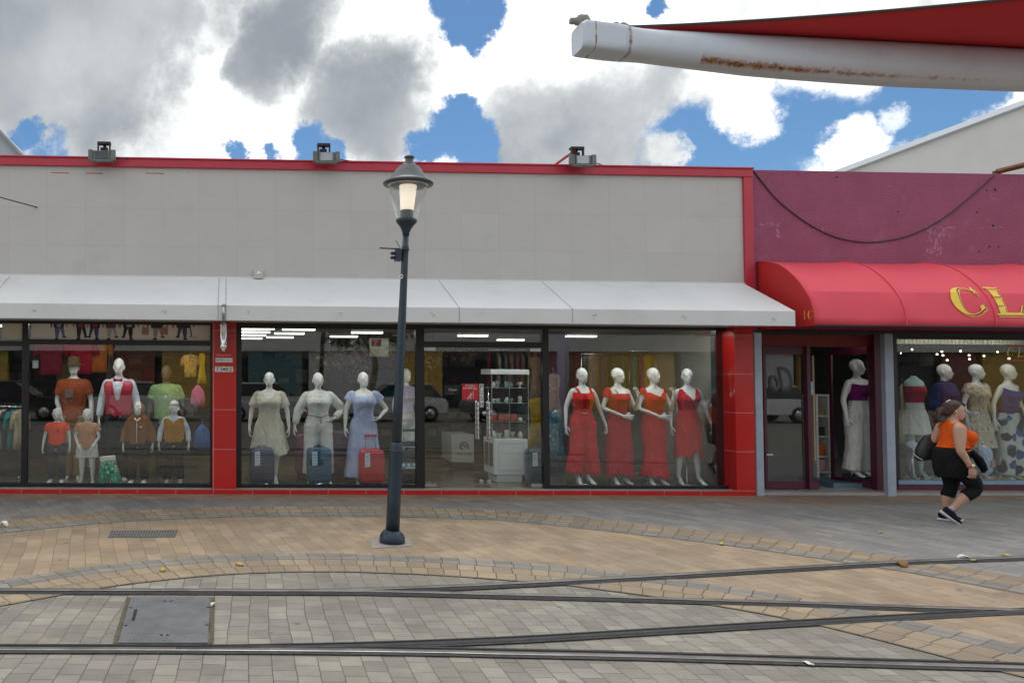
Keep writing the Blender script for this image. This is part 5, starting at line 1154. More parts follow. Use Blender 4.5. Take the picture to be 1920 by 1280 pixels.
b, P = body(wf=1.1, df=1.08, arms=('down', 'hip'), yaw=R(8), m=MG, heel=.06, armw=1.1); part_me(b, 'body', t)
cap_part(shell(P, .12, neck(1.375, 1.425, 1.42, .6), .014, [(.08, .29, .24, 0), (.4, .25, .2, 0), (.75, .215, .165, .004), (.92, .205, .15, .012), (1.08, .15, .11, 0)], 15, .04), 'dress', PERI, t)
mb = MB(); sleeve(mb, P, -1, .02, .34, .058, .098); sleeve(mb, P, 1, .02, .34, .058, .098); part_me(solid(mb, 'sleeve', PERI, .013, 1), 'sleeve', t); base_plate(t)
t = figure('white mannequin in white trousers and lilac top half hidden by the lamp post', 762, 888, 690, 2.1, HF, 30)
b, P = body(arms=('down', 'down'), yaw=0, m=MG, heel=.05, step=.08); part_me(b, 'body', t); part_me(solid(shirt(P, 1.0, .014, .3), 'top', fabric('cloth_lilac', (.5, .45, .6)), .015, 2), 'top', t)
part_me(solid(trousers(P, 1.06, .14, .112, .085, .075), 'trousers', WHT, .015, 2), 'trousers', t); base_plate(t)
# left window: men and children
HM = 1.768
RUST = fabric('tee_rust', (.28, .065, .022)); KHAKI = fabric('khaki', (.33, .24, .14)); NAVY = fabric('navy_cloth', (.018, .022, .04)); SHIRT = fabric('shirt_white', (.62, .66, .76))
t = figure('tall mannequin in rust printed T-shirt, tan trousers and brown felt hat', 137, 900, 672, 1.25, HM)
b, P = body(T_M, arms=('front', 'down'), m=MG, heel=.0, armw=1.15, legw=1.1); part_me(b, 'body', t)
sm = shirt(P, .84, .022, .44, .062, .078); sh_ = part_me(solid(sm, 'tee_shirt', RUST, .014, 2), 'tee_shirt', t)
part_me(solid(trousers(P, 1.0, .08, .118, .09, .075), 'trousers', KHAKI, .015, 2), 'trousers', t)
mb = MB(); mb.box(-.09, .03, -.168, -.13, 1.2, 1.32); cap_part(mb, 'chest_print', mat('print_grey', (.16, .12, .1), .8, var=.7, scale=60), t)
hb = MB(); hb.smooth = True; hb.lathe([(.145, 1.665), (.15, 1.672), (.095, 1.685), (.092, 1.70), (.088, 1.76), (.07, 1.795), (.03, 1.80), (.005, 1.79)], 28); hat = cap_part(hb, 'hat', fabric('felt_brown', (.10, .065, .03)), t); hat.scale = (1, 1.15, 1)
t = figure('tall mannequin in white shirt, crimson waistcoat and bow tie', 222, 903, 671, .95, HM)
b, P = body(T_M, arms=('down', 'down'), m=MG, heel=.0, armw=1.1, legw=1.1); part_me(b, 'body', t)
part_me(solid(shirt(P, .95, .012, .97, .07, .05, collar=True), 'dress_shirt', SHIRT, .014, 2), 'dress_shirt', t)
part_me(solid(trousers(P, 1.03, .06, .116, .088, .075), 'trousers', NAVY, .015, 2), 'trousers', t)
SAT = mat('satin_crimson', (.42, .012, .04), .35, var=.15, scale=6, bump=.15, bscale=50)
def vest_top(a):
    s_ = -math.sin(a); c_ = abs(math.cos(a)); return 1.43 if s_ < 0 else (1.44 if c_ > .42 else 1.17 + 1.2 * max(0, c_ - .12) ** 1.2)
wm = shell(P, lambda a: .97 + (.0 if math.sin(a) > 0 else -.05 * math.exp(-((abs(math.cos(a)) - .18) / .12) ** 2)), vest_top, .03, wob=.004, thick=.012); cap_part(wm, 'waistcoat', SAT, t)
mb = MB(); mb.smooth = True
for s_ in (-1, 1): mb.tube([(0, -.082, 1.455), (s_ * .03, -.088, 1.455), (s_ * .06, -.086, 1.457), (s_ * .064, -.084, 1.457)], [(.006, .01), (.01, .018), (.011, .03), (.004, .026)], n=8, ref=(0, 1, 0))
cap_part(mb, 'bow_tie', SAT, t)
t = figure('brown headed mannequin in light green T-shirt and dark trousers', 311, 900, 684, 1.35, HM)
b, P = body(T_M, arms=('down', 'down'), m=mat('mannequin_brown', (.10, .06, .04), .4), heel=.0, armw=1.1, legw=1.1); part_me(b, 'body', t)
part_me(solid(shirt(P, .86, .024, .46, .062, .08), 'tee_shirt', fabric('tee_green', (.24, .38, .16)), .014, 2), 'tee_shirt', t)
part_me(solid(trousers(P, 1.0, .06, .118, .09, .08), 'trousers', fabric('dark_denim', (.03, .035, .05)), .015, 2), 'trousers', t)
mb = MB(); mb.smooth = True; mb.tube([(0, -.142, 1.28), (0, -.15, 1.28)], [.03, .026], n=12); cap_part(mb, 'chest_logo', fabric('logo_pale', (.5, .6, .4)), t)
HK = 1.72
def kid(label, px, py1, d=.55, py0=905, arms=('down', 'down'), yaw=0, m=MG, heel=.0, face=0):
    t = figure(label, px, py0, py1, d, HK, face, wide=1.16); b, P = body(T_K, arms=arms, m=m, heel=heel, headsc=1.22, yaw=yaw, armw=1.05, legw=1.05, stance=.02); part_me(b, 'body', t); return t, P
def shoes(t, P, m, lace=False):
    for s_ in (-1, 1):
        an = P['leg'][s_][2]; mb = MB(); mb.tube([(an.x, an.y + .045, .035), (an.x, an.y, .06), (an.x, an.y - .07, .052), (an.x + s_ * .015, an.y - .16, .036), (an.x + s_ * .02, an.y - .235, .026)], [(.036, .034), (.045, .055), (.046, .048), (.05, .036), (.024, .02)], n=14, ref=(1, 0, 0)); part_me(solid(mb, 'shoe', m, .011, 1), 'shoe', t)
t, P = kid('child mannequin in neon orange T-shirt, dark jeans and white trainers', 106, 768)
part_me(solid(shirt(P, .90, .02, .40, .072, .078), 'tee_shirt', fabric('tee_neon', (.95, .085, .03)), .015, 2), 'tee_shirt', t); part_me(solid(trousers(P, .97, .1, .118, .085, .068), 'jeans', fabric('jeans_dark', (.06, .065, .075)), .015, 2), 'jeans', t); shoes(t, P, MATS['white_paint'])
mb = MB(); mb.box(.04, .062, -.155, -.135, 1.2, 1.27); cap_part(mb, 'chest_logo', MATS['ink_black'], t)
t, P = kid('child mannequin in peach T-shirt and white shorts, hands together', 163, 769, arms=('front', 'front'))
part_me(solid(shirt(P, .80, .024, .40, .075, .082), 'tee_shirt', fabric('tee_peach', (.56, .27, .16)), .015, 2), 'tee_shirt', t); part_me(solid(trousers(P, .95, .6, .125, .122, .128, spread=.01), 'shorts', WHT, .015, 2), 'shorts', t)
t, P = kid('child mannequin in brown hooded jacket and black trousers with white trainers', 259, 757, py0=907, face=-4)
JB = fabric('jacket_brown', (.25, .095, .035)); mb = shirt(P, .86, .034, .95, .088, .07); mb.tube([(0, .03, 1.40), (0, .03, 1.5)], [.1, .09], n=16); mb.tube([(-.08, -.06, 1.42), (-.1, .05, 1.47), (0, .1, 1.5), (.1, .05, 1.47), (.08, -.06, 1.42)], .045, n=10); part_me(solid(mb, 'jacket', JB, .015, 2), 'jacket', t)
mb = MB(); mb.smooth = True; T2 = []; 
hoodr = []
for i in range(11):
    z = 1.46 + .29 * i / 10; ra = .115 * math.sqrt(max(.03, 1 - ((i - 4.5) / 6.2) ** 2)); hoodr.append([Vector((ra * math.cos(q), .02 + ra * 1.25 * math.sin(q), z)) for q in [R(-48) + R(276) * j / 26 for j in range(27)]])
mb.loft(hoodr, cap=False, closed=False); o = cap_part(mb, 'hood', JB, t); so = o.modifiers.new('cloth', 'SOLIDIFY'); so.thickness = .014
mb = MB(); mb.smooth = True; mb.tube([(0, -.15, 1.34), (0, -.165, 1.15), (0, -.16, .9)], .005, n=5); mb.tube([(-.05, -.10, 1.42), (0, -.145, 1.36), (.05, -.10, 1.42)], .018, n=8); cap_part(mb, 'zip', MATS['white_paint'], t)
mb = MB(); mb.box(.05, .1, -.158, -.14, 1.22, 1.25); cap_part(mb, 'chest_logo', WHT, t)
part_me(solid(trousers(P, .97, .11, .12, .092, .074), 'trousers', fabric('cloth_black', (.014, .014, .016)), .015, 2), 'trousers', t); shoes(t, P, MATS['white_paint'])
t, P = kid('child mannequin in mustard waistcoat, white shirt and black trousers', 326, 754)
part_me(solid(shirt(P, .92, .012, .97, .066, .05, collar=True), 'dress_shirt', SHIRT, .015, 2), 'dress_shirt', t); part_me(solid(trousers(P, .97, .1, .116, .086, .074), 'trousers', MATS['cloth_black'], .015, 2), 'trousers', t)
cap_part(shell(P, .88, neck(1.3, 1.385, 1.38, 1, True), .032, wob=.004, thick=.012), 'waistcoat', fabric('mustard', (.42, .2, .012)), t); shoes(t, P, mat('shoe_grey', (.25, .26, .22), .5))
mb = MB(); mb.smooth = True; mb.ball((0, .012, 1.655), (.098, .13, .09), 16, 10); cap_part(mb, 'moulded_hair', mat('hair_moulded', (.3, .29, .24), .4), t)
# green boxer shorts on a hip form
u, w = fu(207, 908, .35); t = thing('hip_form', 'white hip form wearing green patterned boxer shorts', 'hip form', W(u, PLW, .35), (R(0), R(-6), FA - .1), .56)
mb = MB(); rg = [(.0, .17, .13), (.12, .19, .14), (.3, .2, .15), (.5, .185, .13), (.72, .175, .115), (.80, .18, .115)]
fm = MB()
for s_ in (-1, 1): fm.tube([(s_ * .2, 0, 0), (s_ * .165, 0, .2), (s_ * .11, 0, .45)], [.135, .15, .165], n=16)
fm.loft([[Vector((a * math.cos(q), b * math.sin(q), z)) for q in [2 * math.pi * j / 24 for j in range(24)]] for z, a, b in ((.35, .24, .16), (.5, .25, .17), (.65, .225, .15), (.86, .235, .15))]); part_me(solid(fm, 'form', MG, .02, 2), 'form', t)
bx_ = MB()
for s_ in (-1, 1): bx_.tube([(s_ * .195, 0, .06), (s_ * .165, 0, .22), (s_ * .11, 0, .45)], [.152, .165, .178], n=16)
bx_.loft([[Vector((a * math.cos(q), b * math.sin(q), z)) for q in [2 * math.pi * j / 24 for j in range(24)]] for z, a, b in ((.35, .255, .175), (.5, .265, .185), (.65, .24, .165), (.74, .238, .163))]); part_me(solid(bx_, 'boxer_shorts', pattern('boxer_green', (.08, .32, .2), [(.42, .6, .48), (.012, .12, .07)], 9, .26, .36), .02, 2), 'boxer_shorts', t)
# boutique
t = figure('bald mannequin in purple cropped top and wide white trousers behind the boutique door', 1611, 893, 673, .62, HF, 14, wide=.94)
b, P = body(wf=1.12, df=1.1, arms=('down', 'down'), yaw=R(22), m=MG, heel=.04, armw=1.2); part_me(b, 'body', t)
cap_part(shell(P, 1.14, neck(1.37, 1.40, 1.36), .014), 'top', fabric('top_purple', (.13, .012, .12)), t); part_me(solid(trousers(P, 1.14, .1, .128, .118, .122, spread=.04), 'trousers', fabric('trousers_ivory', (.6, .61, .56)), .015, 2), 'trousers', t)
mb = MB(); mb.smooth = True
for s_ in (-1, 1): mb.tube([(s_ * .095, -.09, 1.34), (s_ * .1, -.03, 1.44), (s_ * .09, .05, 1.38)], .01, n=6)
cap_part(mb, 'strap', MATS['top_purple'], t)
t = figure('headless mannequin in red bandeau and short white skirt', 1718, 896, 702, .62, 1.53, -10, wide=.84)
b, P = body(arms=(None, None), head=False, m=mat('mannequin_teal', (.3, .42, .45), .4), heel=.04, legw=1.15); part_me(b, 'body', t)
cap_part(shell(P, 1.1, 1.36, .014), 'bandeau', fabric('bandeau_red', (.36, .02, .045)), t); cap_part(shell(P, .65, 1.12, .014, [(.62, .245, .2, 0), (.9, .21, .155, .008), (1.04, .15, .11, 0)], 9, .045), 'skirt', fabric('skirt_white', (.62, .63, .62)), t); base_plate(t)
t = figure('bald mannequin in loose navy shirt with hands held forward behind the walking woman', 1776, 900, 682, .62, HF, 12, wide=.9)
b, P = body(arms=('fwd', 'fwd'), m=MG, heel=.04, yaw=R(28)); part_me(b, 'body', t); part_me(solid(shirt(P, .82, .035, .8, .085, .08, collar=True), 'shirt', fabric('shirt_navy', (.014, .03, .11)), .015, 2), 'shirt', t)
part_me(solid(trousers(P, 1.0, .1, .112, .08, .07), 'trousers', MATS['navy_cloth'], .015, 2), 'trousers', t); base_plate(t)
t = figure('bald mannequin in beige floral short sleeved dress', 1836, 900, 682, .62, HF, 10, wide=.9)
b, P = body(arms=('down', 'out'), m=MG, heel=.04, yaw=R(28)); part_me(b, 'body', t)
FLO = pattern('floral_beige', (.50, .45, .34), [(.30, .22, .17), (.62, .60, .52)], 16, .24, .34)
cap_part(shell(P, .50, neck(1.38, 1.445, 1.44, 1, True), .018, [(.48, .27, .21, 0), (.75, .235, .175, 0), (.92, .205, .15, .012), (1.08, .148, .108, 0)], 14, .055), 'dress', FLO, t); mb = MB(); sleeve(mb, P, -1, .02, .36, .075, .085); sleeve(mb, P, 1, .02, .36, .075, .085); part_me(solid(mb, 'sleeve', FLO, .014, 1), 'sleeve', t); base_plate(t)
t = figure('bald mannequin in bright blue vest and white trousers with blue flowers', 1896, 902, 682, .62, HF, 8, wide=.9)
b, P = body(arms=('out', 'out'), m=MG, heel=.04, yaw=R(28)); part_me(b, 'body', t); cap_part(shell(P, 1.03, neck(1.35, 1.42, 1.37), .014), 'vest', fabric('vest_blue', (.012, .03, .32)), t)
part_me(solid(trousers(P, 1.12, .1, .118, .125, .13, spread=.02), 'trousers', pattern('floral_blue', (.58, .6, .56), [(.03, .10, .26), (.02, .03, .05)], 5.2, .36, .42), .015, 2), 'trousers', t)
mb = MB(); mb.smooth = True; mb.tube([((.148) * math.cos(q), -.0 + .115 * math.sin(q), 1.1) for q in [2 * math.pi * i / 30 for i in range(31)]], .012, n=6); mb.tube([(.07, -.12, 1.1), (.08, -.14, .85)], .014, n=6); cap_part(mb, 'sash', MATS['navy_cloth'], t); base_plate(t)
# ------------------------------------------------------------------ suitcases
def suitcase(label, px, py_top, py_bot, d, wpx, m, floor=PLW, handle=0, tagc=True, stripes=0, tilt=0):
    u, wt = fu(px, py_top, d); hgt = wt - floor; hw = (U(px + wpx / 2, d) - U(px - wpx / 2, d)) / 2; dp = .12
    t = thing('suitcase', label, 'suitcase', W(u, floor, d), (0, 0, FA + R(tilt)), 1, 'suitcases in the store window')
    mb = MB(); mb.smooth = True; rings = []
    for y in (-dp, -dp + .015, -dp + .05, dp - .05, dp - .015, dp):
        ins = .035 if abs(y) > dp - .001 else (.012 if abs(y) > dp - .02 else 0); ring = []
        for j in range(32):
            a = 2 * math.pi * j / 32; pw = .32; x = math.copysign(abs(math.cos(a)) ** pw, math.cos(a)) * (hw - ins); z = math.copysign(abs(math.sin(a)) ** pw, math.sin(a)) * ((hgt - .05) / 2 - ins) + .05 + (hgt - .05) / 2
            ring.append(Vector((x, y, z)))
        rings.append(ring)
    mb.loft(rings); mb.build('shell', m, t, local=True)
    mb = MB(); n = 5
    for k in range(n): z = .12 + (hgt - .2) * k / (n - 1); mb.box(-hw * .86, hw * .86, -dp - .006, -dp + .01, z, z + .014)
    mb.build('ribs', m, t, bevel=.004, local=True)
    mb = MB(); mb.smooth = True
    for sx in (-1, 1):
        for sy in (-1, 1): mb.tube([(sx * (hw - .05) - .012, sy * .07, .028), (sx * (hw - .05) + .012, sy * .07, .028)], .027, n=10)
    mb.build('wheels', MATS['black_plastic'], t, local=True)
    mb = MB(); mb.smooth = True
    if handle:
        hh = hgt + handle
        for sx in (-1, 1): mb.tube([(sx * hw * .42, .06, hgt - .03), (sx * hw * .42, .06, hh)], .007, n=7)
        mb.build('handle_bars', MATS['steel'], t, local=True); g_ = MB(); g_.box(-hw * .5, hw * .5, .04, .08, hh - .01, hh + .03); g_.build('grip', m, t, bevel=.008, local=True)
    else:
        mb.tube(cr_pts([Vector((-.07, 0, hgt - .01)), Vector((-.06, 0, hgt + .02)), Vector((.06, 0, hgt + .02)), Vector((.07, 0, hgt - .01))], 4), .009, n=7); mb.build('top_grip', MATS['black_plastic'], t, local=True)
    if tagc:
        mb = MB(); mb.smooth = False; x0 = -hw * .62
        mb.loft([[Vector((x0 + .0 * i, -dp - .012 - .002 * i, hgt - .06 - i * .045)), Vector((x0 + .085, -dp - .012 - .002 * i, hgt - .05 - i * .045)), Vector((x0 + .085, -dp - .0095 - .002 * i, hgt - .05 - i * .045)), Vector((x0, -dp - .0095 - .002 * i, hgt - .06 - i * .045))] for i in range(6)]); o = mb.build('price_tag', mat('tag_paper', (.62, .68, .76), .6, var=.12, scale=25), t, local=True)
        mb = MB()
        for i in range(4): mb.box(x0 + .015, x0 + .065, -dp - .0155 - .0018 * i, -dp - .014 - .0018 * i, hgt - .12 - i * .045, hgt - .108 - i * .045)
        mb.build('print', mat('tag_print', (.2, .3, .45), .6), o, local=True)
    return t
def shell_mat(n, c): return mat(n, c, .32, var=.08, bump=.12, bscale=160, coat=.2)
suitcase('navy hard suitcase with hanging price tag in front of the cream lace dress', 490.5, 838, 906, .42, 46, shell_mat('case_navy', (.02, .04, .10)), tilt=4)
suitcase('teal blue hard suitcase with tag in front of the ivory jumpsuit', 598, 838, 906, .42, 46, shell_mat('case_teal', (.01, .085, .16)))
suitcase('bright red hard suitcase with raised handle in front of the pale blue dress', 696, 841, 906, .42, 47, shell_mat('case_red', (.46, .012, .035)), handle=.2)
suitcase('magenta suitcase behind the ivory jumpsuit and the teal suitcase', 573, 812, 900, 1.3, 40, shell_mat('case_magenta', (.15, .015, .06)), tagc=False)
suitcase('tall dark purple suitcase between the jumpsuit and the pale blue dress', 640, 806, 900, 1.35, 52, shell_mat('case_purple', (.06, .02, .06)), tagc=False)
bk = suitcase('large black suitcase with blue label beside the door, under a blue one', 769, 842, 906, .42, 56, shell_mat('case_black', (.012, .014, .016)), tagc=False)
mb = MB(); mb.box(-.19, .19, -.135, -.122, .30, .40); o = mb.build('luggage_label', mat('label_blue', (.05, .28, .42), .5, var=.2, scale=18), bk, local=True)
mb = MB()
for i in range(4): mb.box(-.16 + .085 * i, -.12 + .085 * i, -.1375, -.1345, .345, .38)
mb.box(-.10, .16, -.137, -.1345, .31, .325); mb.build('label_print', MATS['paper_white'], o, local=True)
u, wt = fu(769, 842, .42)
suitcase('flat blue suitcase with raised handle lying on the large black one', 769, 826, 842, .46, 50, shell_mat('case_blue', (.01, .08, .13)), floor=wt, handle=.16, tagc=False)
suitcase('dark teal suitcase with pale tag behind the white display cabinet', 1003, 840, 906, .6, 34, shell_mat('case_dkteal', (.012, .05, .08)))

# ------------------------------------------------------------------ display cabinet, counter, showcase
CAB = mat('cabinet_white', (.66, .70, .71), .45, var=.03)
u0, u1 = U(926, .9), U(989, .9); h0, h1 = PLW, H(950, 823, .9)
t = thing('display_cabinet', 'white panelled display cabinet with glass shelves on top inside the entrance', 'display cabinet', W((u0 + u1) / 2, h0, 1.1))
mb = MB(); mb.fb(u0, u1, h0 + .13, h1, .9, 1.45); mb.build('carcass', CAB, t, bevel=.008)
mb = MB(); mb.fb(u0 + .06, u1 - .09, h0, h0 + .13, .94, 1.4); mb.build('kickboard', CAB, t)
mb = MB(); 
for a, b, c, e in ((u0 + .07, u1 - .07, h1 - .075, h1 - .065), (u0 + .07, u1 - .07, h0 + .2, h0 + .21), (u0 + .07, u0 + .08, h0 + .21, h1 - .075), (u1 - .08, u1 - .07, h0 + .21, h1 - .075)): mb.fb(a, b, c, e, .896, .902)
mb.build('panel_moulding', mat('cabinet_line', (.45, .5, .52), .5), t)
mb = MB(); mb.fb(u0 - .004, u0 + .002, h0 + .26, h1 - .08, .96, 1.15); mb.fb(u0 - .004, u0 + .002, h0 + .26, h1 - .08, 1.19, 1.4); mb.build('side_glass', mat('side_glass_dark', (.12, .13, .13), .15), t)
ht = H(950, 692, .9); hb = ht
us0, us1 = U(918, 1.0), U(990, 1.0)
mb = MB(); mb.fb(us0, us1, ht - .09, ht, .92, 1.45); mb.build('top_board', CAB, t, bevel=.005)
gm = MB(); gm.fb(us0 + .02, us1 - .02, h1 + .004, ht - .094, .94, .948); gm.build('front_glass', MATS['clear_glass'], t)
mb = MB(); mb.fb(us0 + .33, us0 + .345, h1, ht - .09, .97, .985); mb.fb(us0 + .01, us0 + .025, h1, ht - .09, .93, .945); mb.fb(us1 - .025, us1 - .01, h1, ht - .09, .93, .945); mb.build('upright', MATS['steel'], t)
SHW = [H(950, y, 1.0) for y in (726.5, 755, 790)]
for w in SHW: mb = MB(); mb.fb(us0 + .02, us1 - .02, w - .006, w, .96, 1.44); mb.build('glass_shelf', mat('shelf_edge', (.45, .55, .55), .2), t)
TR = [('trinket_dish', (.5, .55, .52), (.03, .05, .05, .02)), ('jar', (.55, .6, .62), (.035, .035, .03, .015))]
GC = [(.55, .6, .6), (.62, .62, .55), (.35, .5, .52), (.5, .12, .08)]
def trinket(label, u, w, d, r, h, m, kind, cat, group, shape=0):
    mb = MB(); mb.smooth = True; P0 = W(u, w, d)
    prof = [[(r * .7, 0), (r, h * .3), (r * .95, h * .7), (r * .5, h * .9), (r * .45, h)], [(r * .5, 0), (r * .55, h * .1), (r * .2, h * .3), (r, h * .7), (r * 1.05, h)], [(r, 0), (r, h * .95), (r * .9, h)]][shape]
    mb.lathe(prof, 16, tuple(P0)); return mesh_thing(mb, kind, m, label, cat, group)
rn = random.Random(5); WD = ['upper shelf', 'second shelf', 'third shelf']
for k, (w, y) in enumerate(zip(SHW, (0, 1, 2))):
    for i in range(5):
        u = us0 + .09 + .115 * i; 
        if k == 2 and i < 4:
            mb = MB(); mb.fb(u - .05, u + .05, w + .001, w + .13, 1.02, 1.2); mesh_thing(mb, 'red_gift_box', mat('gift_red', (.42, .05, .03), .5, var=.15), 'red gift box in the row on the lowest glass shelf inside the entrance', 'box', 'red boxes on the glass shelf', .006); continue
        trinket(f'small pale ornament on the {WD[k]} of the glass display above the white cabinet', u, w + .001, 1.05 + .1 * (i % 2), rn.uniform(.028, .045), rn.uniform(.06, .12), mat(f'ornament_{i % 3}', GC[i % 3], .25), 'ornament', 'ornament', f'ornaments on the {WD[k]}', (i + k) % 3)
for i in range(5): trinket('glass dish or clock standing on top of the white cabinet behind glass', us0 + .08 + .115 * i, h1 + .001, 1.02 + .06 * (i % 2), .045, (.13, .09, .15, .11, .12)[i], mat(f'ornament_{i % 2}', GC[i % 2], .25), 'ornament', 'ornament', 'ornaments on the cabinet top', (0, 1, 2, 1, 0)[i])
u0, u1 = U(846, 2.6), U(889, 2.6); h0, h1 = H(870, 867, 2.6), H(870, 814, 2.6)
t = thing('prize_counter', 'pale grey WIN ME counter behind the left glass door', 'counter', W((u0 + u1) / 2, PLW, 2.8))
mb = MB(); mb.fb(u0, u1, h0, h1, 2.6, 3.3); mb.build('carcass', mat('counter_grey', (.42, .43, .40), .5, var=.04), t, bevel=.02)
mb = MB(); mb.fb(u0 + .05, u1 - .02, PLW - .006, h0, 2.66, 3.2); mb.build('base', MATS['black_plastic'], t)
text('WIN ME', (u0 + u1) / 2 + .02, h0 + .16, 2.596, .30, .06, mat('logo_brown', (.16, .07, .06), .7), t)
mb = MB(); mb.smooth = True; cu_, cw_ = (u0 + u1) / 2 + .02, h0 + .32
mb.tube([W(cu_ + .075 * math.cos(a) * (1 - .06 * math.sin(3 * a)), cw_ + .075 * math.sin(a), 2.597) for a in [R(-40) + R(290) * i / 24 for i in range(25)]], .012, n=5)
mb.tube([W(cu_ - .05, cw_ - .01, 2.597), W(cu_ - .01, cw_ + .04, 2.597), W(cu_ + .02, cw_ - .02, 2.597), W(cu_ + .05, cw_ + .02, 2.597)], .011, n=5); mb.build('logo', MATS['logo_brown'], t)
for px, lab in ((901.5, 'short pale grey door stop post left of the white cabinet'), (916, 'short pale grey door stop post right beside its twin')):
    mb = MB(); mb.smooth = True; p = W(U(px, GD + .2), PLW - .006, GD + .2); mb.lathe([(.032, 0), (.033, .09), (.03, .105), (.018, .112)], 18, tuple(p)); mesh_thing(mb, 'door_stop', mat('stop_grey', (.4, .4, .41), .6), lab, 'door stop', 'door stops at the entrance')

# ------------------------------------------------------------------ stickers on the doors
gd = GD - .012
o, ua, wa, pw, ph = plate('push_sign', 'square red PUSH EMPUJE sign with pushing figure on the left glass door', 'sign', 866, 897.5, 719, 749.5, MATS['sign_red'], d=gd, th=.003)
ft = gd - .0042; text('PUSH', ua, wa + ph * .36, ft, pw * .56, ph * .15, MATS['paper_white'], o); text('EMPUJE', ua, wa + ph * .19, ft, pw * .84, ph * .14, MATS['paper_white'], o)
mb = MB(); mb.smooth = True; pt = lambda x, y: W(ua + pw * x, wa + ph * y, ft)
mb.tube([pt(.07, -.08), pt(.07, -.06)], .012, n=8); mb.ball(pt(.06, -.10), (.012, .003, .013), 10, 6)
for seg, r in (([(.02, -.16), (-.04, -.30)], .015), ([(.03, -.17), (.12, -.20)], .007), ([(-.04, -.30), (.03, -.36), (.01, -.45)], .010), ([(-.04, -.30), (-.12, -.38), (-.17, -.44)], .010)): mb.tube([pt(*q) for q in seg], r, n=6)
mb.tube([pt(.17, .05), pt(.17, -.46)], .004, n=5); mb.build('pictogram', MATS['paper_white'], o)
o, ua, wa, pw, ph = plate('push_sign', 'narrow vertical white PUSH sign with black letters on the left glass door', 'sign', 899.2, 906.5, 719.5, 763, MATS['paper_white'], d=gd, th=.003)
for k, ch in enumerate('PUSH'): text(ch, ua, wa + ph * (.375 - .25 * k), ft, pw * .62, ph * .19, MATS['ink_black'], o)
o, ua, wa, pw, ph = plate('open_sign', 'dark Open sign hanging behind the left glass door', 'sign', 833, 864, 722, 740, mat('sign_dark', (.012, .016, .018), .5), d=.55, th=.012)
text('Open', ua, wa + ph * .02, .537, pw * .5, ph * .36, MATS['paper_white'], o)
mb = MB(); mb.smooth = True; mb.tube([W(ua, wa - ph * .36, .538), W(ua, wa - ph * .36, .535)], .012, n=10); mb.tube([W(ua - pw * .4, wa - ph * .36, .538), W(ua + pw * .4, wa - ph * .36, .538)], .003, n=4); mb.build('ornament_line', mat('copper', (.4, .14, .06), .5), o)
# poster of striding shoppers above the left window (printed flat)
pd = GD - .012; x0, x1 = U(57, pd), U(396, pd); y0, y1 = H(220, 637.5, pd), H(220, 598, pd)
mb = MB(); mb.fb(x0, x1, y0, y1, pd - .002, pd); po = mesh_thing(mb, 'poster', mat('poster_pale', (.74, .69, .66), .6, var=.05, scale=2), 'wide pale poster of striding shoppers above the left window', 'poster')
def shape(pts, m, lift, name='printed_shape'):
    mb = MB(); mb.add([W(U(a, pd), H(a, b, pd), pd - .0022 - lift) for a, b in pts], [tuple(range(len(pts)))]); return mb
inks = {k: mat('ink_' + k, c, .6, var=.3, scale=30) for k, c in dict(jean=(.10, .17, .33), black=(.02, .02, .025), red=(.45, .03, .07), denim=(.05, .08, .2), grey=(.17, .18, .2), skin=(.45, .28, .2), tan=(.42, .24, .17), lilac=(.32, .3, .38), jacket=(.06, .08, .16), dark=(.05, .035, .04)).items()}
figs = [(109, 12, 'jean', 'dark', 'lilac', 0), (150, 11, 'black', 'dark', 'red', 0), (177, 12, 'denim', 'black', 'red', 1), (207, 12, 'grey', 'jacket', 'red', 0), (241, 14, 'black', 'black', 'grey', 1), (294, 15, 'lilac', 'dark', 'dark', 0), (343, 16, 'denim', 'dark', 'dark', 1)]
acc = {}
def put(ink, pts, lift): 
    acc.setdefault((ink, lift), MB()).add([W(U(a, pd), H(a, b, pd), pd - .0022 - lift) for a, b in pts], [tuple(range(len(pts)))])
for x, hw, leg, jac, top_, fl_ in figs:
    s_ = -1.45 if fl_ else 1.45; hw *= 1.2
    put(leg, [(x - 5 * s_, 612), (x + 1 * s_, 612), (x + 1 * s_, 622), (x - 1 * s_, 634), (x - 4 * s_, 634), (x - 5 * s_, 622)], .0002); put(leg, [(x - 0 * s_, 612), (x + 6 * s_, 612), (x + 7 * s_, 620), (x + 8 * s_, 630), (x + 5 * s_, 630), (x + 3 * s_, 621)], .0003)
    put('black', [(x - 5 * s_, 634), (x - 0 * s_, 634), (x - .5 * s_, 637), (x - 6 * s_, 637)], .0004); put('black', [(x + 5 * s_, 630), (x + 9 * s_, 630), (x + 10 * s_, 633), (x + 5 * s_, 633)], .0004)
    put(jac, [(x - hw * .75, 598.5), (x + hw * .75, 598.5), (x + hw * .7, 608), (x + hw * .62, 615), (x - hw * .62, 615), (x - hw * .7, 608)], .0005); put(top_, [(x - hw * .3, 598.5), (x + hw * .35, 598.5), (x + hw * .3, 613), (x - hw * .25, 613)], .0006)
    put(jac, [(x - hw, 598.5), (x - hw * .75, 598.5), (x - hw * .85, 610), (x - hw * 1.1, 610)], .0007); put(jac, [(x + hw, 598.5), (x + hw * .75, 598.5), (x + hw * .9, 608), (x + hw * 1.15, 608)], .0007)
    put('skin', [(x - hw * 1.1, 610), (x - hw * .85, 610), (x - hw * .9, 615), (x - hw * 1.1, 614)], .0008); put('skin', [(x + hw * .9, 608), (x + hw * 1.15, 608), (x + hw * 1.15, 613), (x + hw * .95, 613)], .0008)
for x in (272, 308): put('tan', [(x - 6, 613), (x + 7, 614), (x + 6, 628), (x - 7, 627)], .0009); put('tan', [(x - 4, 606), (x - 2, 606), (x - 2, 613), (x - 4, 613)], .0009)
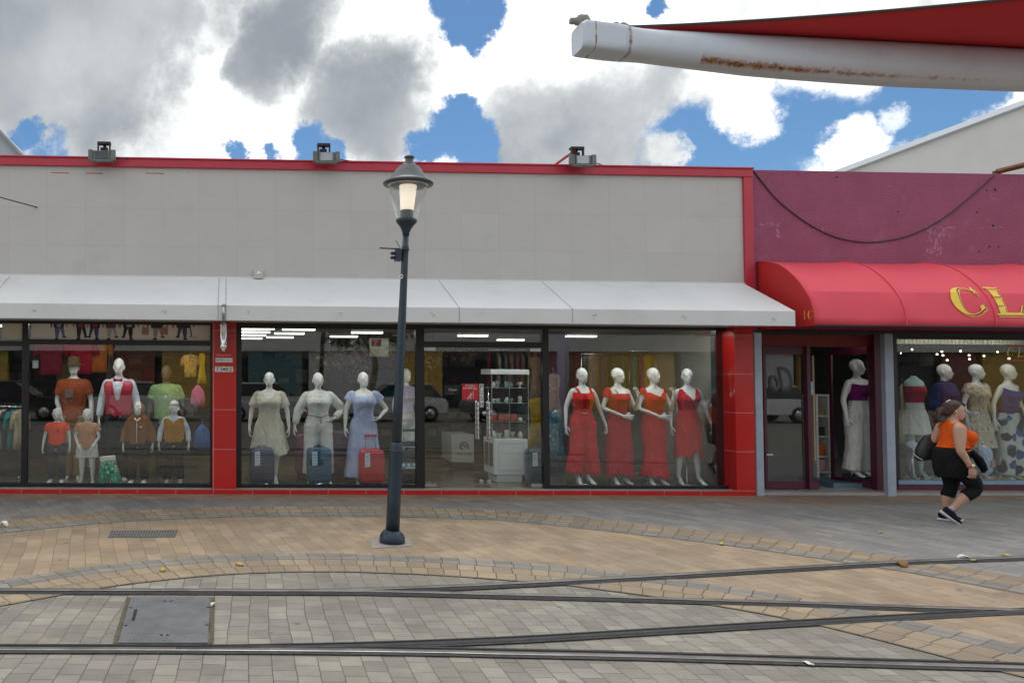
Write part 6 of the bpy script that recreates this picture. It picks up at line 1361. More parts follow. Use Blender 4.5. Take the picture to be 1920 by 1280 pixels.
put('black', [(355, 611), (357, 611), (360, 632), (358, 632)], .0009); put('grey', [(354, 630), (369, 632), (369, 634), (354, 632)], .0009)
for (ink, lift), mb in acc.items(): mb.build('printed_shoppers', inks[ink], po)
mb = MB(); mb.fb(U(2, pd), U(46, pd), H(20, 636, pd), H(20, 600, pd), pd - .002, pd); po = mesh_thing(mb, 'poster', mat('poster_olive', (.62, .60, .48), .6, var=.05, scale=2), 'plain olive poster panel in the far left transom', 'poster')
o, ua, wa, pw, ph = plate('window_sticker', 'small pale sticker on the glass left of the brown hat', 'sticker', 61, 72, 675.5, 690, mat('sticker_pale', (.4, .5, .5), .6, var=.3, scale=40), d=GD - .006, th=.002)

# ------------------------------------------------------------------ clothes on rails
def garment_mesh(kind):
    mb = MB(); mb.smooth = True; sec = []
    if kind == 'dress': tab = [(0, .05, .02), (-.03, .15, .03), (-.10, .19, .04), (-.25, .15, .045), (-.42, .13, .04), (-.7, .2, .06), (-1.0, .27, .075)]
    elif kind == 'shirt': tab = [(0, .06, .02), (-.03, .17, .035), (-.10, .23, .045), (-.30, .205, .05), (-.5, .2, .05), (-.68, .21, .05)]
    elif kind == 'bag': tab = [(0, .03, .02), (-.05, .07, .05), (-.12, .12, .08), (-.28, .15, .1), (-.38, .14, .1), (-.42, .1, .07)]
    else: tab = [(0, .16, .03), (-.1, .17, .04), (-.5, .18, .05), (-.95, .17, .05)]
    rings = []
    for z, a, b in tab: rings.append([Vector((a * math.cos(q), b * math.sin(q) * (1 + .25 * math.sin(5 * q + z * 9)), z)) for q in [2 * math.pi * j / 24 for j in range(24)]])
    mb.loft(rings)
    if kind == 'shirt':
        for s_ in (-1, 1): mb.tube([(s_ * .17, 0, -.05), (s_ * .25, 0, -.16), (s_ * .29, 0, -.34)], [(.05, .04), (.06, .04), (.055, .035)], n=12)
    hk = MB(); hk.smooth = True; hk.tube([(0, 0, 0), (0, 0, .05), (.02, 0, .075), (0, 0, .095), (-.02, 0, .08)], .004, n=5)
    return mb, hk
GM = {}
def garment(kind, label, px, py, d, m, rot=70, sc=1.0, group='clothes hanging in the store', nm=None):
    if kind not in GM: a, b = garment_mesh(kind); GM[kind] = (a.mesh(kind, m), b.mesh('hanger', MATS['steel']))
    u, w = fu(px, py, d); nm = nm or {'dress': 'hanging_dress', 'shirt': 'hanging_shirt', 'bag': 'backpack'}.get(kind, 'hanging_trousers')
    me = GM[kind][0].copy(); me.materials.clear(); me.materials.append(m); t = link(nm, me); t.location = W(u, w, d); t.rotation_euler = (0, 0, FA + R(rot)); t.scale = (sc,) * 3; tag(t, label, {'bag': 'backpack'}.get(kind, 'clothing'), group)
    h = link('hanger', GM[kind][1], t); return t
def rack(label, px0, px1, py, d):
    u0, w0 = fu(px0, py, d); u1, w1 = fu(px1, py, d); w = (w0 + w1) / 2; t = thing('clothes_rail', label, 'clothes rail', W((u0 + u1) / 2, PLW, d)); mb = MB(); mb.smooth = True; mb.tube([W(u0, w, d), W(u1, w, d)], .014, n=8); mb.build('bar', MATS['chrome'], t)
    for u in (u0, u1): mb = MB(); mb.smooth = True; mb.tube([W(u, w, d), W(u, PLW, d)], .014, n=8); mb.tube([W(u, PLW + .02, d - .22), W(u, PLW + .02, d + .22)], .014, n=8); mb.build('upright', MATS['chrome'], t)
cols = dict(teal=(.01, .22, .24), yellow=(.55, .36, .02), white=(.55, .56, .55), navy=(.02, .03, .07), black=(.015, .016, .018), magenta=(.3, .015, .14), purple=(.11, .03, .17), green=(.05, .16, .08), maroon=(.2, .015, .03), peach=(.45, .25, .18), olive=(.18, .16, .05), grey=(.2, .21, .22), pink=(.5, .12, .25), blue=(.04, .14, .36), orange=(.55, .16, .03), taupe=(.26, .21, .17), sand=(.42, .36, .24), rose=(.38, .18, .18))
FB = {k: fabric('cloth_' + k + '_hung', v, .2) for k, v in cols.items()}
prints = {'floral': pattern('print_floral', (.28, .22, .22), [(.45, .16, .16), (.1, .2, .2), (.5, .42, .38)], 14, .16, .26), 'paisley': pattern('print_paisley', (.05, .17, .25), [(.3, .4, .42), (.02, .05, .12)], 12, .2, .3), 'stripe': pattern('print_bright', (.55, .3, .03), [(.02, .3, .25), (.42, .02, .2), (.05, .1, .4)], 9, .22, .3)}
rack('chrome rail of dresses behind the red outfits', 1090, 1180, 664, 3.0); rack('chrome rail with yellow and teal dresses behind the third red outfit', 1180, 1300, 658, 2.7); rack('long chrome rail at the back of the entrance', 915, 1015, 656, 3.6); rack('chrome rail of shirts at the far left edge', -60, 42, 762, 1.4)
G = [('dress', 'teal dress hanging behind the third red outfit', 1190, 668, 2.7, FB['teal'], 60), ('dress', 'magenta dress hanging beside the teal one', 1202, 668, 2.7, FB['magenta'], 75), ('dress', 'yellow dress hanging between the third and fourth red outfits', 1217, 665, 2.65, FB['yellow'], 25), ('shirt', 'white top with dark trim hanging by the yellow dress', 1254, 660, 2.7, FB['white'], 15), ('shirt', 'navy top hanging behind the fourth red outfit', 1272, 658, 2.75, FB['navy'], 35), ('dress', 'dark green dress hanging behind the second red outfit', 1170, 668, 2.9, FB['green'], 60),
     ('dress', 'purple dress hanging behind the first red outfit', 1130, 666, 3.0, FB['purple'], 70), ('dress', 'black dress hanging second on the rail behind the red outfits', 1144, 668, 3.0, FB['black'], 60), ('shirt', 'grey shirt hanging left of the first red outfit', 1098, 666, 3.0, FB['grey'], 60), ('shirt', 'floral blouse hanging above the first red outfit', 1112, 666, 3.0, prints['floral'], 30), ('shirt', 'maroon shirt high behind the third red outfit', 1230, 632, 3.4, FB['maroon'], 10), ('dress', 'floral dress hanging at the left edge of the red dress window', 1038, 700, 2.0, prints['floral'], 30), ('dress', 'blue paisley dress below the floral one beside the door', 1036, 770, 1.8, prints['paisley'], 20), ('dress', 'second blue paisley dress nearer the purple column', 1050, 778, 2.1, prints['paisley'], 60),
     ('dress', 'long taupe dress at the right of the entrance', 1004, 668, 2.8, FB['taupe'], 40), ('dress', 'yellow dress hanging right of the glass shelves', 1006, 745, 2.6, FB['yellow'], 20), ('shirt', 'multicoloured shirt hanging top right of the left window', 357, 664, 1.7, prints['stripe'], 30, .6), ('dress', 'yellow and orange garment hanging at the right of the left window', 379, 662, 1.8, FB['yellow'], 60, .55), ('shirt', 'red shirt hanging over the brown hat', 96, 634, 2.2, FB['maroon'], 10), ('shirt', 'bright red shirt hanging right of the brown hat', 152, 632, 2.2, fabric('cloth_red_hung', (.32, .01, .03)), 5), ('shirt', 'orange top hanging between the hat and the bow tie', 182, 630, 2.4, FB['orange'], 30), ('shirt', 'olive shirt hanging behind the brown hat', 127, 655, 2.5, FB['olive'], 20)]
for a in G: garment(*a)
for i, (c, nm) in enumerate((('maroon', 'maroon'), ('black', 'black'), ('sand', 'sand coloured'), ('black', 'second black'), ('grey', 'grey'), ('peach', 'peach'), ('taupe', 'taupe'), ('rose', 'rose'), ('peach', 'second peach'), ('green', 'green'), ('sand', 'second sand coloured'), ('olive', 'olive'), ('grey', 'second grey'), ('black', 'last black'))):
    garment('shirt', f'{nm} garment on the long rail at the back of the entrance', 918 + 7.2 * i, 661, 3.6, FB[c], 68 + 6 * (i % 3), 1.0, 'garments on the back rail')
for i, (c, nm) in enumerate((('white', 'white'), ('grey', 'grey'), ('white', 'second white'), ('black', 'black'), ('teal', 'teal'), ('sand', 'sand coloured'))):
    garment('shirt', f'{nm} shirt on the low rail at the far left edge', -12 + 10 * i, 767, 1.4, FB[c], 70 + 5 * (i % 2), 1.0, 'shirts on the low rail')
garment('bag', 'pink bag hanging above the mustard waistcoat, to its right', 371, 722, 1.1, FB['pink'], 5, .85, 'bags in the left window', 'handbag'); garment('bag', 'blue backpack hanging low at the right of the left window', 379, 795, .9, FB['blue'], 10, 1.0, 'bags in the left window')
for i, (px, py, c, nm, dd) in enumerate(((1318, 650, 'black', 'black', 1.6), (1306, 650, 'navy', 'navy', 2.0), (1296, 652, 'white', 'white', 2.5), (1287, 654, 'grey', 'grey', 3.0), (1279, 655, 'green', 'dark green', 3.5), (1272, 657, 'maroon', 'maroon', 4.0), (1266, 658, 'taupe', 'taupe', 4.5), (1260, 659, 'purple', 'purple', 5.0), (1255, 660, 'sand', 'sand coloured', 5.5))):
    garment('dress', f'{nm} long dress on the right side wall behind the fourth red outfit', px, py, dd, FB[c], 10, 1.15, 'dresses on the right side wall')
for i, (px, c, nm) in enumerate(((1072, 'olive', 'olive'), (1084, 'rose', 'rose'), (1096, 'black', 'black'), (1120, 'peach', 'peach'), (1136, 'teal', 'teal'), (1152, 'taupe', 'taupe'), (1160, 'maroon', 'maroon'), (1178, 'grey', 'grey'), (1196, 'green', 'green'), (1210, 'purple', 'purple'), (1228, 'sand', 'sand coloured'), (1240, 'black', 'second black'))):
    garment('dress', f'{nm} dress on the far rail seen between the red outfits', px, 655, 5.2, FB[c], 40 + 9 * (i % 4), 1.1, 'dresses on the far rail')
# purple column and wall of stock inside
mb = MB(); mb.fb(U(1044, 2.3), U(1060, 2.3), PLW, 2.73, 2.3, 2.6); tag(mb.build('column', MATS['purple_paint']), 'purple painted column inside the store behind the first red outfit', 'column')
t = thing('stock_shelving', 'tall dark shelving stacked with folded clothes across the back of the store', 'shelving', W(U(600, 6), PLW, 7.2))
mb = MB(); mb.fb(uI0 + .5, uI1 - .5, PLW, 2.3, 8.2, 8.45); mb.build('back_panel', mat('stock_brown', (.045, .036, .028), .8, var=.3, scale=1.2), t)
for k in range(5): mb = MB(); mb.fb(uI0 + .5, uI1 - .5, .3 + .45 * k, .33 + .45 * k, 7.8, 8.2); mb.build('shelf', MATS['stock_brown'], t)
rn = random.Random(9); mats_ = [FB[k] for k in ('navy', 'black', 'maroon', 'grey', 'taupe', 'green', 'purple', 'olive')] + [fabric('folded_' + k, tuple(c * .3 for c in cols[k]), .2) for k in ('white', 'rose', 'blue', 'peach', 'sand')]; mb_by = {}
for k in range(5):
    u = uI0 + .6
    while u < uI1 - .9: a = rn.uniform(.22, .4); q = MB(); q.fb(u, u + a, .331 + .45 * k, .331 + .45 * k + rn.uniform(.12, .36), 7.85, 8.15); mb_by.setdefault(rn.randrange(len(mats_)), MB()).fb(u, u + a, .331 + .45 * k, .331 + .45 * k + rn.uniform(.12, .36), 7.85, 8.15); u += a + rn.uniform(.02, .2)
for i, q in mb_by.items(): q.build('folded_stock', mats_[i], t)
# jewellery board high in the middle window, bouquets of artificial flowers
o, ua, wa, pw, ph = plate('jewellery_board', 'pale framed jewellery board hanging high left of the lamp post', 'display board', 693, 728, 634, 668, mat('board_pale', (.45, .5, .42), .6, var=.15, scale=9), d=2.2, th=.03)
mb = MB(); mb.fb(ua - pw * .42, ua + pw * .1, wa + .02, wa + ph * .46, 2.166, 2.169); mb.build('red_panel', MATS['dark_red_board'], o)
mb = MB(); mb.smooth = True
for k in range(4): mb.tube([W(ua - pw * .3 + .12 * k + .045 * math.cos(a), wa - ph * .25 + .06 * math.sin(a), 2.164) for a in [2 * math.pi * i / 14 for i in range(15)]], .008, n=5)
mb.build('necklaces', MATS['gold_metal'], o)
def bouquet(label, px, py, d, r, seed):
    rn = random.Random(seed); u, w = fu(px, py, d); t = thing('hanging_flowers', label, 'artificial flowers', W(u, w, d), group='artificial flowers hung from the store ceiling'); c0 = W(u, w, d)
    for nm, m, k in (('leaves', mat('leaf_dark', (.045, .07, .03), .7, var=.4, scale=20), 150), ('blooms', mat('bloom_pink', (.26, .11, .11), .8, var=.5, scale=12), 90)):
        mb = MB()
        for _ in range(k):
            v = Vector((rn.gauss(0, 1), rn.gauss(0, 1), rn.gauss(0, .6))).normalized() * r * rn.uniform(.4, 1); p = c0 + v; a = Vector((rn.gauss(0, 1), rn.gauss(0, 1), rn.gauss(0, 1))).normalized(); b = a.orthogonal().normalized(); s_ = rn.uniform(.03, .065); q = a.cross(b)
            mb.add([p - a * s_, p + b * s_ * .5 + q * .012, p + a * s_, p - b * s_ * .5 + q * .012, p + q * .02], [(0, 1, 4), (1, 2, 4), (2, 3, 4), (3, 0, 4)])
        mb.build(nm, m, t)
    mb = MB(); mb.smooth = True; mb.tube([c0, Vector((c0.x, c0.y, W(u, 2.74, d).z))], .006, n=5); mb.build('wire', MATS['steel'], t)
bouquet('pinkish artificial flowers hanging above the ivory jumpsuit', 618, 668, 2.0, .30, 1); bouquet('dark pink artificial flowers hanging above the pale blue dress', 660, 672, 2.2, .36, 2); bouquet('green and yellow artificial leaves at the top left of the entrance', 812, 665, 2.4, .26, 3); bouquet('dark artificial leaves hanging over the entrance shelves', 868, 662, 2.6, .26, 4)

# ------------------------------------------------------------------ boutique goods
u0, u1 = U(1530, 1.2), U(1556, 1.2); h0, h1 = H(1543, 893, 1.2), H(1543, 739, 1.2)
t = thing('shelf_unit', 'narrow white shelf unit inside the boutique doorway', 'shelf unit', W((u0 + u1) / 2, .06, 1.3))
mb = MB()
for a, b in ((u0, u0 + .04), (u1 - .035, u1)): mb.fb(a, b, .06, h1, 1.2, 1.5)
for y in (740, 779, 817, 855, 884): w = H(1543, y, 1.2); mb.fb(u0 + .04, u1 - .035, w - .02, w, 1.202, 1.5)
mb.fb(u0, u1, .06, h1, 1.5, 1.52); mb.build('frame', MATS['white_paint'], t)
for label, m, ya, yb in (('orange box on the lower shelf in the boutique doorway', mat('box_orange', (.5, .1, .01), .6), 834, 854), ('pale pink box on the bottom shelf in the boutique doorway', mat('box_pink', (.5, .3, .32), .6), 862, 883), ('dark bag on the middle shelf in the boutique doorway', MATS['black_plastic'], 800, 816.5), ('brown pouch on the top shelf in the boutique doorway', MATS['khaki'], 766, 778.5)):
    mb = MB(); mb.fb(u0 + .06, u1 - .07, H(1543, yb, 1.2), H(1543, ya, 1.2), 1.23, 1.45); mesh_thing(mb, 'shelf_box', m, label, 'box', bevel=.012)
# sandals and shoes along the window floor
def sandal_mesh():
    s_ = MB(); s_.smooth = True; s_.tube([(0, .11, .012), (0, .06, .012), (0, 0, .012), (0, -.06, .012), (0, -.12, .012)], [(.026, .011), (.03, .012), (.026, .012), (.038, .012), (.02, .01)], n=12, ref=(1, 0, 0)); st = MB(); st.smooth = True
    for y in (-.06, -.03): st.tube([(-.037, y, .018), (-.02, y, .05), (.02, y, .05), (.037, y, .018)], (.008), n=6)
    st.tube([(-.028, .07, .02), (-.03, .09, .06), (0, .11, .075), (.03, .09, .06), (.028, .07, .02)], .006, n=6); return s_.mesh('sandal', MATS['black_plastic']), st.mesh('strap', MATS['black_plastic'])
sm_, st_ = sandal_mesh(); SC = [('black', (.02, .02, .02)), ('tan', (.32, .18, .09)), ('silver', (.5, .5, .48)), ('white', (.6, .6, .58)), ('brown', (.13, .06, .03)), ('gold', (.5, .36, .15))]
rn = random.Random(4); i = 0
for px in range(1690, 1925, 11):
    for row, d in enumerate((.42, .62)):
        nm, c = SC[rn.randrange(6)]; a = link('sandal', sm_.copy()); a.data.materials.clear(); a.data.materials.append(mat('sandal_' + nm, c, .45, var=.2, scale=20)); a.location = W(U(px + 5 * row, d), wS1 - .028, d); a.rotation_euler = (0, 0, FA + R(rn.uniform(-70, 70))); tag(a, f'{nm} strappy sandal laid out on the boutique window floor', 'sandal', 'sandals on the boutique window floor'); i += 1
        b = link('strap', st_.copy(), a); b.data.materials.clear(); b.data.materials.append(MATS['sandal_' + nm])
# sun hat, toddler form, handbags
u, w = fu(1709, 838, .5); t = thing('visor_cap', 'pale blue white cap tilted on a stand at the left of the boutique window', 'cap', W(u, w, .5), (R(28), R(24), FA + R(15)))
mb = MB(); mb.smooth = True; mb.lathe([(.10, -.02), (.1, .0), (.092, .05), (.06, .09), (.02, .105)], 24); mb.build('crown', mat('cap_pale', (.5, .57, .68), .7), t, local=True)
mb = MB(); mb.smooth = True; mb.tube([(0, -.08, -.005), (0, -.13, -.02), (0, -.18, -.04), (0, -.205, -.055)], [(.1, .006), (.105, .006), (.085, .006), (.04, .005)], n=16, ref=(1, 0, 0)); mb.build('brim', MATS['cap_pale'], t, local=True)
mb = MB(); mb.smooth = True; p = W(u, w, .5); mb.tube([p - Vector((0, 0, .02)), Vector((p.x, p.y, W(u, wS1 - .03, .5).z))], .012, n=8); mesh_thing(mb, 'cap_stand', MATS['steel'], 'thin steel stand under the pale blue cap', 'stand')
t = figure('white toddler form in pale blue T-shirt with printed face low in the boutique window', 1848, 902, 836, .42, 1.02, 20, name='child_form'); b, P = body(T_K, arms=(None, None), head=False, m=MG, legs=False, voxel=.016); 
b2 = link('body', b, t); b2.location = (0, 0, -.72); b2.scale = (1.2, 1.2, 1.2)
sm2 = part_me(solid(shirt(P, .82, .02, arms=False), 'tee_shirt', fabric('tee_paleblue', (.42, .52, .72)), .016, 2), 'tee_shirt', t); sm2.location = (0, 0, -.72); sm2.scale = (1.2, 1.2, 1.2)
mb = MB(); mb.box(-.08, .08, -.2, -.165, .42, .62); cap_part(mb, 'chest_print', mat('print_face', (.42, .25, .25), .8, var=.6, scale=25), t)
for px, py, d, c, lab in ((1625, 668, 2.0, 'black', 'black handbag on the boutique wall above the purple top'), (1700, 655, 2.4, 'black', 'black handbag hanging high at the left of the boutique window'), (1736, 657, 2.4, 'taupe', 'taupe handbag hanging above the red bandeau'), (1800, 655, 2.4, 'navy', 'navy handbag hanging between navy shirt and floral dress'), (1862, 655, 2.4, 'black', 'black handbag hanging between the floral dress and the blue vest'), (1705, 880, .7, 'taupe', 'brown handbag standing on the boutique window floor below the cap')):
    u, w = fu(px, py, d); t = thing('handbag', lab, 'handbag', W(u, w, d), (0, 0, FA + .3), 1, 'handbags in the boutique'); mb = MB(); mb.smooth = True
    mb.loft([[Vector((a * math.copysign(abs(math.cos(q)) ** .5, math.cos(q)), b_ * math.sin(q), z)) for q in [2 * math.pi * j / 20 for j in range(20)]] for z, a, b_ in ((-.30, .15, .05), (-.28, .17, .065), (-.15, .165, .06), (-.06, .14, .03))]); mb.build('pouch', FB[c], t, local=True)
    mb = MB(); mb.smooth = True; mb.tube([(-.1, 0, -.07), (-.08, 0, .04), (0, 0, .1), (.08, 0, .04), (.1, 0, -.07)], .008, n=6); mb.build('strap', FB[c], t, local=True)
u, w = fu(1727, 885, .8)
for px, lab, c in ((1660, 'white dress with pink bows hanging beside the boutique door jamb', 'white'), (1692, 'tan dress hanging at the left of the boutique window', 'sand')): garment('dress', lab, px, 765 if px < 1670 else 720, .75, FB[c], 40, 1.0, 'clothes hanging in the boutique')
# ------------------------------------------------------------------ the walking woman
PX0 = 1790; root_p = gp(PX0, 979)
wm = thing('person', 'woman in orange sleeveless top and black cropped leggings walking right past the boutique', 'person', on_ground(root_p, 0), (0, 0, R(74)), 1.0)
mat('skin_brown', (.47, .275, .19), .5, var=.08, scale=12, bump=.05); SK = MATS['skin_brown']
L3 = lambda f, r, z: Vector((-r, -f, z))        # forward, towards her right side, up
def ell(z, f0, a, b, n=26, sq=1.0): return [L3(f0 + b * math.sin(2 * math.pi * j / n), a * math.cos(2 * math.pi * j / n), z) for j in range(n)]
TW = [(.74, .02, .13, .115), (.80, .0, .18, .155), (.88, -.012, .198, .172), (.95, -.012, .195, .17), (1.02, .005, .18, .155), (1.09, .02, .172, .15), (1.16, .03, .178, .155), (1.22, .025, .178, .14), (1.275, .01, .18, .115), (1.315, -.005, .165, .085), (1.345, -.008, .11, .065), (1.37, -.003, .068, .058)]
TW = [(z, f, a * (.93 if z < 1.3 else 1), b * (.93 if z < 1.3 else 1)) for z, f, a, b in TW]
mb = MB(); mb.loft([ell(z, f, a, b) for z, f, a, b in TW])
for s_ in (-1, 1): mb.ball(L3(.145, s_ * .08, 1.135), (.08, .08, .078), 16, 12)
mb.tube([L3(-.01, 0, 1.30), L3(0, 0, 1.36), L3(.022, 0, 1.41), L3(.03, 0, 1.46)], [.075, .062, .056, .055], n=16)
Hd = Vector(L3(.024, 0, 1.372)); TH = head_rings(mb, Hd, R(-6), R(2), sc=1.06, wid=1.02)
Rk, Ra, Rt = L3(.19, .095, .47), L3(-.10, .10, .155), L3(.03, .112, .065)
Lk, La = L3(.015, -.095, .46), L3(-.055, -.10, .085)
def leg(hp, kn, an): 
    pts = cr_pts([hp + Vector((0, 0, .05)), hp, hp.lerp(kn, .5) + (hp - kn).normalized().cross(Vector((1, 0, 0))) * -.012, kn, kn.lerp(an, .35) + L3(-.018, 0, 0), kn.lerp(an, .7) + L3(-.006, 0, 0), an], 4); n = len(pts)
    return pts, [lerp_tab([(0, .11), (.16, .122), (.33, .102), (.5, .066), (.63, .07), (.82, .047), (1, .036)], i / (n - 1)) for i in range(n)]
pR, rR = leg(L3(0, .10, .80), Rk, Ra); pL, rL = leg(L3(0, -.10, .80), Lk, La)
mb.tube(pR, rR, n=16); mb.tube(pL, rL, n=16)
mb.tube([Ra + L3(-.03, 0, .01), Ra + L3(0, 0, -.01), Ra.lerp(Rt, .4)], [.026, .034, .022], n=10); mb.tube([La + L3(-.03, 0, -.02), La + L3(0, 0, -.01), La + L3(.06, 0, -.035)], [.026, .034, .022], n=10)
def arm(sh, el, wr, up):
    pts = cr_pts([sh + L3(0, -.02 if sh.x < 0 else .02, .01), sh, sh.lerp(el, .5), el, el.lerp(wr, .4), wr], 4); n = len(pts); mb.tube(pts, [up * lerp_tab([(0, .066), (.2, .074), (.45, .062), (.6, .048), (.72, .047), (1, .029)], i / (n - 1)) for i in range(n)], n=14)
shR, elR, wrR = L3(-.02, .20, 1.245), L3(-.045, .262, .985), L3(.055, .275, .765); arm(shR, elR, wrR, 1.0)
shL, elL, wrL = L3(-.015, -.20, 1.245), L3(-.10, -.27, 1.0), L3(.06, -.24, .84); arm(shL, elL, wrL, 1.0)
ext = MB(); hand(ext, wrR + (wrR - elR).normalized() * .012, L3(.12, -.03, -1), -1, 1.06, .5, .1, 8); hand(ext, wrL + (wrL - elL).normalized() * .01, L3(.35, .05, -1), 1, 1.0, .5, .1, 8)
bd = part_me(solid(mb, 'body', SK, .0095, 4, ext), 'body', wm)
# face details
mb = MB(); mb.smooth = True
for s_ in (-1, 1): mb.ball(TH(s_ * .034, -.083, .095), .0105, 10, 8)
mb.build('eyes', mat('eye_white', (.7, .68, .65), .2), wm, local=True)
mb = MB(); mb.smooth = True
for s_ in (-1, 1): mb.ball(TH(s_ * .034, -.0905, .095), .006, 8, 6)
mb.build('irises', mat('eye_dark', (.03, .015, .01), .2), wm, local=True)
mb = MB(); mb.smooth = True
for s_ in (-1, 1): mb.tube([TH(s_ * .015, -.099, .117), TH(s_ * .036, -.094, .123), TH(s_ * .056, -.074, .117)], [.003, .0045, .002], n=6)
mb.build('eyebrows', mat('brow_dark', (.04, .02, .012), .8), wm, local=True)
mb = MB(); mb.smooth = True; mb.tube([TH(-.024, -.093, .029), TH(0, -.105, .032), TH(.024, -.093, .029)], [.003, .0065, .003], n=8); mb.tube([TH(-.02, -.093, .022), TH(0, -.104, .022), TH(.02, -.093, .022)], [.003, .0065, .003], n=8); mb.build('lips', mat('lip', (.33, .12, .09), .4), wm, local=True)
mb = MB(); mb.smooth = True; mb.ball(TH(-.083, .008, .05), .007, 8, 6); mb.ball(TH(.083, .008, .05), .007, 8, 6); mb.build('earrings', mat('pearl', (.8, .75, .65), .2), wm, local=True)
# hair: swept back to a bushy low tail
hm = MB(); HR = mat('hair_brown', (.045, .017, .011), .55, var=.45, scale=22, bump=.7, bscale=70)
prof = [(.03, .05, .05, .065), (.06, .076, .072, .052), (.10, .086, .092, .036), (.15, .088, .106, .022), (.185, .079, .102, .016), (.212, .054, .07, .010), (.23, .028, .038, .01), (.236, .006, .008, .01)]
hm.loft([[TH(a * math.cos(2 * math.pi * j / 22), y + b * math.sin(2 * math.pi * j / 22) * (1 if math.sin(2 * math.pi * j / 22) > 0 else max(.12, min(.85 if z < .2 else .95, (z - .06) / .125))), z) for j in range(22)] for z, a, b, y in prof])
rn = random.Random(2)
hm.tube([TH(0, .085, .115), TH(0, .135, .085), TH(0, .155, .06)], [.055, .06, .05], n=12)
for k in range(22):
    a = rn.uniform(0, 6.28); q = rn.uniform(.0, .032); sx, sz = q * math.cos(a) * 1.3, q * math.sin(a); hm.tube([TH(sx * .5, .12, .095 + sz * .4), TH(sx * 1.2, .16, .07 + sz), TH(sx * 1.7, .175 + rn.uniform(-.02, .025), .02 + sz * 1.3), TH(sx * 2.0, .165 + rn.uniform(-.03, .035), -.045 + rn.uniform(-.03, .025))], [.022, .024, .02, .007], n=7)
part_me(solid(hm, 'hair', HR, .009, 2), 'hair', wm)
mb = MB(); mb.smooth = True; mb.tube([TH(-.02, .05, .236), TH(-.03, .075, .225), TH(-.035, .095, .207)], .007, n=6); mb.build('hair_clip', MATS['white_paint'], wm, local=True)
# orange top
OR = fabric('top_orange', (.74, .105, .012), .05, .15); tm = MB(); TT = [(z, f, a + .012, b + .012) for z, f, a, b in TW if 1.0 < z < 1.35]; TT = [(.955, -.008, .214, .19)] + TT[:-1] + [(1.325, -.005, .135, .085), (1.36, -.002, .082, .07)]
tm.loft([ell(z, f, a, b) for z, f, a, b in TT])
for s_ in (-1, 1): tm.ball(L3(.148, s_ * .08, 1.135), (.092, .092, .09), 16, 12)
tm.ball(L3(.14, 0, 1.06), (.15, .1, .07), 14, 10)
part_me(solid(tm, 'top', OR, .011, 4), 'top', wm)
# black layered skirt top and cropped leggings
BK = fabric('leggings_black', (.010, .0105, .012), .2, .2); sk = MB(); sk.loft([ell(z, f, a, b) for z, f, a, b in ((.60, -.03, .175, .155), (.66, -.03, .195, .17), (.74, -.028, .212, .182), (.82, -.024, .216, .190), (.90, -.018, .216, .190), (.96, -.012, .21, .186), (1.0, .0, .2, .172))])
part_me(solid(sk, 'wrap_skirt', BK, .012, 3), 'wrap_skirt', wm)
lg = MB()
for pts, rad, cut in ((pR, rR, .68), (pL, rL, .71)): k = int(len(pts) * cut); lg.tube(pts[:k], [r + .011 for r in rad[:k]], n=18)
lg.loft([ell(z, f, a + .012, b + .012) for z, f, a, b in TW[:4]]); part_me(solid(lg, 'leggings', BK, .011, 2), 'leggings', wm)
jk = MB(); jk.smooth = True; jk.tube([L3(.14, .12, .95), L3(.22, .11, .86), L3(.255, .1, .79), L3(.285, .1, .72), L3(.27, .1, .68)], [(.06, .035), (.085, .04), (.08, .04), (.055, .035), (.02, .015)], n=14); jk.build('tied_sleeve', BK, wm, local=True)
# shoes
SHO = fabric('shoe_navy', (.012, .014, .022)); SOL = mat('sole_white', (.62, .64, .66), .6)
def trainer(an, fdir, up):
    fdir = Vector(fdir).normalized(); up = (Vector(up) - fdir * Vector(up).dot(fdir)).normalized(); P_ = lambda f, h: an + fdir * f + up * h
    mb = MB(); mb.tube([P_(-.072, -.015), P_(-.055, -.01), P_(-.01, .0), P_(.04, -.012), P_(.10, -.03), P_(.155, -.042), P_(.185, -.052)], [(.026, .035), (.036, .05), (.040, .058), (.043, .044), (.045, .032), (.038, .022), (.02, .012)], n=16, ref=(1, 0, 0)); o = part_me(solid(mb, 'shoe', SHO, .009, 2), 'shoe', wm)
    mb = MB(); mb.smooth = True; mb.tube([P_(-.085, -.05), P_(-.07, -.058), P_(0, -.062), P_(.07, -.066), P_(.14, -.066), P_(.185, -.06), P_(.205, -.052)], [(.02, .014), (.04, .018), (.041, .017), (.044, .015), (.046, .014), (.036, .012), (.014, .008)], n=14, ref=(1, 0, 0)); mb.build('sole', SOL, o, local=True)
    mb = MB(); mb.smooth = True; mb.tube([P_(-.01, .03), P_(-.012, .07)], [.046, .041], n=16)
    mb.build('sock', mat('sock_lilac', (.45, .36, .55), .9), wm, local=True)
trainer(Ra + L3(0, 0, -.005), Rt - Ra + L3(.0, 0, -.012), L3(.5, 0, 1)); trainer(La + L3(0, 0, -.005), L3(1, -.04, 0.0), L3(0, 0, 1))
# watch, necklace
mb = MB(); mb.smooth = True; wd = (wrR - elR).normalized(); wc = elR.lerp(wrR, .93); mb.tube([wc - wd * .012, wc + wd * .012], .037, n=18); o = mb.build('watch_strap', mat('strap_tan', (.32, .16, .08), .5), wm, local=True)
mb = MB(); mb.smooth = True; c_ = wc + L3(.012, .03, .004); mb.tube([c_, c_ + L3(.006, .014, 0)], .022, n=16); mb.build('watch_face', mat('watch_gold', (.75, .6, .35), .25, .6), o, local=True)
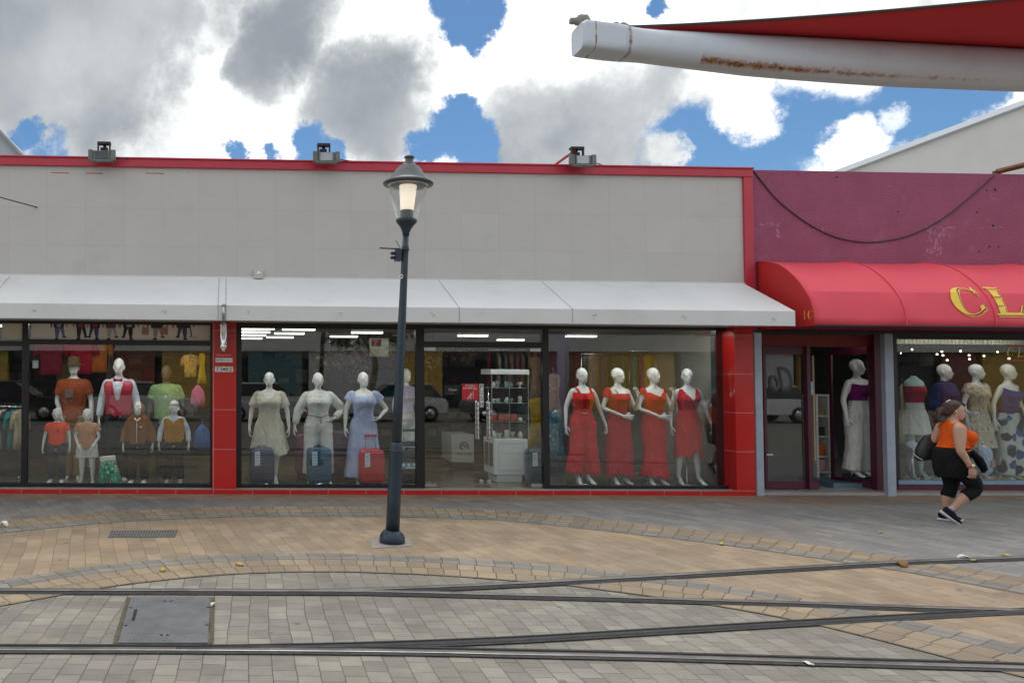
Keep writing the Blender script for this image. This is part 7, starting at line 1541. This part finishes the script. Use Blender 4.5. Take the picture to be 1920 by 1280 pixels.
# shoulder bag on the far side
bg_ = thing('shoulder_bag', 'black leather shoulder bag hanging behind the walking woman', 'bag', on_ground(root_p, 0), (0, 0, R(74)))
BL = mat('bag_black', (.012, .012, .013), .42, var=.3, scale=8, bump=.4, bscale=22); mb = MB(); cx, cr_ = -.125, -.275
def bagp(a, b, z, q): return L3(cx + a * math.copysign(abs(math.cos(q)) ** .55, math.cos(q)) - (z - 1.0) * .10, cr_ + b * math.sin(q), z)
mb.loft([[bagp(a, b, z + sl_ * math.cos(q), q) for q in [2 * math.pi * j / 24 for j in range(24)]] for z, a, b, sl_ in ((.80, .13, .05, .03), (.815, .17, .075, .035), (.87, .19, .09, .04), (.95, .18, .085, .045), (1.03, .15, .07, .05), (1.10, .105, .045, .05), (1.135, .06, .03, .03))])
part_me(solid(mb, 'pouch', BL, .012, 3), 'pouch', bg_)
mb = MB(); mb.smooth = True; mb.tube(cr_pts([L3(-.10, -.28, 1.10), L3(-.065, -.25, 1.22), L3(-.02, -.19, 1.335), L3(.06, -.22, 1.24), L3(.02, -.28, 1.08)], 5), (.012), n=8); mb.build('strap', BL, bg_, local=True)
mb = MB(); mb.smooth = True; mb.tube(cr_pts([bagp(.19, .09, .885 - .01 * i, 3.14 + .45 - .0 - i * .36) + L3(0, .012, -.0 - .012 * i) for i in range(-1, 5)], 4), .006, n=6); mb.build('zip', mat('zip_silver', (.5, .5, .5), .3, .8), bg_, local=True)
# ------------------------------------------------------------------ across the street (seen in the window reflections)
mat('far_concrete', (.62, .62, .6), .8, var=.12, scale=.7); mat('far_ochre', (.6, .4, .10), .8, var=.15); mat('far_dark', (.03, .03, .035), .4); mat('far_teal', (.10, .20, .22), .7); mat('far_brick', (.26, .10, .07), .8); mat('far_pale', (.6, .61, .62), .7)
YF = -19.0
t = thing('opposite_building', 'long two storey concrete building with ochre shopfronts across the street, mirrored in the windows', 'building', (0, YF, 0))
def wb(mb, x0, x1, y0, y1, z0, z1): mb.box(x0, x1, y0, y1, z0 - .5 if z0 == 0 else z0, z1)
mb = MB(); wb(mb, -40, 60, YF - 10, YF, 3.2, 7.5); mb.build('upper_wall', MATS['far_concrete'], t)
mb = MB(); wb(mb, -40, 60, YF - 10, YF - .6, 0, 3.2); mb.build('ground_wall', MATS['far_dark'], t)
x = -39; k = 0
while x < 58:
    w_ = (2.2, 4.5, 3.1, 5.2)[k % 4]; m = ('far_ochre', 'far_dark', 'far_brick', 'far_ochre', 'far_teal', 'far_pale')[k % 6]; mb = MB(); wb(mb, x, x + w_, YF - .6, YF - .2, 0 if m != 'far_dark' else 2.6, 3.2); mb.build('shopfront_panel', MATS[m], t); x += w_ + .4; k += 1
for i in range(16): x = -38 + i * 6; mb = MB(); wb(mb, x, x + 1.8, YF, YF + .06, 4.9, 6.2); mb.build('window', MATS['far_dark'], t)
def car(label, x, y, rot, m):
    t = thing('parked_car', label, 'car', (x, y, gz(x)), (0, 0, rot), 1, 'cars parked across the street'); hw = .86
    side = [(-2.15, .35), (-2.2, .75), (-2.05, .95), (-1.3, 1.02), (1.0, 1.02), (2.0, .86), (2.2, .68), (2.18, .35)]
    def sec(x_):
        return None
    mb = MB(); mb.smooth = False; zs = lambda p, y_: Vector((p[0] * (1 - .03 * abs(y_)), y_ * hw * (1 if p[1] < .9 else .95), p[1]))
    mb.loft([[zs(p, y_) for p in side] for y_ in (-1, -.9, .9, 1)]); mb.build('body', m, t, bevel=.06, local=True)
    gh = [(-1.9, .98), (-1.45, 1.5), (.25, 1.52), (1.05, .98)]; mb = MB(); mb.loft([[Vector((p[0], y_ * (hw * .92 if p[1] < 1.2 else hw * .76), p[1])) for p in gh] for y_ in (-1, 1)]); mb.build('windows', mat('car_glass', (.015, .018, .02), .05, spec=.8), t, bevel=.03, local=True)
    mb = MB(); mb.box(-1.5, .3, -hw * .77, hw * .77, 1.49, 1.56); mb.build('roof', m, t, bevel=.03, local=True)
    for wx in (-1.35, 1.35):
        for s_ in (-1, 1):
            mb = MB(); mb.smooth = True; mb.tube([(wx, s_ * .7, .33), (wx, s_ * .89, .33)], .33, n=22); wh = mb.build('wheel', mat('tyre', (.02, .02, .02), .8), t, local=True); mb = MB(); mb.smooth = True; mb.tube([(wx, s_ * .885, .33), (wx, s_ * .9, .33)], .21, n=18); mb.build('rim', MATS['steel'], wh, local=True)
    for s_ in (-1, 1): mb = MB(); mb.box(2.08, 2.2, s_ * .62 - .16, s_ * .62 + .16, .66, .78); mb.build('headlight', MATS['flood_glass'], t, local=True)
SV = mat('car_silver', (.62, .63, .64), .25, .3, coat=.6); DK = mat('car_black', (.012, .013, .015), .2, coat=.8); WT = mat('car_white', (.78, .78, .78), .25, coat=.6)
car('silver car parked across the street, mirrored beside the cream dress', 1.9, -6.6, .04, SV); car('black car parked across the street, mirrored in the left window', -8.4, -6.6, 0, DK); car('white car parked across the street, mirrored behind the mustard waistcoat', -3.2, -6.9, 0, WT); car('dark grey car parked across the street, mirrored in the entrance', 12.2, -6.7, 0, mat('car_grey', (.09, .10, .11), .25, coat=.8))
car('white car parked across the street, mirrored by the lamp post', 7.0, -6.8, 3.14, WT); car('white car parked across the street, mirrored in the boutique window', 22.8, -6.8, 3.14, WT)
def tree(label, x, y, h, r, seed):
    rn = random.Random(seed); t = thing('street_tree', label, 'tree', (x, y, gz(x))); mb = MB(); mb.smooth = True; tips = []
    tp = [Vector((0, 0, -.05)), Vector((.1, 0, 1)), Vector((.3, .1, 2.1)), Vector((.25, .1, 3.0))]; mb.tube(tp, [.17, .14, .12, .1], n=10)
    for k in range(6): a = k * 1.05 + rn.uniform(-.3, .3); e = Vector((.25 + r * .6 * math.cos(a), .1 + r * .6 * math.sin(a), h - r * .4 + rn.uniform(-.4, .5))); mb.tube([tp[-1] - Vector((0, 0, .4)), tp[-1].lerp(e, .5) + Vector((0, 0, .2)), e], [.08, .05, .02], n=7); tips.append(e)
    mb.build('trunk', mat('bark_pale', (.33, .29, .23), .9, var=.25, scale=4, bump=.6, bscale=14), t, local=True); mb = MB()
    for k in range(2600):
        c = rn.choice(tips) + Vector((rn.gauss(0, .42), rn.gauss(0, .42), rn.gauss(0, .34))) * r * .45; a = Vector((rn.gauss(0, 1), rn.gauss(0, 1), rn.gauss(0, 1))).normalized(); b = a.orthogonal().normalized(); s_ = rn.uniform(.07, .14); q = a.cross(b) * .02
        mb.add([c - a * s_, c + b * s_ * .45 + q, c + a * s_, c - b * s_ * .45 + q], [(0, 1, 2), (0, 2, 3)])
    mb.build('crown', mat('leaf_green_tree', (.06, .10, .03), .6, var=.4, scale=3), t, local=True)
tree('street tree with pale trunk across the tracks, mirrored in the middle window', 5.4, -4.2, 4.8, 2.2, 1); tree('street tree with pale trunk across the tracks, mirrored in the left windows', -4.6, -4.6, 4.8, 2.0, 2)
